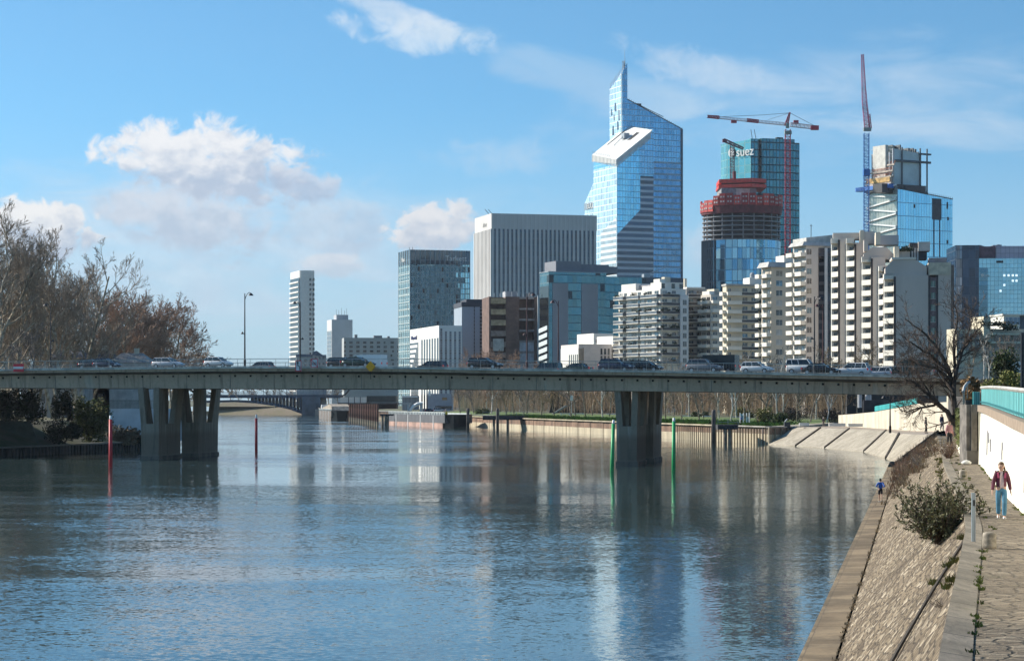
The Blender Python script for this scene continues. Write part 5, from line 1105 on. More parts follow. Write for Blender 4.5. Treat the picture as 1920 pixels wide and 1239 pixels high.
f = FR(1882, 520, 8); t = f.thing('small_building', 'small white flat roofed house with blue windows at the right edge below the dark office', 'house')
Wd = f.a(1912); hut(t, 0, Wd, 0, 9, ZG, f.z(590), WHITE, 'wall'); hut(t, -.3, f.a(1930), -.3, 9, f.z(591.5), f.z(588.5), PWHITE, 'roof')
hut(t, Wd + .01, f.a(1935), .4, 9, ZG, f.z(592), M('house_dark', (.12, .14, .17)), 'side_wing')
for k in range(3): inst('window', item_mesh('win', 'f', 0, 1.2, 0, 0, 1.6, [M('pane_blue', (.22, .32, .42), .15), FRW]), t, (f.a(1886 + 8.5 * k), 0, f.z(608)))
# ---------------------------------------------------------------- vehicles
GLASSC = M('car_glass', (.018, .022, .026), .06, var=.2, spec=.9); TYRE = M('tyre_black', (.018, .018, .02), .85); RIM = M('rim_alloy', (.45, .46, .48), .35, .7)
HEADL = M('headlight_glass', (.75, .77, .78), .15, var=.03); TAILL = M('taillight_red', (.45, .02, .02), .25, var=.1, emit=.25); TRIM = M('black_trim', (.02, .02, .022), .6)
def paint(n_, c): return M('paint_' + n_, c, .25, .15, var=.03, scale=.8)
PAINTS = dict(white=paint('white', (.78, .78, .76)), silver=paint('silver', (.50, .52, .54)), grey=paint('grey', (.20, .21, .225)), black=paint('black', (.016, .017, .02)), navy=paint('navy', (.018, .028, .06)), teal=paint('teal', (.025, .07, .08)), green=paint('green', (.02, .045, .035)), blue=paint('blue', (.12, .2, .3)))
CARP = {  # length, width, belt height, roof height, greenhouse x at belt (rear, front), at roof (rear, front), bonnet height
 'hatchback': (4.0, 1.74, .92, 1.48, .12, 2.95, .45, 2.15, .90), 'sedan': (4.65, 1.80, .92, 1.43, .65, 3.35, 1.25, 2.55, .88),
 'estate': (4.6, 1.80, .95, 1.50, .08, 3.30, .38, 2.5, .90), 'suv': (4.5, 1.86, 1.05, 1.68, .10, 3.15, .42, 2.45, 1.03), 'minivan': (4.3, 1.82, 1.08, 1.84, .05, 3.25, .16, 2.65, 1.02)}
_CAR = {}
def car_meshes(kind):
    if kind in _CAR: return _CAR[kind]
    L, Wc, zb, zr, r0, f0, r1, f1, hb = CARP[kind]; hw = Wc / 2; D_ = {}
    def ring(x, z0, z1, w, k=.94): return [(x, -w * .9, z0), (x, -w, z0 + (z1 - z0) * .35), (x, -w * .99, z0 + (z1 - z0) * .72), (x, -w * k, z1), (x, w * k, z1), (x, w * .99, z0 + (z1 - z0) * .72), (x, w, z0 + (z1 - z0) * .35), (x, w * .9, z0)]
    st = [(0, .42, zb * .80, hw * .84), (.06, .3, zb * .96, hw * .93), (r0 + .15, .24, zb, hw), (L * .5, .22, zb, hw), (f0 - .1, .24, zb * 1.0, hw), (L - .75, .26, hb - .05, hw * .97), (L - .15, .3, hb - .26, hw * .90), (L, .4, hb - .38, hw * .78)]
    mb = MB(); rings = [ring(*q) for q in st]; m = 8
    for q in rings: mb.v += q
    for i in range(len(rings) - 1):
        for j in range(m): mb.f.append((i*m+j, i*m+(j+1) % m, (i+1)*m+(j+1) % m, (i+1)*m+j)); mb.m.append(0)
    mb.f += [tuple(range(m - 1, -1, -1)), tuple((len(rings) - 1) * m + j for j in range(m))]; mb.m += [0, 0]
    D_['body'] = mb.mesh('body', PAINTS['white'], True)
    mb = MB(); mb.hexa([(r0, -hw * .90, zb - .03), (f0, -hw * .88, zb - .06), (f0, hw * .88, zb - .06), (r0, hw * .90, zb - .03)], [(r1, -hw * .70, zr - .06), (f1, -hw * .70, zr - .05), (f1, hw * .70, zr - .05), (r1, hw * .70, zr - .06)]); D_['window'] = mb.mesh('window', GLASSC)
    mb = MB(); rw = hw * .72
    mb.hexa([(r1 - .1, -rw, zr - .08), (f1 + .08, -rw, zr - .08), (f1 + .08, rw, zr - .08), (r1 - .1, rw, zr - .08)], [(r1 + .05, -rw * .88, zr), (f1 - .15, -rw * .88, zr), (f1 - .15, rw * .88, zr), (r1 + .05, rw * .88, zr)])
    for sgn in (-1, 1):
        for (xa, xb) in ((f0 + .02, f1 + .04), (r0 - .02, r1 - .05), ((r0 + f0) / 2 + .05, (r1 + f1) / 2 + .1)) + (((r0 + f0) * .26, (r1 + f1) * .24),):
            mb.tube((xa, sgn * hw * .895, zb - .04), (xb, sgn * hw * .705, zr - .05), .045, n=4)
    D_['roof'] = mb.mesh('roof', PAINTS['white'], False)
    mb = MB(); mb.path([(0, -.11, 0), (0, .11, 0)], .32, 16); D_['wheel'] = mb.mesh('wheel', TYRE)
    mb = MB(); mb.path([(0, -.125, 0), (0, .125, 0)], .2, 10); D_['rim'] = mb.mesh('rim', RIM)
    mb = MB(); mb.box(-.12, .1, -.2, .2, -.07, .07); D_['headlight'] = mb.mesh('headlight', HEADL)
    mb = MB(); mb.box(-.03, .12, -.14, .14, -.13, .13); D_['taillight'] = mb.mesh('taillight', TAILL)
    mb = MB(); mb.box(-.06, .06, -.1, .1, -.06, .08); D_['mirror'] = mb.mesh('mirror', TRIM)
    _CAR[kind] = D_; return D_
TH = atan2(BD.y, BD.x)
GC = 'vehicles crossing the bridge'
def car(kind, color, px, w, left, label, dz=0.0, loc=None, rz=None, group=GC):
    D_ = car_meshes(kind); L, Wc, zb, zr, r0, f0, r1, f1, hb = CARP[kind]; hw = Wc / 2
    q = sline(px, -2 + w) if loc is None else loc; z = bz(px) - .1 + dz if loc is None else loc[2]
    rz = TH + (pi if left else 0) if rz is None else rz
    t = thing(kind if kind != 'suv' else 'suv', label, 'van' if kind == 'minivan' else 'car', (q[0], q[1], z), rz, group)
    pm = [PAINTS[color]]; ox = -L / 2
    inst('body', D_['body'], t, (ox, 0, 0), mats=pm); inst('window', D_['window'], t, (ox, 0, 0)); inst('roof', D_['roof'], t, (ox, 0, 0), mats=pm)
    for x in (.78, L - .82):
        for s_ in (-1, 1): wv = inst('wheel', D_['wheel'], t, (ox + x, s_ * (hw - .1), .32)); inst('rim', D_['rim'], wv)
    for s_ in (-1, 1):
        inst('headlight', D_['headlight'], t, (ox + L - .16, s_ * hw * .68, hb - .3)); inst('taillight', D_['taillight'], t, (ox + .02, s_ * hw * .78, zb * .84)); inst('mirror', D_['mirror'], t, (ox + f0 - .35, s_ * (hw + .05), zb + .05))
    return t
def box_vehicle(color, px, w, left, label, L=5.4, h=2.5, cab=1.5, name='delivery_van', cat='van', loc=None, rz=None):
    q = sline(px, -2 + w) if loc is None else loc; z = bz(px) - .1 if loc is None else loc[2]
    t = thing(name, label, cat, (q[0], q[1], z), (TH + (pi if left else 0)) if rz is None else rz, GC); hw = 1.0; x0 = -L / 2; x1 = L / 2; pm = PAINTS[color]
    mb = MB(); mb.hexa([(x0, -hw, .35), (x1 - cab, -hw, .35), (x1 - cab, hw, .35), (x0, hw, .35)], [(x0 + .05, -hw * .94, h), (x1 - cab, -hw * .94, h), (x1 - cab, hw * .94, h), (x0 + .05, hw * .94, h)]); mb.build('cargo_body', pm, t)
    mb = MB(); hc = min(h, 2.1)
    mb.extr([(x1 - cab, -hw * .95, .35), (x1, -hw * .95, .35), (x1, -hw * .95, 1.0), (x1 - .35, -hw * .95, 1.2), (x1 - .95, -hw * .95, hc), (x1 - cab, -hw * .95, hc)], (0, hw * 1.9, 0)); mb.build('cab', pm, t)
    mb = MB()
    for s_ in (-1, 1): mb.extr([(x1 - cab + .2, s_ * hw * .96, 1.2), (x1 - .5, s_ * hw * .96, 1.2), (x1 - 1.0, s_ * hw * .96, hc - .15), (x1 - cab + .2, s_ * hw * .96, hc - .15)], (0, -s_ * .06, 0))
    mb.hexa([(x1 - .33, -.85, 1.22), (x1 - .28, -.85, 1.22), (x1 - .28, .85, 1.22), (x1 - .33, .85, 1.22)], [(x1 - .93, -.8, hc - .08), (x1 - .88, -.8, hc - .08), (x1 - .88, .8, hc - .08), (x1 - .93, .8, hc - .08)]); mb.build('window', GLASSC, t)
    D_ = car_meshes('sedan')
    for x in (x0 + .9, x1 - .8):
        for s_ in (-1, 1): wv = inst('wheel', D_['wheel'], t, (x, s_ * .88, .34)); inst('rim', D_['rim'], wv)
    for s_ in (-1, 1): inst('taillight', D_['taillight'], t, (x0 + .01, s_ * .8, .9)); inst('headlight', D_['headlight'], t, (x1 - .02, s_ * .7, .75))
    return t
NL, ML, FLn = 4.2, 8.0, 19.5
car('hatchback', 'black', 173, ML, 0, 'dark car half hidden behind the navy hatchback at the far left')
car('hatchback', 'navy', 201, NL, 0, 'navy hatchback leftmost on the bridge near the red and white sign')
car('estate', 'silver', 316, NL, 0, 'silver white estate car alone between the navy hatchback and the white hatchback')
car('hatchback', 'white', 410, NL, 0, 'white hatchback just left of the tall double lamp post', .05)
car('hatchback', 'grey', 488, FLn, 1, 'grey car with only its roof showing right of the tall double lamp post', -.35)
car('estate', 'black', 645, ML, 0, 'dark estate car tucked behind the green black saloon')
car('sedan', 'green', 672, NL, 0, 'green black saloon passing above the yellow diamond sign', .05)
box_vehicle('white', 690, FLn, 1, 'white delivery van behind the green black saloon near the yellow diamond', 5.2, 2.1)
car('estate', 'black', 808, FLn, 1, 'dark low estate car in front of the white hotel', -.2)
car('estate', 'black', 910, NL, 0, 'long black estate car in front of the brown block', .05)
car('minivan', 'teal', 1024, FLn, 1, 'dark teal van beside the lamp post in front of the glass office', -.55)
car('sedan', 'green', 1079, FLn, 1, 'dark green saloon in front of the white annex', -.2)
car('suv', 'navy', 1156, NL, 0, 'navy suv with bright red tail light below the planted white block', -.1)
car('sedan', 'black', 1192, ML, 0, 'black saloon half hidden ahead of the navy suv')
car('hatchback', 'black', 1214, ML, 0, 'small black car with gear on its roof below the planted white block')
car('suv', 'grey', 1322, NL, 0, 'grey suv in front of the black box truck')
box_vehicle('black', 1343, ML, 1, 'black box truck behind the grey suv', 5.6, 2.3, 1.3, 'box_truck', 'truck')
car('hatchback', 'white', 1420, NL, 0, 'white hatchback under the two beige apartment towers', .0)
car('minivan', 'white', 1508, ML, 0, 'white van with dark side windows behind the black saloon', .12)
car('sedan', 'black', 1540, NL, 0, 'black saloon in front of the white van')
car('suv', 'white', 1597, ML, 1, 'white suv following the black saloon near the right end of the bridge', -.1)
car('estate', 'silver', 1642, FLn, 1, 'silver blue estate car last before the bare tree', -.2)
box_vehicle('green', 1712, FLn, 1, 'green vehicle hidden behind the bare tree branches at the bridge end', 5.0, 2.3)

# ---------------------------------------------------------------- street lamps on the bridge
LAMP = M('lamp_post_paint', (.035, .03, .035), .5, var=.2); LAMPR = M('lamp_post_maroon', (.10, .035, .035), .5, var=.2)
def lamp(px, w, pytop, side, label, mat=LAMP, small=True, base=None, hgt=None, group='street lamps on the bridge'):
    q = sline(px, -2 + w) if base is None else Vector(base); z0 = bz(px) if base is None else base[2]
    Hh = (zat(pytop, q.y) - z0) if hgt is None else hgt
    t = thing('street_lamp', label, 'street lamp', (q.x, q.y, z0), 0, group)
    mb = MB(); mb.lathe([(.17, 0), (.17, .9), (.11, 1.0), (.085, Hh * .6), (.06, Hh)], 10); mb.build('pole', mat, t)
    mb = MB(); mb.path([(0, 0, Hh - .9), (side * .15, 0, Hh - .45), (side * .35, 0, Hh - .05), (side * .6, 0, Hh + .12), (side * .8, 0, Hh + .02)], .045, 6); mb.build('arm', mat, t)
    mb = MB(); mb.lathe([(.05, .12), (.16, .06), (.34, -.16), (.36, -.22), (.05, -.2)], 14, (side * .82, 0, Hh - .08)); mb.build('lamp_head', mat, t)
    if small:
        zs = Hh * .45; mb = MB(); mb.path([(0, 0, zs - .1), (-side * .3, 0, zs + .05)], .03, 5); mb.build('side_arm', mat, t)
        mb = MB(); mb.lathe([(.04, .3), (.08, .2), (.22, .03), (.22, -.03), (.04, -.05)], 10, (-side * .32, 0, zs - .02)); mb.build('side_lamp', mat, t)
    return t
lamp(459, .7, 550, 1, 'tall dark street lamp standing alone against the sky left of the slim white tower')
lamp(988, .7, 550, 1, 'maroon street lamp in front of the brown block', LAMPR)
lamp(1527, .7, 556, 1, 'dark street lamp in front of the tall grey apartment tower')
lamp(95, 29.4, 570, -1, 'dark street lamp in front of the bare plane trees')
lamp(563, 29.4, 566, -1, 'street lamp in front of the slim white tower')
lamp(1047, 29.4, 564, -1, 'maroon street lamp in front of the blank mauve panel of the glass office', LAMPR, False)
lamp(1543, 29.4, 571, -1, 'maroon street lamp in front of the dark glazed strip of the grey tower', LAMPR, False)

# ---------------------------------------------------------------- navigation signs hung on the bridge
SW = M('sign_panel_white', (.80, .79, .77), .5, var=.03); SR = M('sign_red', (.72, .03, .05), .5, var=.05); SB = M('sign_black', (.015, .015, .017), .5); SY = M('sign_yellow', (.95, .42, .006), .5, var=.04)
def sgn(px0, px1, py0, py1, label):
    q = sline((px0 + px1) / 2, -2.45); sc = q.y / F; w = (px1 - px0) * sc; h = (py1 - py0) * sc
    t = thing('navigation_sign', label, 'sign', (q.x, q.y, zat(py1, q.y)), TH); return t, w, h
def pan(t, name, mat, x0, x1, z0, z1, y0, y1):
    mb = MB(); mb.box(x0, x1, y0, y1, z0, z1); return mb.build(name, mat, t)
t, w, h = sgn(23, 46, 682, 697, 'red sign with a white horizontal bar hung at the left end of the bridge')
pan(t, 'panel', SR, -w/2, w/2, 0, h, 0, .08); pan(t, 'bar', SW, -w/2 + .02, w/2 - .02, h * .36, h * .66, -.03, -.002)
for x in (-.5, .5): pan(t, 'bracket', STEEL, x * w - .03, x * w + .03, h * .2, h * .3, .08, .6)
t, w, h = sgn(553, 566, 675.5, 696, 'white sign with red border and a bent black arrow')
pan(t, 'panel', SW, -w/2, w/2, 0, h, 0, .08)
mb = MB()
for x0, x1, z0, z1 in ((-w/2, w/2, 0, .1), (-w/2, w/2, h - .1, h), (-w/2, -w/2 + .1, .1, h - .1), (w/2 - .1, w/2, .1, h - .1)): mb.box(x0, x1, -.03, -.002, z0, z1)
mb.build('border', SR, t)
mb = MB(); mb.path([(w * .24, -.03, h * .1), (w * .24, -.03, h * .42), (-w * .1, -.03, h * .55), (-w * .1, -.03, h * .78)], .055, 4); mb.extr([(-w * .1 - .17, -.04, h * .74), (-w * .1 + .17, -.04, h * .74), (-w * .1, -.04, h * .93)], (0, .03, 0)); mb.build('arrow', SB, t)
pan(t, 'bracket', STEEL, -.04, .04, h * .3, h * .5, .08, .6)
t, w, h = sgn(582, 597, 672.5, 689, 'white sign with red border and crossed out black waves')
pan(t, 'panel', SW, -w/2, w/2, 0, h, 0, .08)
mb = MB()
for x0, x1, z0, z1 in ((-w/2, w/2, 0, .09), (-w/2, w/2, h - .09, h), (-w/2, -w/2 + .09, .09, h - .09), (w/2 - .09, w/2, .09, h - .09)): mb.box(x0, x1, -.03, -.002, z0, z1)
mb.path([(-w * .45, -.02, h * .95), (w * .45, -.02, h * .05)], .04, 4); mb.build('border', SR, t)
mb = MB()
for zz in (.36, .55): mb.path([(-w * .34 + w * .68 * i / 12, -.035, h * zz + .06 * sin(i * 1.6)) for i in range(13)], .03, 4)
mb.build('wave_symbol', SB, t)
t, w, h = sgn(684, 705, 676.5, 698, 'yellow diamond sign hung on the middle of the bridge')
mb = MB(); mb.extr([(0, 0, 0), (w / 2, 0, h / 2), (0, 0, h), (-w / 2, 0, h / 2)], (0, .08, 0)); mb.build('panel', SY, t)
mb = MB(); mb.box(-.06, .06, -.05, .0, -.25, .15); mb.tube((0, .05, -.2), (-.12, .3, -.9), .03, n=4); mb.build('lamp_bracket', SB, t)
# ---------------------------------------------------------------- bare trees
def rot_dir(d, ang, rng):
    d = d.normalized(); o = d.orthogonal().normalized(); o.rotate(Matrix.Rotation(rng.uniform(0, 2 * pi), 3, d))
    return (d * cos(ang) + o * sin(ang)).normalized()
def grow(trunk, crown, rng, p, d, L, r, lev, maxlev, nb, upright, ang, rat, split=1, droop=0.0, minr=.012):
    segs = 5 if lev < 2 else 3; pts = [Vector(p)]; dd = Vector(d); rad = [r]
    for i in range(segs):
        dd = (dd + Vector((rng.gauss(0, .10), rng.gauss(0, .10), rng.gauss(0, .06))) + Vector((0, 0, upright * (.12 if lev else .05) - droop * lev * .1))).normalized()
        pts.append(pts[-1] + dd * (L / segs)); rad.append(max(minr, r * (1 - .72 * (i + 1) / segs) if lev else r * (1 - .55 * (i + 1) / segs)))
    (trunk if lev <= split else crown).path(pts, rad, (7 if lev == 0 else 5 if lev == 1 else 4 if lev == 2 else 3), cap=False)
    if lev >= maxlev: return
    for k in range(nb[lev]):
        t = (.30 + .70 * (k + rng.random()) / nb[lev]) if lev else (.22 + .78 * (k + rng.random() * .8) / nb[lev])
        t = min(t, .999); i = int(t * segs); q = pts[i].lerp(pts[i + 1], t * segs - i)
        ld = (pts[i + 1] - pts[i]).normalized()
        grow(trunk, crown, rng, q, rot_dir(ld, radians(rng.uniform(ang * .55, ang * 1.25)), rng), L * rat * rng.uniform(.7, 1.15) * (1.15 - .45 * t), max(minr, rad[i] * .62), lev + 1, maxlev, nb, upright, ang, rat, split, droop, minr)
_TM = {}
def tree_mesh(key, seed, Hh, r, nb, upright, ang, rat, mats, forks=None, split=1, droop=0, minr=.012, maxlev=4, lean=.03):
    rng = random.Random(seed); tr = MB(); cr = MB()
    if forks:
        for k in range(forks):
            d = Vector((rng.uniform(-1, 1) * .22, rng.uniform(-1, 1) * .22, 1)).normalized()
            grow(tr, cr, rng, Vector((rng.uniform(-.3, .3), rng.uniform(-.3, .3), 0)), d, Hh * rng.uniform(.62, .8), r * rng.uniform(.7, 1), 0, maxlev, nb, upright, ang, rat, split, droop, minr)
    else: grow(tr, cr, rng, Vector((0, 0, 0)), Vector((rng.uniform(-lean, lean), rng.uniform(-lean, lean), 1)), Hh * .78, r, 0, maxlev, nb, upright, ang, rat, split, droop, minr)
    zm = max(p[2] for p in cr.v); k = Hh / zm
    for m in (tr, cr): m.v = [(x * k, y * k, z * k) for x, y, z in m.v]
    _TM[key] = (tr.mesh('trunk', mats[0]), cr.mesh('crown', mats[1])); return key
PLANE_T = M('plane_bark', (.54, .47, .36), .9, var=.3, scale=1.2, col2=(.20, .16, .11)); TWIG = M('twig_brown', (.37, .29, .215), .9, var=.2); TWIGR = M('twig_rust', (.42, .27, .185), .9, var=.2)
TWIGG = M('twig_grey', (.21, .18, .155), .9, var=.2); TWIGO = M('twig_ochre', (.26, .19, .11), .9, var=.2)
for i in range(3): tree_mesh('plane%d' % i, 11 + i, 33, .42, (11, 7, 6, 5), .75, 40, .45, (PLANE_T, TWIG), forks=3, split=1, minr=.022)
for i in range(2): tree_mesh('rust%d' % i, 31 + i, 24, .3, (10, 8, 6, 5), .6, 44, .5, (PLANE_T, TWIGR), forks=3, split=1, minr=.03)
for i in range(2): tree_mesh('spread%d' % i, 41 + i, 16, .26, (8, 7, 6, 4), .2, 52, .55, (TWIGG, TWIGG), split=1, minr=.026)
for i in range(4): tree_mesh('park%d' % i, 51 + i, 13, .17, (15, 6, 5, 3), .45, 46, .42, (M('park_bark', (.30, .25, .19), .9, var=.3, scale=2), (TWIGO, TWIG, TWIGG, TWIGR)[i]), split=0, minr=.022)
for i in range(2): tree_mesh('birch%d' % i, 71 + i, 15, .16, (13, 5, 4, 2), .6, 32, .32, (M('birch_bark', (.62, .58, .52), .85, var=.25, scale=2), TWIGG), split=1, minr=.02)
def tree(key, x, y, z, label, sc=1.0, rz=None, group='bare trees', name='bare_tree', sxy=1.0):
    t = thing(name, label, 'tree', (x, y, z), R.uniform(0, 6.28) if rz is None else rz, group)
    s_ = (sc * sxy, sc * sxy, sc); inst('trunk', _TM[key][0], t, scale=s_); inst('crown', _TM[key][1], t, scale=s_); return t
GL1 = 'bare plane trees on the left bank'
for k, (px, Y, top, lab) in enumerate(((-28, 372, 400, 'tall bare plane tree at the very left edge, cut by the frame'), (18, 385, 415, 'tallest bare plane tree, pale forked trunk above the red and white sign'), (62, 402, 445, 'tall bare plane tree left of the street lamp with pale upright limbs'),
        (104, 392, 468, 'bare plane tree right behind the far left street lamp'), (142, 410, 470, 'bare plane tree with pale trunk above the tiled house roofs'), (172, 455, 540, 'slim bare plane tree at the right side of the tall clump'), (-5, 430, 470, 'bare plane tree behind the left edge of the tall clump'), (122, 450, 510, 'bare plane tree standing behind the tall clump'), (36, 445, 440, 'bare plane tree deep in the tall clump between the two tallest'), (84, 440, 470, 'bare plane tree deep in the tall clump behind the far left lamp'), (12, 420, 450, 'bare plane tree low behind the tallest pale trunk'), (158, 430, 515, 'bare plane tree at the right rear of the tall clump'))):
    Hh = zat(top, Y) - 5; tree('plane%d' % (k % 3), xat(px, Y), Y, 4.9, lab, Hh / 30.5, group=GL1, sxy=1.0)
for k, (px, Y, top, lab) in enumerate(((210, 470, 548, 'bare grey brown tree next to the tall clump above the roof ridge'), (236, 500, 545, 'bare tree with upright twigs, highest point of the rust brown group'), (272, 500, 556, 'rust brown bare tree in the middle of the group behind the silver estate car'),
        (304, 520, 572, 'rust brown rounded bare tree left of the small spreading trees'), (252, 540, 560, 'rust brown bare tree at the back of the group'), (326, 560, 600, 'rust brown bare tree last of the group towards the river'))):
    Hh = zat(top, Y) - 5; tree('rust%d' % (k % 2), xat(px, Y), Y, 4.9, lab, Hh / 22.5, group='rust brown trees on the left bank', sxy=1.0)
for k, (px, Y, top, lab) in enumerate(((345, 600, 622, 'small spreading dark bare tree above the white hatchback'), (378, 640, 645, 'low spreading bare tree overhanging the river right of the rust brown group'), (60, 350, 600, 'dark bushy bare tree low behind the red and white sign'))):
    Hh = zat(top, Y) - 5; tree('spread%d' % (k % 2), xat(px, Y), Y, 4.9, lab, Hh / 16)
tree_mesh('droop0', 91, 13, .28, (9, 7, 6, 4), -.1, 55, .55, (TWIGG, TWIG), split=1, droop=1.0, minr=.03)
tree('droop0', -84.8, 600, 4.4, 'bare weeping tree with hanging twigs beside the left bridge pier', 1.3, sxy=1.9)

# leafy shrubs
def shrub(name, label, cat, c, rx, ry, rz_, n_, size, mat, seed, lobes=9, group=None, stems=True, flat=.0):
    rng = random.Random(seed); t = thing(name, label, cat, c, 0, group); mb = MB()
    lob = [(Vector((rng.uniform(-.62, .62) * rx, rng.uniform(-.62, .62) * ry, rng.uniform(.22, .8) * rz_)), rng.uniform(.28, .52)) for _ in range(lobes)]
    for i in range(n_):
        q, k = lob[i % lobes]; u = Vector((rng.gauss(0, 1), rng.gauss(0, 1), rng.gauss(0, 1))).normalized() * (rng.random() ** .4) * k
        p = q + Vector((u.x * rx, u.y * ry, u.z * rz_)); p.z = max(p.z, .05)
        a = Vector((rng.gauss(0, 1), rng.gauss(0, 1), rng.gauss(0, .8))).normalized() * size * rng.uniform(.6, 1.3); b = a.cross(Vector((rng.gauss(0, 1), rng.gauss(0, 1), rng.gauss(0, 1)))).normalized() * size * .45
        mb.quad(p - a, p + b, p + a, p - b)
    mb.build('foliage', mat, t)
    if stems:
        sb = MB()
        for q, k in lob:
            sb.path([(rng.uniform(-.1, .1) * rx, rng.uniform(-.1, .1) * ry, 0), q * .55 + Vector((rng.uniform(-.1, .1), 0, 0)), q], [.06, .04, .015], 4)
        sb.build('stem', BARKD, t)
    return t
DKL = M('leaf_evergreen', (.04, .055, .025), .8, var=.35, scale=1.5)
L_ = lambda px, py, Y: tuple(P(px, py, Y))
shrub('evergreen_shrub', 'dark rounded evergreen mass below the bridge at the left edge', 'shrub', (xat(28, 345), 345, 4.6), 5.0, 3, 5.2, 5200, .26, DKL, 1, 14)
shrub('conifer_tree', 'dark narrow conifer under the bridge between the two bush masses', 'tree', (xat(117, 350), 350, 4.4), 1.7, 1.7, 5.6, 2600, .22, DKL, 2, 10)
shrub('evergreen_shrub', 'olive green bush overhanging the left bank near the red marker pole', 'shrub', (xat(168, 352), 352, 1.8), 4.2, 2.5, 6.2, 5200, .24, M('leaf_olive_dark', (.17, .19, .055), .85, var=.35, scale=2), 3, 13)
shrub('evergreen_shrub', 'dark low bush at the water under the conifer', 'shrub', (xat(120, 346), 346, 1.6), 3.2, 2.0, 3.2, 2600, .24, DKL, 4, 9)
shrub('reed_clump', 'pale dry reeds at the water between the olive bush and the left pier', 'reeds', (xat(232, 368), 368, 1.0), 3.2, 1.2, 2.6, 1500, .3, M('reed_dry', (.30, .24, .16), .9, var=.2), 5, 9, stems=False)
shrub('evergreen_shrub', 'dark scrub low on the bank just left of the left pier', 'shrub', (xat(258, 372), 372, 1.0), 2.2, 1.2, 1.6, 900, .25, DKL, 6, 6)

# houses and walls of the left bank
def house(px0, px1, Y, pyr, pye, label, wallm, roofm, depth=9):
    x0, x1 = xat(px0, Y), xat(px1, Y); ze, zr = zat(pye, Y), zat(pyr, Y); W_ = x1 - x0
    t = thing('riverside_house', label, 'house', ((x0 + x1) / 2, Y, 5)); b = t.location
    mb = MB(); mb.box(x0, x1, Y, Y + depth, 5, ze); mb.build('wall', wallm, t, world=True)
    mb = MB(); mb.hexa([(x0 - .5, Y - .5, ze), (x1 + .5, Y - .5, ze), (x1 + .5, Y + depth + .5, ze), (x0 - .5, Y + depth + .5, ze)], [(x0 + W_ * .22, Y + depth * .45, zr), (x1 - W_ * .25, Y + depth * .45, zr), (x1 - W_ * .25, Y + depth * .55, zr), (x0 + W_ * .22, Y + depth * .55, zr)]); rf = mb.build('roof', roofm, t, world=True)
    mb = MB(); mb.box(W_ * .05, W_ * .05 + .9, depth * .4, depth * .4 + .8, zr - 5.6, zr - 5 + .9); mb.build('chimney', CREAM, rf)
    for i in range(4):
        mb = MB(); x = x0 + W_ * (.1 + .22 * i); mb.box(x, x + 1.1, Y - .06, Y + .04, ze - 2.4, ze - .9); mb.build('window', WIN, t, world=True)
    return t
SLATE = M('roof_slate', (.10, .11, .13), .7, var=.2, scale=1.5); SEAM = M('roof_zinc', (.34, .31, .28), .6, var=.15, scale=1, stretch=(3, .3, 1))
house(88, 158, 418, 653, 672, 'slate roofed house under the plane trees behind the bridge railing', M('house_wall', (.40, .38, .35)), SLATE)
house(150, 212, 440, 656, 674, 'house with dark ridge roof between the slate roof and the zinc roof', M('house_wall2', (.62, .60, .56)), M('roof_brown', (.12, .10, .10), .8))
house(205, 278, 428, 661, 680, 'house with pale ribbed zinc roof behind the silver estate car', M('house_wall2', (.62, .60, .56)), SEAM)
t = thing('garden_wall', 'white garden wall with a fence on top beside the left pier', 'wall', (xat(215, 392), 392, 3.4))
mb = MB(); mb.box(xat(205, 392), xat(345, 392), 392, 392.4, 1.2, zat(766, 392)); mb.build('wall_face', M('wall_bluewhite', (.80, .80, .80), .8, var=.06, scale=.4), t, world=True)
mb = MB()
for i in range(58): x = xat(205, 392) + i * .23; mb.box(x, x + .05, 392.1, 392.16, zat(766, 392), zat(751, 392))
mb.box(xat(205, 392), xat(345, 392), 392.08, 392.2, zat(751, 392), zat(750.3, 392)); mb.build('fence', M('fence_olive', (.12, .13, .09)), t, world=True)
mb = MB(); mb.box(xat(40, 440), xat(300, 440), 440, 450, 5, zat(728, 440)); 
t = thing('low_building', 'pale low building seen through the gap under the bridge on the left bank', 'building', (xat(170, 440), 440, 5)); mb.build('wall', M('low_pale', (.5, .52, .55), .8, var=.1, scale=.2), t, world=True)
for k in range(8):
    mb = MB(); x = xat(70 + 28 * k, 440); mb.box(x, x + 1.5, 439.9, 440.05, zat(752, 440), zat(738, 440)); mb.build('window', WIN, t, world=True)
mb = MB(); mb.hexa([(xat(-60, 338), 335, 1.4), (xat(75, 340), 340, 1.4), (xat(75, 350), 350, 1.4), (xat(-60, 350), 350, 1.4)], [(xat(-60, 345), 341, 5.05), (xat(58, 345), 344, 5.05), (xat(58, 352), 352, 5.05), (xat(-60, 352), 352, 5.05)])
single('bank_slope', mb, ground_mat('mossy_slope', (.10, .10, .06), (.15, .15, .11), .6), 'mossy sloping slab under the left end of the bridge', None, kind='structure')

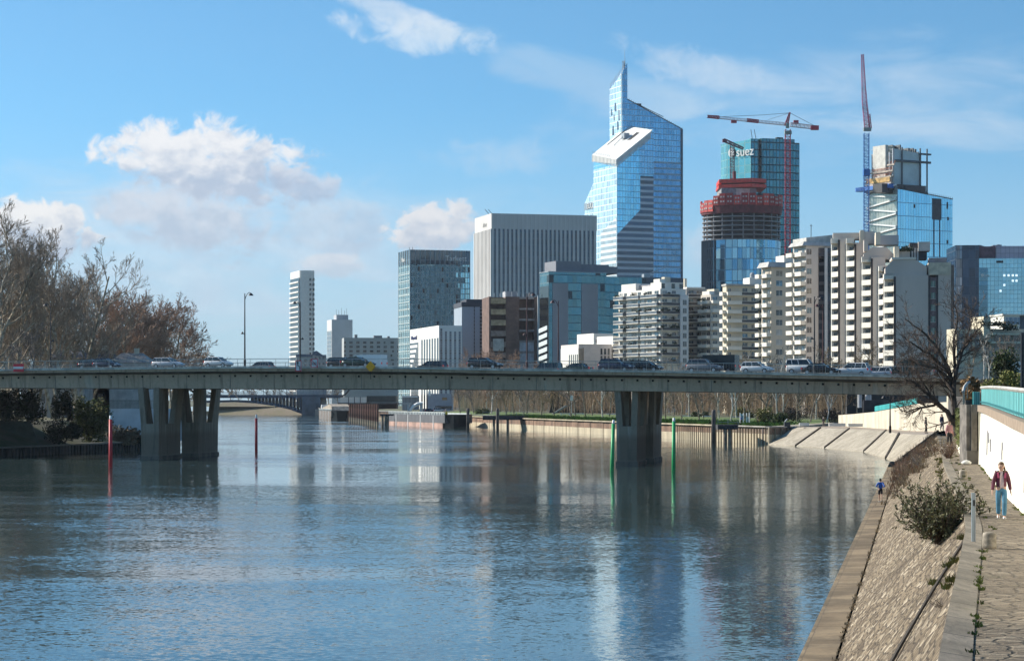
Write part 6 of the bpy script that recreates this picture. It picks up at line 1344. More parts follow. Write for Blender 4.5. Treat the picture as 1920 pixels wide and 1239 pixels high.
# ---------------------------------------------------------------- marker poles
def marker(px, pytop, pyw, mat, label, lean=0.0, pywhite=7):
    q = G(px, pyw, 0); sc = q.y / F; Hh = (pyw - pytop) * sc; t = thing('marker_pole', label, 'marker pole', (q.x, q.y, 0), 0, 'river marker poles')
    hw = Hh - pywhite * sc; L_ = lambda z: (lean * z, 0, z)
    mb = MB(); mb.path([L_(-2), L_(hw)], [.24, .21], 12); mb.build('pole', mat, t, True)
    mb = MB(); mb.path([L_(hw), L_(hw + .12), L_(Hh)], [.21, .15, .14], 12); mb.build('white_cap', SIGNW, t, True)
marker(207.5, 779, 876, RED, 'red marker pole standing left of the left pier')
marker(480.5, 777, 847, RED, 'red marker pole standing right of the left pier in midstream')
marker(1147.5, 787, 882, GREEN, 'leaning green marker pole touching the right pier on its left', .03)
marker(1263, 783, 881, GREEN, 'upright green marker pole right of the right pier', .005)

# ---------------------------------------------------------------- far arched bridge
YF = 1245; BLUE = M('bridge_blue_steel', (.045, .075, .12), .6, .2, var=.15, scale=.2)
t = thing('arched_bridge', 'dark blue steel arch bridge far upstream with a stone abutment', 'bridge', (xat(500, YF), YF, 0))
p = lambda px, py, dy=0: P(px, py, YF + dy)
mb = MB(); mb.box(p(380, 0).x, p(640, 0).x, YF, YF + 16, p(0, 746).z, p(0, 740).z); mb.build('deck', BLUE, t, world=True)
arc = [(380, 751), (440, 749.5), (480, 751.5), (515, 756), (545, 762.5), (566, 769.5)]
mb = MB(); mb.extr([p(a, b) for a, b in arc] + [p(566, 776), p(545, 768), p(515, 761), (p(480, 756)), p(440, 753.5), p(380, 755)], (0, 15, 0)); mb.build('arch', BLUE, t, world=True)
for i in range(15):
    px = 470 + i * 6.6; y1 = [b for a, b in arc if a >= px][0] if px < 566 else 770
    mb = MB(); mb.box(p(px, 0).x, p(px + 1.0, 0).x, YF - .3, YF + 14, p(0, y1 + 1).z, p(0, 745.9).z); mb.build('spandrel_post', M('post_blue', (.14, .19, .26), .6), t, world=True)
mb = MB(); mb.box(p(566, 0).x, p(601, 0).x, YF - 1, YF + 20, -1, p(0, 744).z); mb.box(p(578, 0).x, p(594, 0).x, YF - 2.5, YF - 1, -1, p(0, 757).z); mb.build('abutment', M('abutment_bluegrey', (.14, .17, .20), .9, var=.15, scale=.2), t, world=True)
mb = MB()
for i in range(120): x = p(380 + i * 2.1, 0).x; mb.box(x, x + .12, YF, YF + .1, p(0, 740).z, p(0, 735.5).z)
mb.box(p(380, 0).x, p(640, 0).x, YF - .02, YF + .12, p(0, 736).z, p(0, 735.3).z); mb.build('railing', M('rail_pale', (.4, .42, .44)), t, world=True)
for px in (418, 472, 494, 537, 606, 628):
    mb = MB(); mb.tube(p(px, 740, 1), p(px, 708, 1), .14, n=5); mb.tube(p(px, 709, 1), p(px + 4, 708, 1), .12, n=4); mb.build('lamp_post', DARK, t, world=True)
mb = MB(); mb.hexa([(xat(395, 1275), 1275, -.2), (xat(572, 1262), 1262, -.2), (xat(572, 1300), 1300, -.2), (xat(395, 1310), 1310, -.2)], [(xat(420, 1300), 1292, 7.0), (xat(520, 1290), 1290, 7.5), (xat(520, 1310), 1310, 7.5), (xat(420, 1310), 1310, 7.0)])
single('far_bank', mb, ground_mat('far_bank_earth', (.26, .21, .15), (.20, .18, .10), .06), 'earth bank under the far arch bridge', None, kind='structure')
mb = MB(); mb.box(xat(594 - 3, 1240), xat(598, 1240), 1240, 1243, 0, 3.2); single('mooring_block', mb, M('block_pale', (.5, .46, .4)), 'pale concrete block at the foot of the far arch bridge', 'mooring block')
for k in range(13):
    px = 430 + k * 17; Y = 1420 + (k % 3) * 30; tree('park%d' % (k % 4), xat(px, Y), Y, 4.6, 'far bare tree behind the blue arch bridge', 1.25, group='far trees behind the arch bridge', sxy=1.3)

# ---------------------------------------------------------------- quay yard: platform, barges, jetties
t = thing('gravel_works', 'white quay hall on a dark deck above the rusty columns', 'industrial building', (xat(676, 1010), 1010, 3)); p = lambda px, py, Y=1010: P(px, py, Y)
mb = MB(); mb.box(p(638, 0).x, p(687, 0).x, 1010, 1030, p(0, 755).z, p(0, 744.5).z); mb.build('white_wall', WHITE, t, world=True)
for i in range(3): mb = MB(); x = p(653 + 11 * i, 0).x; mb.box(x, x + .3, 1009.8, 1010.02, p(0, 755).z, p(0, 744).z); mb.build('wall_post', DARK, t, world=True)
mb = MB(); mb.box(p(687.3, 0).x, p(742, 0).x, 1011, 1030, p(0, 754).z, p(0, 742).z); mb.build('dark_hall', M('hall_dark', (.035, .05, .05), .6), t, world=True)
mb = MB(); mb.box(p(634, 0).x, p(745, 0).x, 1008, 1032, p(0, 758).z, p(0, 755).z); mb.build('deck', M('deck_dark', (.07, .065, .065)), t, world=True)
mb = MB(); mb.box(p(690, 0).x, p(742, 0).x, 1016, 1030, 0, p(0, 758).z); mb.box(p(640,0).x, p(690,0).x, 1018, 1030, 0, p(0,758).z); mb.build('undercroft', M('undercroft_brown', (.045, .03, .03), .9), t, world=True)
mb = MB(); mb.path([p(638, 744), p(648, 739), p(655, 731)], .5, 4); mb.build('conveyor', DARK, t, world=True)
for i in range(13):
    px = 656 + i * 4.3; q = G(px, 789 + i * .9 if i < 12 else 800, 0); mb = MB(); rr = .42; mb.path([(q.x, q.y, -1), (q.x, q.y, 1.6), (q.x, q.y, 1.62), (q.x, q.y, zat(757.5 - (.3 if i % 2 else 0), q.y))], [rr] * 4, 8); mb.m = [1 if min(mb.v[i_][2] for i_ in f_) < 0 else 0 for f_ in mb.f]
    single('mooring_pile', mb, [M('pile_rust', (.22, .10, .07), .9, var=.3, scale=.4), M('pile_pale', (.55, .42, .28), .9, var=.2)], 'rusty brown steel pile in the dense row left of the long barge', 'pile', 'rusty piles in a row')
# barges
def barge(S, B, Wb, Hh, label, hull, boot, dark, cargo=None):
    """hull side runs from stern corner S to bow corner B, lit from the left; blunt bow looks towards the camera"""
    S = Vector((S[0], S[1], 0)); B = Vector((B[0], B[1], 0)); d = B - S; Lb = d.length; rz = atan2(d.y, d.x); wd = Wb
    t = thing('barge', label, 'barge', tuple(S), rz); k = Hh * 1.0
    mb = MB(); mb.box(0, Lb - .1, 0, wd, Hh * .34, Hh * .94); mb.build('hull', hull, t)
    mb = MB(); mb.box(0, Lb - k * .7, .05, wd - .05, -1, Hh * .34); mb.build('boot_stripe', boot, t)
    mb = MB(); mb.hexa([(Lb - k * .9, .3, -1), (Lb + 1.0, wd * .3, -1), (Lb + 1.0, wd * .7, -1), (Lb - k * .9, wd - .3, -1)], [(Lb - .05, -.03, Hh), (Lb + 3.0, wd * .22, Hh), (Lb + 3.0, wd * .78, Hh), (Lb - .05, wd + .03, Hh)]); mb.build('bow', dark, t)
    mb = MB(); mb.box(.3, Lb - 1, .2, .4, Hh * .94, Hh * 1.08); mb.box(.3, Lb - 1, wd - .4, wd - .2, Hh * .94, Hh * 1.08)
    for i in range(int(Lb / 2.0)): mb.box(i * 2.0 + .4, i * 2.0 + .7, -.06, .2, Hh * .94, Hh * 1.15)
    mb.box(.3, Lb - 1, -.03, .12, Hh * 1.12, Hh * 1.17); mb.build('coaming', M('coaming_pale', (.52, .56, .55), .6), t)
    for i in range(4): mb = MB(); x = Lb * (.15 + .22 * i); mb.box(x, x + .45, -.1, .02, -.3, Hh * .92); mb.build('fender_strip', SIGNW, t)
    if cargo:
        mb = MB(); mb.extr([(1, .5, Hh * .9), (Lb * .25, .5, Hh * 1.3), (Lb * .8, .5, Hh * 1.7), (Lb * .93, .5, Hh * 1.45), (Lb * .97, .5, Hh * .9)], (0, wd - 1, 0)); mb.build('gravel_load', cargo, t)
        mb = MB(); mb.box(-.2, 2.5, 1, 6, Hh * .92, Hh * 1.6); mb.build('wheelhouse', SIGNW, t)
    return t
HULLG = M('hull_grey', (.095, .095, .105), .6, var=.12, scale=.3); BOOT = M('hull_pink', (.48, .30, .24), .8, var=.18, scale=.3); BOWB = M('bow_black', (.014, .017, .022), .4)
BROWNH = M('hull_brown', (.17, .14, .12), .7)
barge((xat(598, 1010), 1010), (xat(621, 945), 945), 8.6, 3.9, 'short laden barge with a black bow beside the rusty piles', BROWNH, BROWNH, BOWB, M('gravel_heap', (.40, .34, .27), .95, var=.2, scale=.8))
barge((xat(728, 745), 745), (xat(834, 676), 676), 8.6, 4.0, 'long grey barge with pink waterline and black bow moored at the quay', HULLG, BOOT, BOWB)
mb = MB(); mb.box(-.4, .4, -.3, .3, 0, .7); mb.box(-.2, .2, -.2, .2, .7, 1.1); q = P(837, 777, 700); mb.v = [(x + q.x, y + q.y, z + q.z) for x, y, z in mb.v]
single('mooring_winch', mb, M('winch_yellow', (.75, .55, .02), .5), 'yellow winch at the bow of the long grey barge', 'winch')
def dolphin(px, pytop, pyw, r, label, mat=None):
    q = G(px, pyw, 0); mb = MB(); zt = zat(pytop, q.y); mb.path([(q.x, q.y, -1), (q.x, q.y, zt - .5), (q.x, q.y, zt)], [r, r, r * .8], 10)
    single('mooring_post', mb, mat or M('post_brown', (.115, .10, .095), .85, var=.2, scale=.5), label, 'mooring post', 'mooring posts along the right bank', True)
dolphin(877.5, 765, 807, .42, 'dark mooring post standing before the black bow of the long barge')
dolphin(933, 765, 807, .40, 'dark mooring post between the jetty legs right of the long barge')
dolphin(1338, 768, 832, .40, 'thick dark mooring post left of the small jetty at the grooved wall')
dolphin(1432, 800, 832, .28, 'thin dark post at the corner between grooved wall and ramp')
def jetty(px0, px1, pyd, pyw, legs, label, dk=1.2, rail=True):
    q0 = G(px0, pyw, 0); q1 = Vector((xat(px1, q0.y), q0.y, 0)); z = zat(pyd, q0.y); t = thing('jetty', label, 'jetty', tuple(q0)); JD = M('jetty_dark', (.05, .05, .055), .8, var=.2)
    mb = MB(); mb.box(q0.x, q1.x, q0.y, q0.y + 5, z - dk, z); mb.build('deck', JD, t, world=True)
    for px in legs: mb = MB(); x = xat(px, q0.y); mb.path([(x, q0.y + .5, -1), (x, q0.y + .5, z - dk)], .38, 8); mb.build('leg', M('jetty_leg', (.30, .25, .19), .9, var=.3, scale=.4), t, world=True)
    if rail:
        mb = MB(); k = int((q1.x - q0.x) / 1.5)
        for i in range(k + 1): x = q0.x + (q1.x - q0.x) * i / k; mb.tube((x, q0.y, z), (x, q0.y, z + 1), .05, n=4)
        for hh in (.5, 1.0): mb.tube((q0.x, q0.y, z + hh), (q1.x, q0.y, z + hh), .04, n=4)
        mb.build('rail', STEEL, t, world=True)
jetty(712, 737, 776, 803, (717, 723, 727), 'small jetty on three legs at the stern of the long barge', .5)
jetty(905, 990, 779, 806, (926, 952), 'dark jetty deck on legs right of the black bow')
mb = MB()
for i in range(3): mb.box(xat(892, 705), xat(962, 705), 706 + i, 706.3 + i, .7 + i * .8, 1.0 + i * .8)
for i in range(8): x = xat(894 + i * 9.5, 705); mb.box(x, x + .3, 705.5, 706, 0, 3.2)
single('timber_fender', mb, M('timber_pale', (.50, .36, .22), .9, var=.2), 'pale timber fender frame against the quay behind the jetty legs', 'fender')
mb = MB(); mb.box(xat(965, 690), xat(1000, 690), 690, 700, -1, zat(781, 690)); single('quay_block', mb, M('quay_block_dark', (.06, .055, .055), .9), 'dark quay block between the jetty and the brown park wall', 'quay block')
jetty(1346, 1384, 796, 832, (1360, 1369), 'small dark jetty with a railing at the grooved wall', .9)
# shore machines and yard buildings
t = thing('conveyor_loader', 'pale curved conveyor loader above the long barge', 'conveyor', L_(782, 773, 800)); mb = MB(); p = lambda px, py, Y=800: P(px, py, Y)
mb.path([p(768, 770), p(775, 762), p(783, 757), p(793, 755.5)], [.55, .6, .6, .5], 6); mb.build('boom', SIGNW, t, world=True)
mb = MB(); mb.tube(p(790, 756), p(790, 774), .6, n=8); mb.build('support_column', M('frame_pale', (.55, .54, .52)), t, world=True); mb = MB(); mb.tube(p(766, 758), p(766, 774), .5, n=8)
for a in (760, 764, 769): mb.tube(p(a, 757), p(a, 773), .12, n=4)
mb.box(p(748, 0).x, p(770, 0).x, 800, 803, p(0, 757.5).z, p(0, 755).z); mb.build('support_frame', M('frame_pale', (.55, .54, .52)), t, world=True)
for (px0, px1, pt, pb, Y, lab, mat) in ((754, 784, 742, 770, 930, 'striped grey warehouse with a white band behind the conveyor loader', M('striped_wall', (.42, .40, .40), .8, col2=(.2, .2, .21), scale=1.2, stretch=(2.5, 2.5, .02))), (802, 847, 738, 770, 880, 'blue grey yard office with a brown hatch and a strip of windows', M('yard_bluegrey', (.36, .38, .44), .8, var=.06))):
    t = thing('yard_building', lab, 'building', (xat((px0 + px1) / 2, Y), Y, 3.6)); mb = MB(); mb.box(xat(px0, Y), xat(px1, Y), Y, Y + 12, 3, zat(pt, Y)); mb.build('wall', mat, t, world=True)
    if px0 > 790:
        for a, b, c_, d_, m_ in ((829, 838, 745, 750, M('hatch_brown', (.4, .25, .12))), (816, 847, 761, 766, BLACKGL), (803, 808, 733, 742, SIGNW)): mb = MB(); mb.box(xat(a, Y), xat(b, Y), Y - .15, Y + .02, zat(d_, Y), zat(c_, Y)); mb.build('window' if m_ is BLACKGL else 'panel', m_, t, world=True)
    else:
        mb = MB(); mb.box(xat(755, Y), xat(783, Y), Y - .5, Y, zat(745, Y), zat(742.5, Y)); mb.build('white_band', SIGNW, t, world=True)
for px, kind, colr, lab in ((800, 'hatchback', 'grey', 'dark car parked left of the white van on the quay yard'), (806.5, 'hatchback', 'navy', 'small blue car parked next to the white van on the quay yard'), (823, 'minivan', 'white', 'white van parked before the blue grey yard office'), (844, 'hatchback', 'silver', 'silver car parked at the right end of the quay yard')):
    car(kind, colr, 0, 0, 0, lab, loc=(xat(px, 850), 850, 3.63), rz=0.1, group='cars parked on the quay yard')
mb = MB(); yl = [Vector((-5.5, 672, 3.62)), Vector((-30, 801, 3.62)), Vector((-57, 950, 3.62)), Vector((-80, 1080, 3.62))]; mb.strip(yl, [p_ + Vector((45, 8, 0)) for p_ in yl]); single('quay_yard', mb, M('yard_concrete', (.36, .33, .29), .9, var=.15), 'concrete quay yard', None, kind='structure')

# ---------------------------------------------------------------- park between wall and towers
rng = random.Random(5)
zone = lambda px: 'left of the right pier' if px < 1150 else 'between the right pier and the ramp' if px < 1430 else 'behind the boat ramp'
n_t = 0
spots = []
for k in range(78):
    px = 862 + (1640 - 862) * (k + rng.uniform(-.4, .4)) / 78; far_ = k % 3
    Yw = interp([(862, 720), (1000, 615), (1270, 480), (1440, 430), (1640, 400)], px); Y = Yw + (28, 62, 110)[far_] + rng.uniform(-8, 8)
    spots.append((px, Y))
for px, Y in spots:
    key = rng.choice(('park0', 'park0', 'park1', 'park1', 'park2', 'park3', 'birch0', 'birch1')) if px < 1400 else rng.choice(('park0', 'birch0', 'birch1', 'park2', 'birch1', 'park1'))
    tree(key, xat(px, Y), Y, 4.0, 'bare park tree ' + zone(px), rng.uniform(.72, 1.12), group='bare park trees ' + zone(px), sxy=rng.uniform(.85, 1.25))
for px, Y, top, lab in ((905, 900, 648, 'ochre brown bare tree crown rising above the bridge before the brown block'), (935, 880, 652, 'ochre bare tree crown below the brown block, right one of the pair'), (880, 920, 662, 'low ochre bare tree crown at the left of the crown group before the brown block'), (1000, 860, 672, 'low bare tree crown at the foot of the striped office end')):
    Hh = zat(top, Y) - 4; tree('rust0', xat(px, Y), Y, 4, lab, Hh / 24, group='ochre tree crowns above the bridge')
for px, Y, top, lab in ((1536, 560, 640, 'rusty bare tree before the dark glazed strip of the grey tower'), (1640, 540, 630, 'thin bare tree before the taupe block below its narrow balcony stack'), (1600, 555, 652, 'low thin bare tree before the taupe block'), (1700, 530, 655, 'bare tree behind the bridge end before the blank taupe wall')):
    Hh = zat(top, Y) - 4; tree('park%d' % (px % 4), xat(px, Y), Y, 4, lab, Hh / 13, group='bare trees before the apartment towers')
for k, (px, Y, rx, hz, m_, lab) in enumerate(((1440, 455, 3.2, 3.0, LEAFY, 'olive green bush by the path left of the ramp kiosk'), (1462, 450, 2.2, 2.2, LEAFG, 'small green bush touching the ramp kiosk'), (1312, 545, 2.4, 1.8, LEAFG, 'green bush on the lawn right of the green pole'), (1395, 520, 2.5, 2.6, LEAFY, 'olive bush under the birches left of the play frame'),
        (1500, 470, 4.5, 3.2, M('scrub_brown', (.14, .10, .075), .9, var=.3), 'brown leafless scrub behind the ramp'), (1560, 455, 4.0, 3.0, M('scrub_brown', (.14, .10, .075)), 'brown leafless scrub left of the pale retaining wall'), (905, 735, 3, 2.0, LEAFG, 'green bush at the end of the quay yard'))):
    shrub('park_bush', lab, 'bush', (xat(px, Y), Y, 3.6), rx, 2.2, hz, 1500, .22, m_, 60 + k, 9)
mb = MB(); rg = random.Random(3)
for i in range(9000):
    u = rg.random() ** 1.0 * 3.0; k = min(int(u), 2); a = edge[k + 0 if k < 4 else 3].lerp(edge[k + 1], u - k); b = inn[k].lerp(inn[k + 1], u - k); v = rg.random() ** 2.2 * .5; q = a.lerp(b, v); h = rg.uniform(.15, .6) * (1.3 - v)
    d = rg.uniform(-.2, .2); w_ = rg.uniform(.08, .25); mb.add([(q.x - w_, q.y, q.z), (q.x + w_, q.y, q.z), (q.x + d, q.y + d, q.z + h)], [(0, 1, 2)])
single('lawn_grass', mb, M('grass_blades', (.15, .24, .04), .9, var=.35, scale=.4), 'long green grass along the top of the park wall', None, kind='stuff', base=(0, 0, 3.3))
mb = MB(); rg = random.Random(9)
for i in range(5200):
    px = rg.uniform(850, 1665); Y = interp([(850, 850), (1000, 740), (1270, 600), (1440, 540), (1665, 500)], px) + rg.uniform(-25, 25); x = xat(px, Y); h = rg.uniform(4, 11.5); l_ = rg.gauss(0, .1) * h; r_ = rg.uniform(.02, .05); z0 = 4 + rg.uniform(0, 2.5)
    mb.path([(x, Y, z0), (x + l_ * .4, Y, z0 + h * .5), (x + l_, Y, z0 + h)], [r_, r_ * .8, r_ * .3], 3, cap=False)
    for k in range(2): q_ = z0 + h * rg.uniform(.3, .9); mb.path([(x + l_ * .5, Y, q_), (x + l_ * .5 + rg.gauss(0, 1.1), Y + rg.gauss(0, .6), q_ + rg.uniform(.4, 2.2))], [r_ * .6, r_ * .2], 3, cap=False)
single('park_thicket', mb, M('thicket_brown', (.23, .165, .10), .95, var=.3, scale=.06), 'dense brown bare thicket at the back of the park', None, kind='stuff', base=(30, 640, 4))
# park furniture
def bench(px, Y, label):
    x = xat(px, Y); t = thing('park_bench', label, 'bench', (x, Y, 4.0), 0, 'pale stone benches in the park')
    mb = MB(); mb.box(-1.6, 1.6, 0, .6, .35, .55); mb.build('seat', SIGNW, t)
    for s_ in (-1.2, 1.2): mb = MB(); mb.box(s_ - .2, s_ + .2, .1, .5, 0, .35); mb.build('leg', SIGNW, t)
for px, Y, lab in ((1060, 640, 'pale bench under the trees left of the leaning ramp'), (1085, 640, 'pale bench near the white lamp panel'), (1148, 620, 'pale bench just left of the right pier'), (1290, 545, 'pale bench above the upright green pole'), (1383, 520, 'pale bench by the play frame'), (1330, 540, 'pale bench on the lawn between green pole and mooring post')): bench(px, Y, lab)
for px, Y, ln, lab in ((1508, 415, 18, 'short pale kerb block above the ramp'), (1570, 408, 30, 'long pale kerb block above the ramp, left one'), (1604, 402, 26, 'long pale kerb block above the ramp, right one')):
    mb = MB(); x = xat(px, Y); mb.box(x - ln * .05, x + ln * .05, Y, Y + .6, 3.55, 4.0); mb.box(x - ln * .05 - .02, x + ln * .05 + .02, Y - .02, Y + .62, 4.0, 4.1); single('kerb_block', mb, WHITE, lab, 'kerb block', 'pale kerb blocks above the ramp')
t = thing('play_frame', 'small blue and white climbing frame on the terrace by the grooved wall', 'climbing frame', L_(1396, 794, 440)); mb = MB()
for px in (1388, 1394, 1400, 1405): a = P(px, 794, 440); mb.tube(a, P(px, 774, 440), .1, n=6)
mb.build('post', SIGNW, t, world=True); mb = MB(); mb.box(P(1388, 0, 440).x, P(1394, 0, 440).x, 440.2, 440.4, zat(788, 440), zat(776, 440)); mb.box(P(1399.6, 0, 440).x, P(1405, 0, 440).x, 440.2, 440.4, zat(792, 440), zat(782, 440)); mb.build('panel', M('panel_teal', (.12, .34, .42)), t, world=True)
t = thing('ramp_kiosk', 'dark box kiosk with a tilted pale panel at the top of the ramp', 'kiosk', L_(1476, 800, 420)); mb = MB(); mb.box(xat(1471, 420), xat(1482, 420), 420, 421.2, 3.0, zat(791, 420)); mb.build('box_body', M('kiosk_dark', (.05, .055, .06)), t, world=True)
mb = MB(); mb.extr([P(1471.5, 790.5, 420), P(1476, 785, 420), P(1477, 785.6, 420), P(1472.5, 791, 420)], (0, 1.0, 0)); mb.build('tilted_panel', STEEL, t, world=True)
t = thing('info_panel', 'white lamp panel on a pole among the park trees', 'panel', L_(1072, 778, 640)); mb = MB(); mb.tube(P(1072, 778, 640), P(1072, 745, 640), .1, n=6); mb.build('pole', STEEL, t, world=True); mb = MB(); mb.box(xat(1069, 640), xat(1075, 640), 639.8, 640.1, zat(751, 640), zat(741, 640)); mb.build('panel', SIGNW, t, world=True)
mb = MB(); mb.extr([P(1034, 776, 650), P(1040, 776, 650), P(1066, 760, 650), P(1060, 760, 650)], (0, 3, 0)); single('leaning_ramp', mb, M('ramp_grey', (.33, .33, .33)), 'slanting grey stair ramp under the park trees', 'stair')
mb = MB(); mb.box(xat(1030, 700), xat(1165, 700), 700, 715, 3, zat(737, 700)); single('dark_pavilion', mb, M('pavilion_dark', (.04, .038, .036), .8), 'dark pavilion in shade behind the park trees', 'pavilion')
mb = MB(); mb.box(xat(860, 830), xat(1070, 830), 830, 840, 3, zat(741, 830)); single('stone_hall', mb, M('hall_cream', (.56, .49, .36), .85, var=.1, scale=.2), 'cream long hall glimpsed behind the park trees', 'hall')
# retaining wall, fence and railing behind the ramp
t = thing('retaining_wall', 'pale curving retaining wall behind the boat ramp with a teal railing at its top', 'wall', L_(1640, 800, 385))
WP = [(1572, 778, 430), (1600, 776, 415), (1640, 772, 398), (1680, 765, 380), (1720, 757, 362), (1800, 752, 345)]
mb = MB(); mb.strip([Vector((xat(a, c), c, 3.2)) for a, b, c in WP], [P(a, b, c) for a, b, c in WP]); mb.strip([P(a, b, c) for a, b, c in WP], [P(a, b, c) + Vector((.2, .6, 0)) for a, b, c in WP]); mb.build('wall_face', M('retaining_pale', (.64, .57, .45), .85, var=.12, scale=.4, stretch=(1, 1, .3)), t, world=True)
TEAL = M('railing_teal', (.03, .36, .36), .5, var=.1); TEALP = M('railing_teal_pale', (.20, .58, .56), .45, var=.08); TEALD = M('railing_teal_dark', (.015, .16, .17), .5)
mb = MB(); wl = [P(a, b - 1, c) for a, b, c in WP[2:5]]; mb.strip(wl, [q + Vector((0, 0, .9)) for q in wl]); mb.build('railing', TEAL, t, world=True)
mb = MB(); mb.box(xat(1592, 425), xat(1650, 408), 408, 408.3, 5.0, zat(750, 408))
for i in range(30): x = xat(1592, 425) + i * .2; mb.box(x, x + .08, 407.9, 408, 5.0, zat(750, 408) + .05)
single('board_fence', mb, M('fence_charcoal', (.09, .085, .09), .8, var=.2), 'charcoal upright board fence below the bridge end', 'fence')
for px in (1612, 1626, 1630): mb = MB(); mb.tube(P(px, 764, 425), P(px, 738, 425), .4, n=10); single('bridge_column', mb, M('column_white', (.55, .55, .55)), 'white round column in the shade under the bridge end', 'column', 'white columns under the bridge end')
mb = MB(); mb.box(xat(1588, 440), xat(1740, 440), 440, 442, 4, 9.9); single('shade_backing', mb, M('wall_shade', (.05, .047, .045)), 'dark wall in the shade under the bridge end', 'wall')  # near black box stands in for the shade below the deck
lamp(0, 0, 0, -1, 'tall dark lamp post standing before the pale retaining wall', small=False, base=(xat(1669, 300), 300, 3.9), hgt=zat(742, 300) - 3.9, group='lamp posts near the ramp')
# ---------------------------------------------------------------- white wall, railing, pillars on the right
WT = [(40, 6.9), (67, 7.22), (90, 7.45), (110, 7.60), (124, 7.66), (128, 7.67)]
wt = lambda Y: interp(WT, Y)
ys = [36 + i * 2.3 for i in range(40)]
t = thing('white_wall', 'curved sunlit white wall beside the footpath with brown coping and teal railing', 'wall', (wf(67), 67, ZP))
NWALL = M('near_wall_white', (.86, .81, .68), .8, var=.03, scale=.5, stretch=(1, 1, .3)); BCOP = M('coping_brown', (.36, .27, .195), .85, var=.12, scale=2)
mb = MB(); A = [Vector((wf(y), y, zp(y) - .2)) for y in ys]; B = [Vector((wf(y) + .12, y, wt(y))) for y in ys]; mb.strip(A, B); mb.quad((wf(125.7), 125.7, 4), (wf(125.7) + 1, 126, 4), (wf(125.7) + 1, 126, wt(125.7)), (wf(125.7), 125.7, wt(125.7))); mb.build('wall_face', NWALL, t, world=True)
mb = MB(); a = [Vector((wf(y) - .06, y, wt(y))) for y in ys]; b = [p + Vector((0, 0, .36)) for p in a]; c_ = [p + Vector((.6, .1, 0)) for p in b]; mb.strip([p + Vector((.25, 0, 0)) for p in a], a); mb.strip(a, b); mb.strip(b, c_)
for y in ys[::1]:
    pass
mb.build('coping', BCOP, t, world=True)
rl0 = [p + Vector((.22, .05, .06)) for p in b]; hR = .86
mb = MB(); mb.strip(rl0, [p + Vector((0, 0, hR)) for p in rl0]); mb.build('railing_panel', M('railing_gap', (.008, .15, .17), .5), t, world=True)
mb = MB()
pitch = 1.3; acc = 0.0
for p, q in zip(rl0[:-1], rl0[1:]):
    L = (q - p).length; k = int(round(L / pitch))
    for i in range(k):
        r = p.lerp(q, i / k); d = (q - p).normalized(); n_ = Vector((-abs(d.y), d.x, 0)).normalized(); w_ = d * .36
        mb.hexa([r - w_ + n_ * .0, r + w_, r + w_ + n_ * .008, r - w_ + n_ * .008], [v + Vector((0, 0, hR)) for v in (r - w_, r + w_, r + w_ + n_ * .008, r - w_ + n_ * .008)])
mb.build('railing_bars', TEALP, t, world=True)
mb = MB(); mb.path([p + Vector((-.03, 0, .12)) for p in rl0], .05, 4); mb.build('railing_foot', TEALD, t, world=True)
mb = MB(); mb.path([p + Vector((0, 0, hR + .05)) for p in rl0], .085, 5); mb.build('handrail', M('handrail_pale', (.50, .47, .42), .6), t, world=True)
GRAF = M('graffiti_blue', (.04, .05, .13), .7); 
for (y, z, pts) in ((88, 6.35, [(0, 0), (.12, .25), (.3, .3), (.18, .05), (.35, -.15), (.2, -.4)]), (70.0, 5.75, [(0, .3), (.12, .35), (.2, .0), (.2, -.35)]), (110, 6.3, [(0, .5), (.05, .2), (0, -.2), (.1, -.7)]), (107, 6.5, [(0, .25), (.03, 0), (0, -.25)]), (104, 6.0, [(0, .5), (.02, -.1)]), (68.6, 5.2, [(0, .25), (.06, 0), (0, -.2)])):
    mb = MB(); mb.path([(wf(y + u) - .006 + .045 * (z + v - zp(y)) / 2.6, y + u, z + v) for u, v in pts], .028, 4); mb.build('graffiti_scrawl', GRAF, t, world=True)
t = thing('stone_pillar', 'tall weathered stone pillar at the end of the white wall', 'pillar', (xat(1814, 127), 127, ZP)); PILM = M('pillar_stone', (.30, .255, .20), .9, var=.25, scale=1.5, stretch=(1, 1, .5))
x0 = xat(1806, 127.5); mb = MB(); mb.box(x0, x0 + .26, 126.6, 128.5, zp(127) - .1, 8.05); mb.build('shaft', M('pillar_grey', (.20, .175, .15), .9, var=.25, scale=1.5), t, world=True)
mb = MB(); mb.box(x0 + .26, x0 + .58, 126.45, 127.2, zp(127) - .1, 8.05); mb.build('shaft_front', PILM, t, world=True)
mb = MB(); mb.box(x0 - .02, x0 + .64, 126.3, 127.3, zp(127) - .1, zp(127) + .75); mb.build('plinth', M('plinth_grey', (.17, .15, .125), .9, var=.25), t, world=True)
t = thing('recess_wall', 'dark block wall recessed between the pillar and the white wall', 'wall', (xat(1826, 129), 129, ZP)); mb = MB(); mb.box(x0 + .4, x0 + 1.4, 128.6, 129.2, 4.4, 7.6); mb.build('block_face', stone_mat('block_wall', [(.07, .06, .05), (.10, .09, .075)], (.03, .028, .025), .4, .2, (1, 0, 0, 0, 1), dirt=.3), t, world=True)
mb = MB(); mb.box(x0 + .3, x0 + 1.0, 127.3, 128.6, 7.58, 7.75); mb.build('lintel', M('pillar_grey', (.20, .175, .15)), t, world=True)
t = thing('corner_railing', 'short teal railing panel between the pillar and the wall railing', 'railing', (xat(1826, 128), 128, 7.75)); mb = MB(); mb.box(x0 + .62, x0 + 1.04, 127.9, 127.95, 7.78, 8.78); mb.build('panel', TEAL, t, world=True)
mb = MB()
for i in range(4): mb.box(x0 + .66 + i * .1, x0 + .71 + i * .1, 127.84, 127.9, 7.78, 8.78)
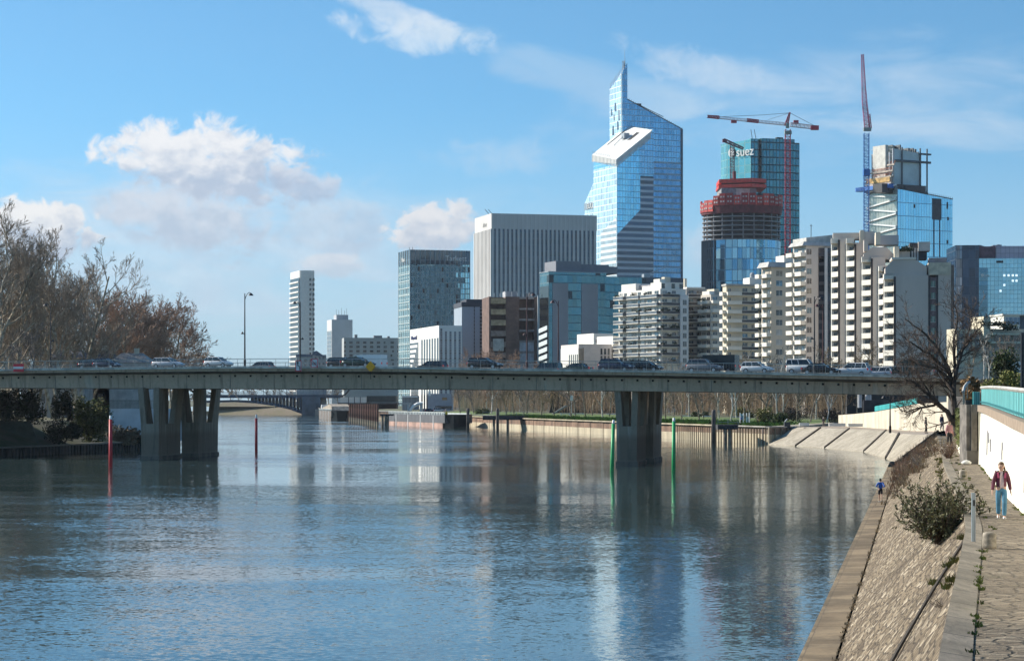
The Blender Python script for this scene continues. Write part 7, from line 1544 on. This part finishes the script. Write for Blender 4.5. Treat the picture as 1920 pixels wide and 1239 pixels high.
mb.build('bars', TEALP, t, world=True); mb = MB(); mb.box(x0 + 1.06, x0 + 1.16, 127.7, 128, 7.7, 8.86); mb.build('post', M('rail_post_brown', (.16, .11, .08)), t, world=True)
# second stretch of white wall further on, with ivy
xw = lambda Y: interp([(128, xat(1806, 128)), (150, xat(1799, 150)), (175, xat(1793, 175))], Y)
t = thing('white_wall', 'narrow far stretch of white wall behind the pillar, hung with ivy', 'wall', (xw(140), 140, ZP))
ys2 = [129 + i * 4 for i in range(12)]
mb = MB(); mb.strip([Vector((xw(y), y, zp(y) - .2)) for y in ys2], [Vector((xw(y), y, 7.5)) for y in ys2]); mb.strip([Vector((xw(y), y, 7.5)) for y in ys2], [Vector((xw(y) + .6, y, 7.5)) for y in ys2]); mb.build('wall_face', NWALL, t, world=True)
mb = MB(); rg = random.Random(8)
for i in range(1600):
    y = rg.uniform(130, 172); q = Vector((xw(y) - rg.uniform(0, .22), y, 7.7 - rg.random() ** 1.3 * 2.4 * (.5 + .5 * sin(y * .5) ** 2))); a = Vector((rg.gauss(0, 1), rg.gauss(0, 1), rg.gauss(0, 1))).normalized() * .11; b = a.orthogonal() * .8
    mb.quad(q - a, q + b, q + a, q - b)
mb.build('ivy', M('ivy_leaf', (.15, .17, .04), .8, var=.3, scale=2), t, world=True)
t = thing('curved_parapet', 'grey curved parapet with rail curling back above the ivy', 'parapet', (xat(1812, 150), 150, 8))
CP = [(1806, 757, 128), (1806, 735, 131), (1808, 726, 137), (1814, 718, 146), (1824, 713, 156), (1838, 711, 166)]
mb = MB(); cpp = [P(a, b, c) for a, b, c in CP]; mb.path(cpp[1:], .10, 6); mb.build('handrail', M('handrail_pale', (.50, .47, .42)), t, world=True); mb = MB(); [mb.tube(p - Vector((0, 0, 1.0)), p, .04, n=4) for p in cpp[1:]]; mb.build('rail_posts', M('parapet_dull', (.22, .26, .24), .6, var=.2), t, world=True)

# ---------------------------------------------------------------- bollards, post, weeds on the path
t = thing('path_bollard', 'squat stone bollard on the near footpath left of the walking woman', 'bollard', tuple(G(1855, 1028, ZP)), 0, 'stone bollards'); r = .17
BOLM = M('bollard_stone', (.42, .36, .28), .9, var=.25, scale=4, bump=.01)
mb = MB(); mb.lathe([(r, -.02), (r * 1.02, .1), (r * .96, .34), (r * .9, .38), (r * .5, .40)], 18); mb.build('body', BOLM, t, True)
t = thing('path_bollard', 'squat stone bollard far along the path near the pillar', 'bollard', tuple(G(1806, 899, ZP)), 0, 'stone bollards')
mb = MB(); mb.lathe([(.19, -.02), (.19, .1), (.18, .38), (.17, .42), (.1, .44)], 18); mb.build('body', BOLM, t, True)
t = thing('depth_post', 'slim blue grey metal post at the edge of the stone slope', 'post', tuple(G(1824.5, 1019, ZP))); 
mb = MB(); mb.box(-.04, .04, -.02, .02, 0, 1.28); mb.build('plate', M('post_bluegrey', (.40, .46, .50), .5, .3, var=.1), t); mb = MB(); mb.box(.03, .06, -.03, .04, -.02, 1.26); mb.build('edge_rail', STEEL, t); mb = MB(); mb.box(-.005, .045, -.03, -.018, .95, 1.1); mb.build('plaque', DARK, t)
WEED = M('weed_green', (.13, .17, .03), .85, var=.35, scale=3); DRY = M('dry_grass', (.42, .33, .21), .9, var=.3, scale=2); DRYR = M('dry_reddish', (.34, .21, .135), .9, var=.3, scale=2)
def blades(name, label, spots, mat, h, n_, spread, w=.012, lean=.5):
    mb = MB(); rg = random.Random(len(spots) * 7 + n_)
    for (x, y, z) in spots:
        for i in range(n_):
            bx, by = x + rg.gauss(0, spread), y + rg.gauss(0, spread * 2); hh = h * rg.uniform(.4, 1.2); dx_, dy_ = rg.gauss(0, lean) * hh, rg.gauss(0, lean) * hh; ww = w * rg.uniform(.7, 1.5)
            mb.add([(bx - ww, by, z), (bx + ww, by, z), (bx + dx_ * .5 + ww * .6, by + dy_ * .5, z + hh * .7), (bx + dx_, by + dy_, z + hh), (bx + dx_ * .5 - ww * .6, by + dy_ * .5, z + hh * .7)], [(0, 1, 2, 4), (4, 2, 3)])
    return single(name, mb, mat, label, None, kind='stuff', base=(spots[0][0], spots[0][1], 0))
rg = random.Random(21)
blades('path_weeds', 'green weeds in the joint between coping and path', [(ci(y) + rg.uniform(-.05, .06), y, zp(y)) for y in [rg.uniform(30, 56) for _ in range(15)] + [53, 53.2, 44, 44.2, 44.5, 37, 37.2]] + [(ci(y) + rg.uniform(-.1, .5), y, zp(y)) for y in [rg.uniform(60, 150) for _ in range(40)]], WEED, .075, 16, .035)
blades('wall_weeds', 'weeds at the foot of the white wall', [(wf(y) - rg.uniform(0, .1), y, zp(y)) for y in [rg.uniform(55, 126) for _ in range(34)]], WEED, .08, 14, .04)
SP = lambda Y, u: Vector((EX(Y) + 1.15 + (ci(Y) - cw(Y) - EX(Y) - 1.15) * u, Y, .42 + (zp(Y) - .42) * u))
blades('slope_weeds', 'green weeds on the upper edge of the stone slope', [tuple(SP(y, u)) for y, u in [(54.0, .9), (53, .82), (52.6, .95), (46, .97), (46.3, .93), (60, .97)] * 3 + [(rg.uniform(90, 150), rg.uniform(.9, .99)) for _ in range(26)]], M('weed_yellow', (.22, .21, .05), .85, var=.3, scale=3), .16, 18, .07)
blades('toe_weeds', 'dry brown weeds along the foot of the stone slope', [tuple(SP(y, rg.uniform(0, .03))) for y in [rg.uniform(60, 150) for _ in range(80)]], DRY, .11, 10, .04)
blades('dry_slope_grass', 'dry reddish grass on the far part of the slope', [tuple(SP(y, u)) for y, u in [(rg.uniform(165, 285), rg.random() ** 1.2 * .95) for _ in range(120)]], DRYR, .55, 12, .3, .025)
blades('dry_slope_grass', 'pale dry grass on the far part of the slope', [tuple(SP(y, u)) for y, u in [(rg.uniform(150, 285), rg.random() * .95) for _ in range(150)]], DRY, .45, 12, .3, .025)
def twig_bush(name, label, c, seed, n_, L, mat, leaf=None, nl=0, lsize=.05, spread=1.0, up=.8, tilt=(0, 0, 0), group=None, r=.02):
    rg = random.Random(seed); t = thing(name, label, 'bush', tuple(c), 0, group); mb = MB(); lf = MB()
    for i in range(n_):
        d = Vector((rg.gauss(0, spread), rg.gauss(0, spread), abs(rg.gauss(up, .35)))) + Vector(tilt); d.normalize(); p = Vector((rg.uniform(-.15, .15), rg.uniform(-.15, .15), 0)); pts = [p.copy()]; l_ = L * rg.uniform(.55, 1.1)
        for s_ in range(5): d = (d + Vector((rg.gauss(0, .13), rg.gauss(0, .13), .02 + rg.gauss(0, .08)))).normalized(); p = p + d * l_ / 5; pts.append(p.copy())
        mb.path(pts, [r, r * .85, r * .7, r * .5, r * .35, r * .2], 4, cap=False)
        for k in range(5):
            s_ = rg.randint(1, 4); q = pts[s_].lerp(pts[s_ + 1], rg.random()); e = rot_dir(pts[s_ + 1] - pts[s_], radians(rg.uniform(25, 60)), rg); ll = l_ * rg.uniform(.15, .4)
            mb.path([q, q + e * ll * .5, q + e * ll + Vector((0, 0, .03))], [r * .4, r * .3, r * .15], 3, cap=False)
            for j in range(nl):
                w_ = q + e * ll * rg.uniform(.1, 1.1) + Vector((rg.gauss(0, .03), rg.gauss(0, .03), rg.gauss(0, .03))); a = (e + Vector((rg.gauss(0, .7), rg.gauss(0, .7), rg.gauss(0, .7)))).normalized() * lsize * rg.uniform(.6, 1.3); b = a.cross(Vector((rg.gauss(0, 1), rg.gauss(0, 1), rg.gauss(0, 1)))).normalized() * lsize * .35
                lf.quad(w_ - a, w_ + b, w_ + a, w_ - b)
    mb.build('stem', mat, t)
    if nl: lf.build('foliage', leaf, t)
    return t
LB1 = M('leaf_buddleia', (.18, .175, .08), .75, var=.45, scale=6)
c = SP(69.5, .80)
twig_bush('slope_bush', 'large green leafy bush growing out of the stone slope', c, 2, 120, 1.85, BARKB, LB1, 13, .07, .72, .8, (.02, .1, .45))
twig_bush('slope_twigs', 'bare brown twig clump at the bottom of the stone slope', SP(36.2, .63), 4, 40, .55, M('twig_reddish', (.32, .20, .135), .9, var=.2), None, 0, .05, .8, .7, (-.25, 0, .1), r=.006)
twig_bush('slope_twigs', 'small bare twig clump against the slope below the coping', SP(43.5, .9), 5, 16, .5, BARKB, None, 0, .05, .8, .5, (-.3, 0, 0), r=.006)
twig_bush('slope_twigs', 'dry reddish bush at the path edge before the pillar', SP(135, 1.0) + Vector((.3, 0, .1)), 6, 46, 1.1, M('twig_wine', (.20, .11, .085), .9, var=.2), M('leaf_tan', (.25, .17, .10), .9), 3, .06, .7, .9, (0, 0, .2), r=.014)
for k, (y, u, s_) in enumerate(((205, .25, 1.5), (190, .5, 1.3), (225, .2, 1.6), (175, .62, 1.2), (245, .5, 1.5))):
    twig_bush('slope_twigs', ['reddish dry bush beside the runner on the far slope', 'grey dry bush on the slope above the runner', 'reddish dry bush beyond the runner near the ramp wall', 'dry bush high on the slope beyond the leafy bush', 'dry bush under the ramp wall'][k], SP(y, u), 30 + k, 26, s_, (M('twig_reddish', (.17, .10, .07)), TWIGG)[k % 2], None, 0, .05, .8, .7, (-.1, 0, .1), r=.018)
# planting on the terrace
shrub('terrace_grass', 'ochre ornamental grass behind the curved parapet', 'grass clump', (xat(1826, 150), 150, 8.4), 1.1, 1.6, 1.2, 1500, .22, M('grass_ochre', (.36, .22, .10), .9, var=.25), 81, 10, stems=False)
shrub('terrace_shrub', 'mauve grey heather next to the ochre grass', 'shrub', (xat(1866, 150), 150, 8.5), 1.2, 1.5, 1.0, 1200, .12, M('heather', (.20, .15, .15), .9, var=.2), 82, 9)
shrub('terrace_shrub', 'yellow green shrub behind the teal railing', 'shrub', (xat(1885, 140), 140, 8.3), 1.5, 1.5, 1.7, 2600, .12, M('leaf_yellowgreen', (.22, .22, .05), .8, var=.3, scale=3), 83, 12)
shrub('terrace_shrub', 'low green shrub by the black post behind the railing', 'shrub', (xat(1900, 120), 120, 8.0), 1.4, 1.2, .95, 1800, .10, LEAFG, 84, 10)
shrub('terrace_shrub', 'dark green bush below the cream terrace building', 'shrub', (xat(1888, 230), 230, 9.6), 2.4, 2, 3.6, 2400, .18, M('leaf_midgreen', (.06, .085, .02), .8, var=.35), 85, 11)
for k, (px, Y, top, key, lab) in enumerate(((1846, 185, 612, 'birch0', 'slender pale trunked tree behind the curved parapet, left of two'), (1854, 160, 618, 'birch1', 'slender dark pole like tree behind the curved parapet, right of two'), (1905, 260, 625, 'park2', 'bare bushy tree at the right edge before the terrace building'), (1822, 270, 640, 'park0', 'bare tree behind the big riverside tree'), (1872, 280, 632, 'park1', 'bare tree below the white roofed house'))):
    z = 9.3; Hh = zat(top, Y) - z; tree(key, xat(px, Y), Y, z, lab, Hh / (15 if 'birch' in key else 13), group='bare trees on the terrace', sxy=1.1)
mb = MB(); mb.lathe([(.09, 0), (.09, .4), (.075, .45), (.075, 3.4), (.02, 3.42)], 12, (xat(1917, 90), 90, 7.6)); mb.v = mb.v
single('black_post', mb, M('post_black', (.012, .013, .018), .4), 'thick black post at the right edge behind the teal railing', 'post')
box_vehicle('white', 0, 0, 0, 'white and blue van parked behind the shrubs at the right edge', 5.0, 2.4, loc=(xat(1922, 235), 235, 9.9), rz=.3)
# big riverside tree
tr = MB(); cr = MB(); rg = random.Random(14); YT = 156
limbs = [([(1799, 822), (1789, 795), (1776, 772), (1756, 755), (1735, 735), (1714, 716), (1696, 711)], .24, 0), ([(1796, 815), (1790, 770), (1787, 730), (1778, 690), (1758, 652), (1730, 622), (1697, 598)], .26, 1.5), ([(1788, 740), (1792, 690), (1788, 640), (1796, 592), (1786, 560)], .15, 2), ([(1779, 694), (1748, 668), (1715, 648), (1690, 628)], .13, -1),
         ([(1790, 705), (1806, 655), (1830, 622), (1848, 604)], .13, 1), ([(1758, 757), (1730, 764), (1700, 772), (1688, 768)], .10, -1.5), ([(1784, 712), (1755, 690), (1725, 685), (1700, 672)], .12, -2), ([(1786, 735), (1765, 700), (1740, 660), (1728, 628)], .12, 2.5), ([(1775, 771), (1745, 740), (1722, 700), (1702, 690)], .10, 1), ([(1794, 670), (1812, 640), (1822, 600), (1818, 575)], .09, 3)]
t = thing('riverside_tree', 'large dark bare tree leaning over the river at the end of the path', 'tree', (xat(1799, YT), YT, 4.3))
for pts, r0, dy in limbs:
    n_ = len(pts); w = [P(a, b, YT + dy * i / max(1, n_ - 1)) for i, (a, b) in enumerate(pts)]
    fine = [];
    for i in range(n_ - 1):
        for k in range(4): fine.append(w[i].lerp(w[i + 1], k / 4) + Vector((rg.gauss(0, .03), rg.gauss(0, .05), rg.gauss(0, .03))))
    fine.append(w[-1]); m_ = len(fine); rr = [max(.02, r0 * (1 - .85 * i / (m_ - 1))) for i in range(m_)]
    tr.path(fine, rr, 7, cap=False)
    for k in range(26):
        i = rg.randint(int(m_ * .22), m_ - 2); d = (fine[i + 1] - fine[i]).normalized()
        grow(tr, cr, rg, fine[i], rot_dir(d, radians(rg.uniform(25, 70)), rg), rg.uniform(.8, 1.9), max(.018, rr[i] * .42), 2, 4, (0, 0, 5, 4), .35, 42, .5, 1, .0, .009)
tr.build('trunk', M('bark_river', (.075, .057, .045), .9, var=.3, scale=3), t, world=True); cr.build('crown', M('twig_river', (.12, .085, .065), .9, var=.25), t, world=True)

# path fence at the far end
t = thing('path_barrier', 'low grey railing across the end of the footpath', 'railing', L_(1775, 830, 158)); mb = MB()
for px in (1758, 1766, 1774, 1782, 1790): a = G(px, 837, 4.6); mb.tube(P(px, 838, 150), P(px, 822, 150), .05, n=5)
for py in (823, 828, 833): mb.tube(P(1757, py, 150), P(1794, py, 150), .035, n=4)
mb.build('rail', M('rail_wood', (.34, .28, .2)), t, world=True)

# ---------------------------------------------------------------- people
SKIN = M('skin', (.62, .38, .27), .6, var=.05, scale=6); HAIRB = M('hair_brown', (.16, .085, .04), .6, var=.2, scale=12); EYE = M('eye_dark', (.03, .02, .02), .3); LIP = M('lip', (.45, .16, .14), .5)
def skin_mesh(name, verts, edges, radii, mats, sub=2):
    me = bpy.data.meshes.new(name); me.from_pydata([Vector(v) for v in verts], edges, []); me.update()
    o = bpy.data.objects.new(name, me); COL.objects.link(o); o.modifiers.new('skin', 'SKIN'); sv = me.skin_vertices[0].data
    for i, r in enumerate(radii): sv[i].radius = (r, r) if not hasattr(r, '__len__') else r
    sv[0].use_root = True
    s_ = o.modifiers.new('sub', 'SUBSURF'); s_.levels = sub; s_.render_levels = sub
    bpy.context.view_layer.update(); dg = bpy.context.evaluated_depsgraph_get()
    out = bpy.data.meshes.new_from_object(o.evaluated_get(dg)); bpy.data.objects.remove(o); out.name = name
    out.materials.clear()
    for m in mats: out.materials.append(m)
    for p in out.polygons: p.use_smooth = True
    return out
class SK:
    def __init__(s): s.v = []; s.e = []; s.r = []
    def add(s, p, r, par=None):
        s.v.append(tuple(p)); s.r.append(r); i = len(s.v) - 1
        if par is not None: s.e.append((par, i))
        return i
    def chain(s, pts, rs, par):
        for p, r in zip(pts, rs): par = s.add(p, r, par)
        return par
def lerp(a, b, t): return tuple(a[i] + (b[i] - a[i]) * t for i in range(3))
def person(label, loc, rz, J, outfit, face=True, group=None):
    """J: joints in metres, figure faces local -y, z up. outfit: dict of materials"""
    t = thing('person', label, 'person', loc, rz, group)
    s = SK(); b = s.add(J['pelvis'], .125)
    c = s.chain([J['waist'], J['chest'], J['neck0'], J['neck'], lerp(J['neck'], J['head'], .55), J['head'], J['crown']], [(.11, .13), (.12, .15), (.06, .07), .055, .085, .112, .085], b)
    for sd in ('L', 'R'):
        sh = s.add(J['sh' + sd], .055, 2); e = s.chain([J['el' + sd], J['wr' + sd]], [.038, .026], sh)
        hd = Vector(J['wr' + sd]); dirn = (hd - Vector(J['el' + sd])).normalized(); pm = s.add(tuple(hd + dirn * .06), (.034, .018), e)
        side = Vector((0, 1, 0)) if abs(dirn.z) > .5 else Vector((0, 0, 1)); side = (side - dirn * side.dot(dirn)).normalized(); fw = dirn.cross(side)
        for k, (off, ln) in enumerate(((-.028, .075), (-.010, .085), (.010, .08), (.027, .062))):
            p0 = hd + dirn * .085 + side * off; s.chain([tuple(p0), tuple(p0 + dirn * ln * .55 + fw * .008), tuple(p0 + dirn * ln + fw * .028)], [.010, .009, .007], pm)
        s.chain([tuple(hd + dirn * .045 - side * .036), tuple(hd + dirn * .085 - side * .048 + fw * .012)], [.011, .008], pm)
        h = s.add(J['hip' + sd], .085, 0); a = s.chain([J['kn' + sd], lerp(J['kn' + sd], J['an' + sd], .4), J['an' + sd]], [.055, .052, .036], h)
        s.chain([J['toe' + sd]], [(.04, .03)], a)
    inst('body', skin_mesh('body', s.v, s.e, s.r, [SKIN]), t)
    hx, hy, hz = J['head']; f_ = J.get('face', (0, -1)); fx, fy = f_
    if face:
        mb = MB()
        for q in (-1, 1):
            ex, ey = hx + fx * .086 - fy * .033 * q, hy + fy * .086 + fx * .033 * q; mb.lathe([(.002, -.006), (.011, -.003), (.011, .003), (.002, .006)], 8, (ex, ey, hz + .012))
            mb.box(ex - .016, ex + .016, ey - .004, ey + .004, hz + .03, hz + .037)
        mb.build('eye', EYE, t)
        mb = MB(); mb.hexa([(hx + fx*.085 - .012, hy + fy*.085, hz - .03), (hx + fx*.085 + .012, hy + fy*.085, hz - .03), (hx + fx*.115 + .007, hy + fy*.115, hz - .026), (hx + fx*.115 - .007, hy + fy*.115, hz - .026)], [(hx + fx*.083 - .006, hy + fy*.083, hz + .02), (hx + fx*.083 + .006, hy + fy*.083, hz + .02), (hx + fx*.092 + .004, hy + fy*.092, hz + .018), (hx + fx*.092 - .004, hy + fy*.092, hz + .018)]); mb.build('nose', SKIN, t)
        mb = MB(); mb.box(hx + fx*.088 - .022, hx + fx*.088 + .022, hy + fy*.088 - .006, hy + fy*.088 + .004, hz - .052, hz - .042); mb.build('mouth', LIP, t)
    hair = MB(); hair.lathe([(.03, .122), (.075, .10), (.100, .05), (.102, .0), (.096, -.05), (.085, -.085)], 14, (hx - fx * .052, hy - fy * .052, hz + .02), sx=.92); inst('hair', hair.mesh('hair', outfit.get('hair', HAIRB), True), t)
    j = SK(); top = outfit['jacket'] ; hem = J.get('hem', J['pelvis']); tk = outfit.get('thick', 1.0)
    a = j.add(hem, (.175 * tk, .135 * tk)); a = j.chain([J['waist'], J['chest'], lerp(J['chest'], J['neck0'], .7), lerp(J['neck0'], J['neck'], .45)], [(.160 * tk, .135), (.165 * tk, .145), (.10, .10), (.068, .07)], a)
    for sd in ('L', 'R'):
        sh = j.add(lerp(J['sh' + sd], J['neck0'], .1), .085, 2); j.chain([J['el' + sd], lerp(J['el' + sd], J['wr' + sd], .95)], [.066, .050], sh)
    inst('jacket', skin_mesh('jacket', j.v, j.e, j.r, [top]), t)
    l = SK(); p0 = l.add(J['pelvis'], (.145, .125)); l.add(lerp(J['pelvis'], J['waist'], .6), (.14, .12), p0); le = outfit.get('leglen', .92)
    for sd in ('L', 'R'):
        h = l.add(J['hip' + sd], .105, p0); k = l.add(J['kn' + sd] if le > .5 else lerp(J['hip' + sd], J['kn' + sd], .85), .078 if le > .5 else .085, h)
        if le > .5: l.chain([lerp(J['kn' + sd], J['an' + sd], .5), lerp(J['kn' + sd], J['an' + sd], le)], [.075, .062], k)
    inst('trousers', skin_mesh('trousers', l.v, l.e, l.r, [outfit['legs']]), t)
    for sd in ('L', 'R'):
        w = SK(); an = Vector(J['an' + sd]); to = Vector(J['toe' + sd]); dd = (to - an); hl = an - Vector((dd.x, dd.y, 0)).normalized() * .05 + Vector((0, 0, -.04))
        i = w.add(tuple(hl), (.045, .042)); i = w.add(tuple(an.lerp(to, .35) + Vector((0, 0, -.015))), (.05, .045), i); w.add(tuple(to + Vector((0, 0, .0))), (.046, .034), i)
        inst('shoe', skin_mesh('shoe', w.v, w.e, w.r, [outfit['shoes']]), t)
    return t
def joints(S=1.0, arm=((.25, .0), (.27, -.02)), step=.18, lean=0.0, bentarm=False, turn=(0, -1)):
    J = dict(pelvis=(0, .0, .93), waist=(0, -lean * .2, 1.10), chest=(0, -lean * .5, 1.30), neck0=(0, -lean * .8, 1.44), neck=(0, -lean * .85 - .01, 1.49), head=(0, -lean - .02, 1.60), crown=(0, -lean - .01, 1.655), hem=(0, .0, .90), face=turn)
    for sd, q, st in (('L', 1, step), ('R', -1, -step)):
        J['sh' + sd] = (.165 * q, -lean * .65, 1.40); J['hip' + sd] = (.088 * q, 0, .88)
        if bentarm: J['el' + sd] = (.30 * q, .14 - st * .4, 1.15); J['wr' + sd] = (.20 * q, -.10 - st * .5, 1.12)
        else: J['el' + sd] = (.235 * q, .03 + st * .35, 1.12); J['wr' + sd] = (.275 * q, -.05 + st * .6, .87)
        J['kn' + sd] = (.085 * q, -st * .55 - .04, .49); J['an' + sd] = (.075 * q, -st * 1.0 + (.02 if st > 0 else .0), .095 + (.0 if st > 0 else .05)); J['toe' + sd] = (.085 * q, -st * 1.0 - .15, .035 + (.02 if st > 0 else 0))
    return {k: (tuple(x * S for x in v) if len(v) == 3 else v) for k, v in J.items()}
JK = M('jacket_burgundy', (.14, .03, .055), .75, var=.15, scale=3); JEANS = M('jeans_blue', (.10, .27, .40), .85, var=.12, scale=3); SHOEW = M('shoe_white', (.80, .79, .76), .6, var=.03)
q = G(1877.5, 973.5, ZP + .0)
t = person('woman walking towards us in an open burgundy jacket, blue jeans and white shoes', tuple(q), radians(-8), joints(1.0, step=.16, turn=(0, -1)), dict(jacket=JK, legs=JEANS, shoes=SHOEW, hair=HAIRB, thick=1.06, leglen=.97))
sh = MB(); sh.extr([(-.055, -.150, .96), (.065, -.150, .96), (.06, -.160, 1.15), (.05, -.165, 1.32), (.03, -.115, 1.45), (-.03, -.115, 1.45), (-.05, -.165, 1.32), (-.055, -.160, 1.15)], (0, .06, 0)); sh.build('shirt', M('shirt_striped', (.66, .56, .54), .8, col2=(.48, .28, .30), scale=9, stretch=(5, .1, .2)), t)
sc_ = MB()
for s_ in (-1, 1): sc_.hexa([(s_*.09 - .03, -.19, 1.26), (s_*.09 + .03, -.19, 1.26), (s_*.09 + .03, -.12, 1.26), (s_*.09 - .03, -.12, 1.26)], [(s_*.115 - .025, -.13, 1.41), (s_*.115 + .025, -.13, 1.41), (s_*.115 + .025, -.06, 1.43), (s_*.115 - .025, -.06, 1.43)])
sc_.build('shoulder_patch', M('patch_pink', (.62, .10, .20), .7), t)
pf = MB(); pf.path([(.075, -.02, 1.60), (.10, -.05, 1.5), (.085, -.11, 1.40), (.075, -.135, 1.32)], [.03, .03, .024, .01], 7); pf.build('hair_tail', HAIRB, t, True)
q = G(1652, 941, .42); jr = joints(1.06, step=.22, lean=.1, bentarm=True)
t = person('runner seen from behind in a bright blue jacket and black shorts on the water ledge', (q.x - .05, q.y, .42), pi - radians(8), jr, dict(jacket=M('jacket_blue', (.008, .10, .46), .55, var=.1), legs=M('shorts_black', (.012, .012, .018), .8), shoes=M('shoe_pale', (.55, .52, .5), .6), hair=M('cap_black', (.015, .015, .017), .8), leglen=.3))
def small(label, px, pyf, Y, rz, top, legs, z=None, hair=HAIRB, S=1.0, step=.12):
    p = P(px, pyf, Y); return person(label, (p.x, p.y, p.z if z is None else z), rz, joints(S, step=step), dict(jacket=top, legs=legs, shoes=DARK, hair=hair), face=False)
CB = M('coat_black', (.02, .02, .026), .8); CN = M('coat_navy', (.03, .05, .13), .8)
small('walker in pink top and dark trousers at the far end of the footpath', 1780, 838.5, 146, .3, M('top_pink', (.60, .30, .30), .8), M('trousers_dark', (.03, .03, .035), .8))
small('person in black standing before the retaining wall above the ramp kerb', 1736, 812.5, 235, pi / 2, CB, CB)
small('person in navy coat with pale trousers standing right of the person in black', 1766, 808, 228, .5, CN, M('trousers_pale', (.4, .42, .45), .8))
small('cyclist like walker in dark clothes with pale helmet above the boat ramp', 1544, 799.5, 412, .2, M('coat_grey', (.06, .055, .06), .8), M('trousers_tan', (.2, .15, .12), .8), hair=M('helmet_pale', (.6, .6, .58), .5))
small('child in bright blue by the climbing frame', 1389.5, 793.5, 438, .8, M('coat_bright_blue', (.02, .12, .5), .7), CB, S=.8)
small('person in dark clothes sitting low by the ramp trees right of the climbing frame', 1421, 793.5, 436, 1.2, CB, CB, S=.85)
# rock in the grass at the pillar foot, litter-like stone
mb = MB(); mb.lathe([(.05, 0), (.2, .04), (.22, .14), (.12, .24), (.02, .26)], 9, tuple(G(1812, 871, ZP)), sx=1.3); single('white_stone', mb, WHITE, 'small white stone at the foot of the pillar', 'stone', smooth=True)
# ---------------------------------------------------------------- thin winter haze
mb = MB(); mb.box(-2500, 2500, -60, 2600, -1.5, 420)
hm = bpy.data.materials.new('haze'); hm.use_nodes = True; nt = hm.node_tree; nt.nodes.remove(nt.nodes['Principled BSDF'])
pv_ = nt.nodes.new('ShaderNodeVolumePrincipled'); pv_.inputs['Color'].default_value = (.80, .88, 1.0, 1); pv_.inputs['Density'].default_value = .000035; pv_.inputs['Anisotropy'].default_value = .2
nt.links.new(pv_.outputs[0], nt.nodes['Material Output'].inputs['Volume'])
single('haze', mb, hm, 'thin pale haze over the city', None, kind='stuff', base=(0, 1000, -1.5))
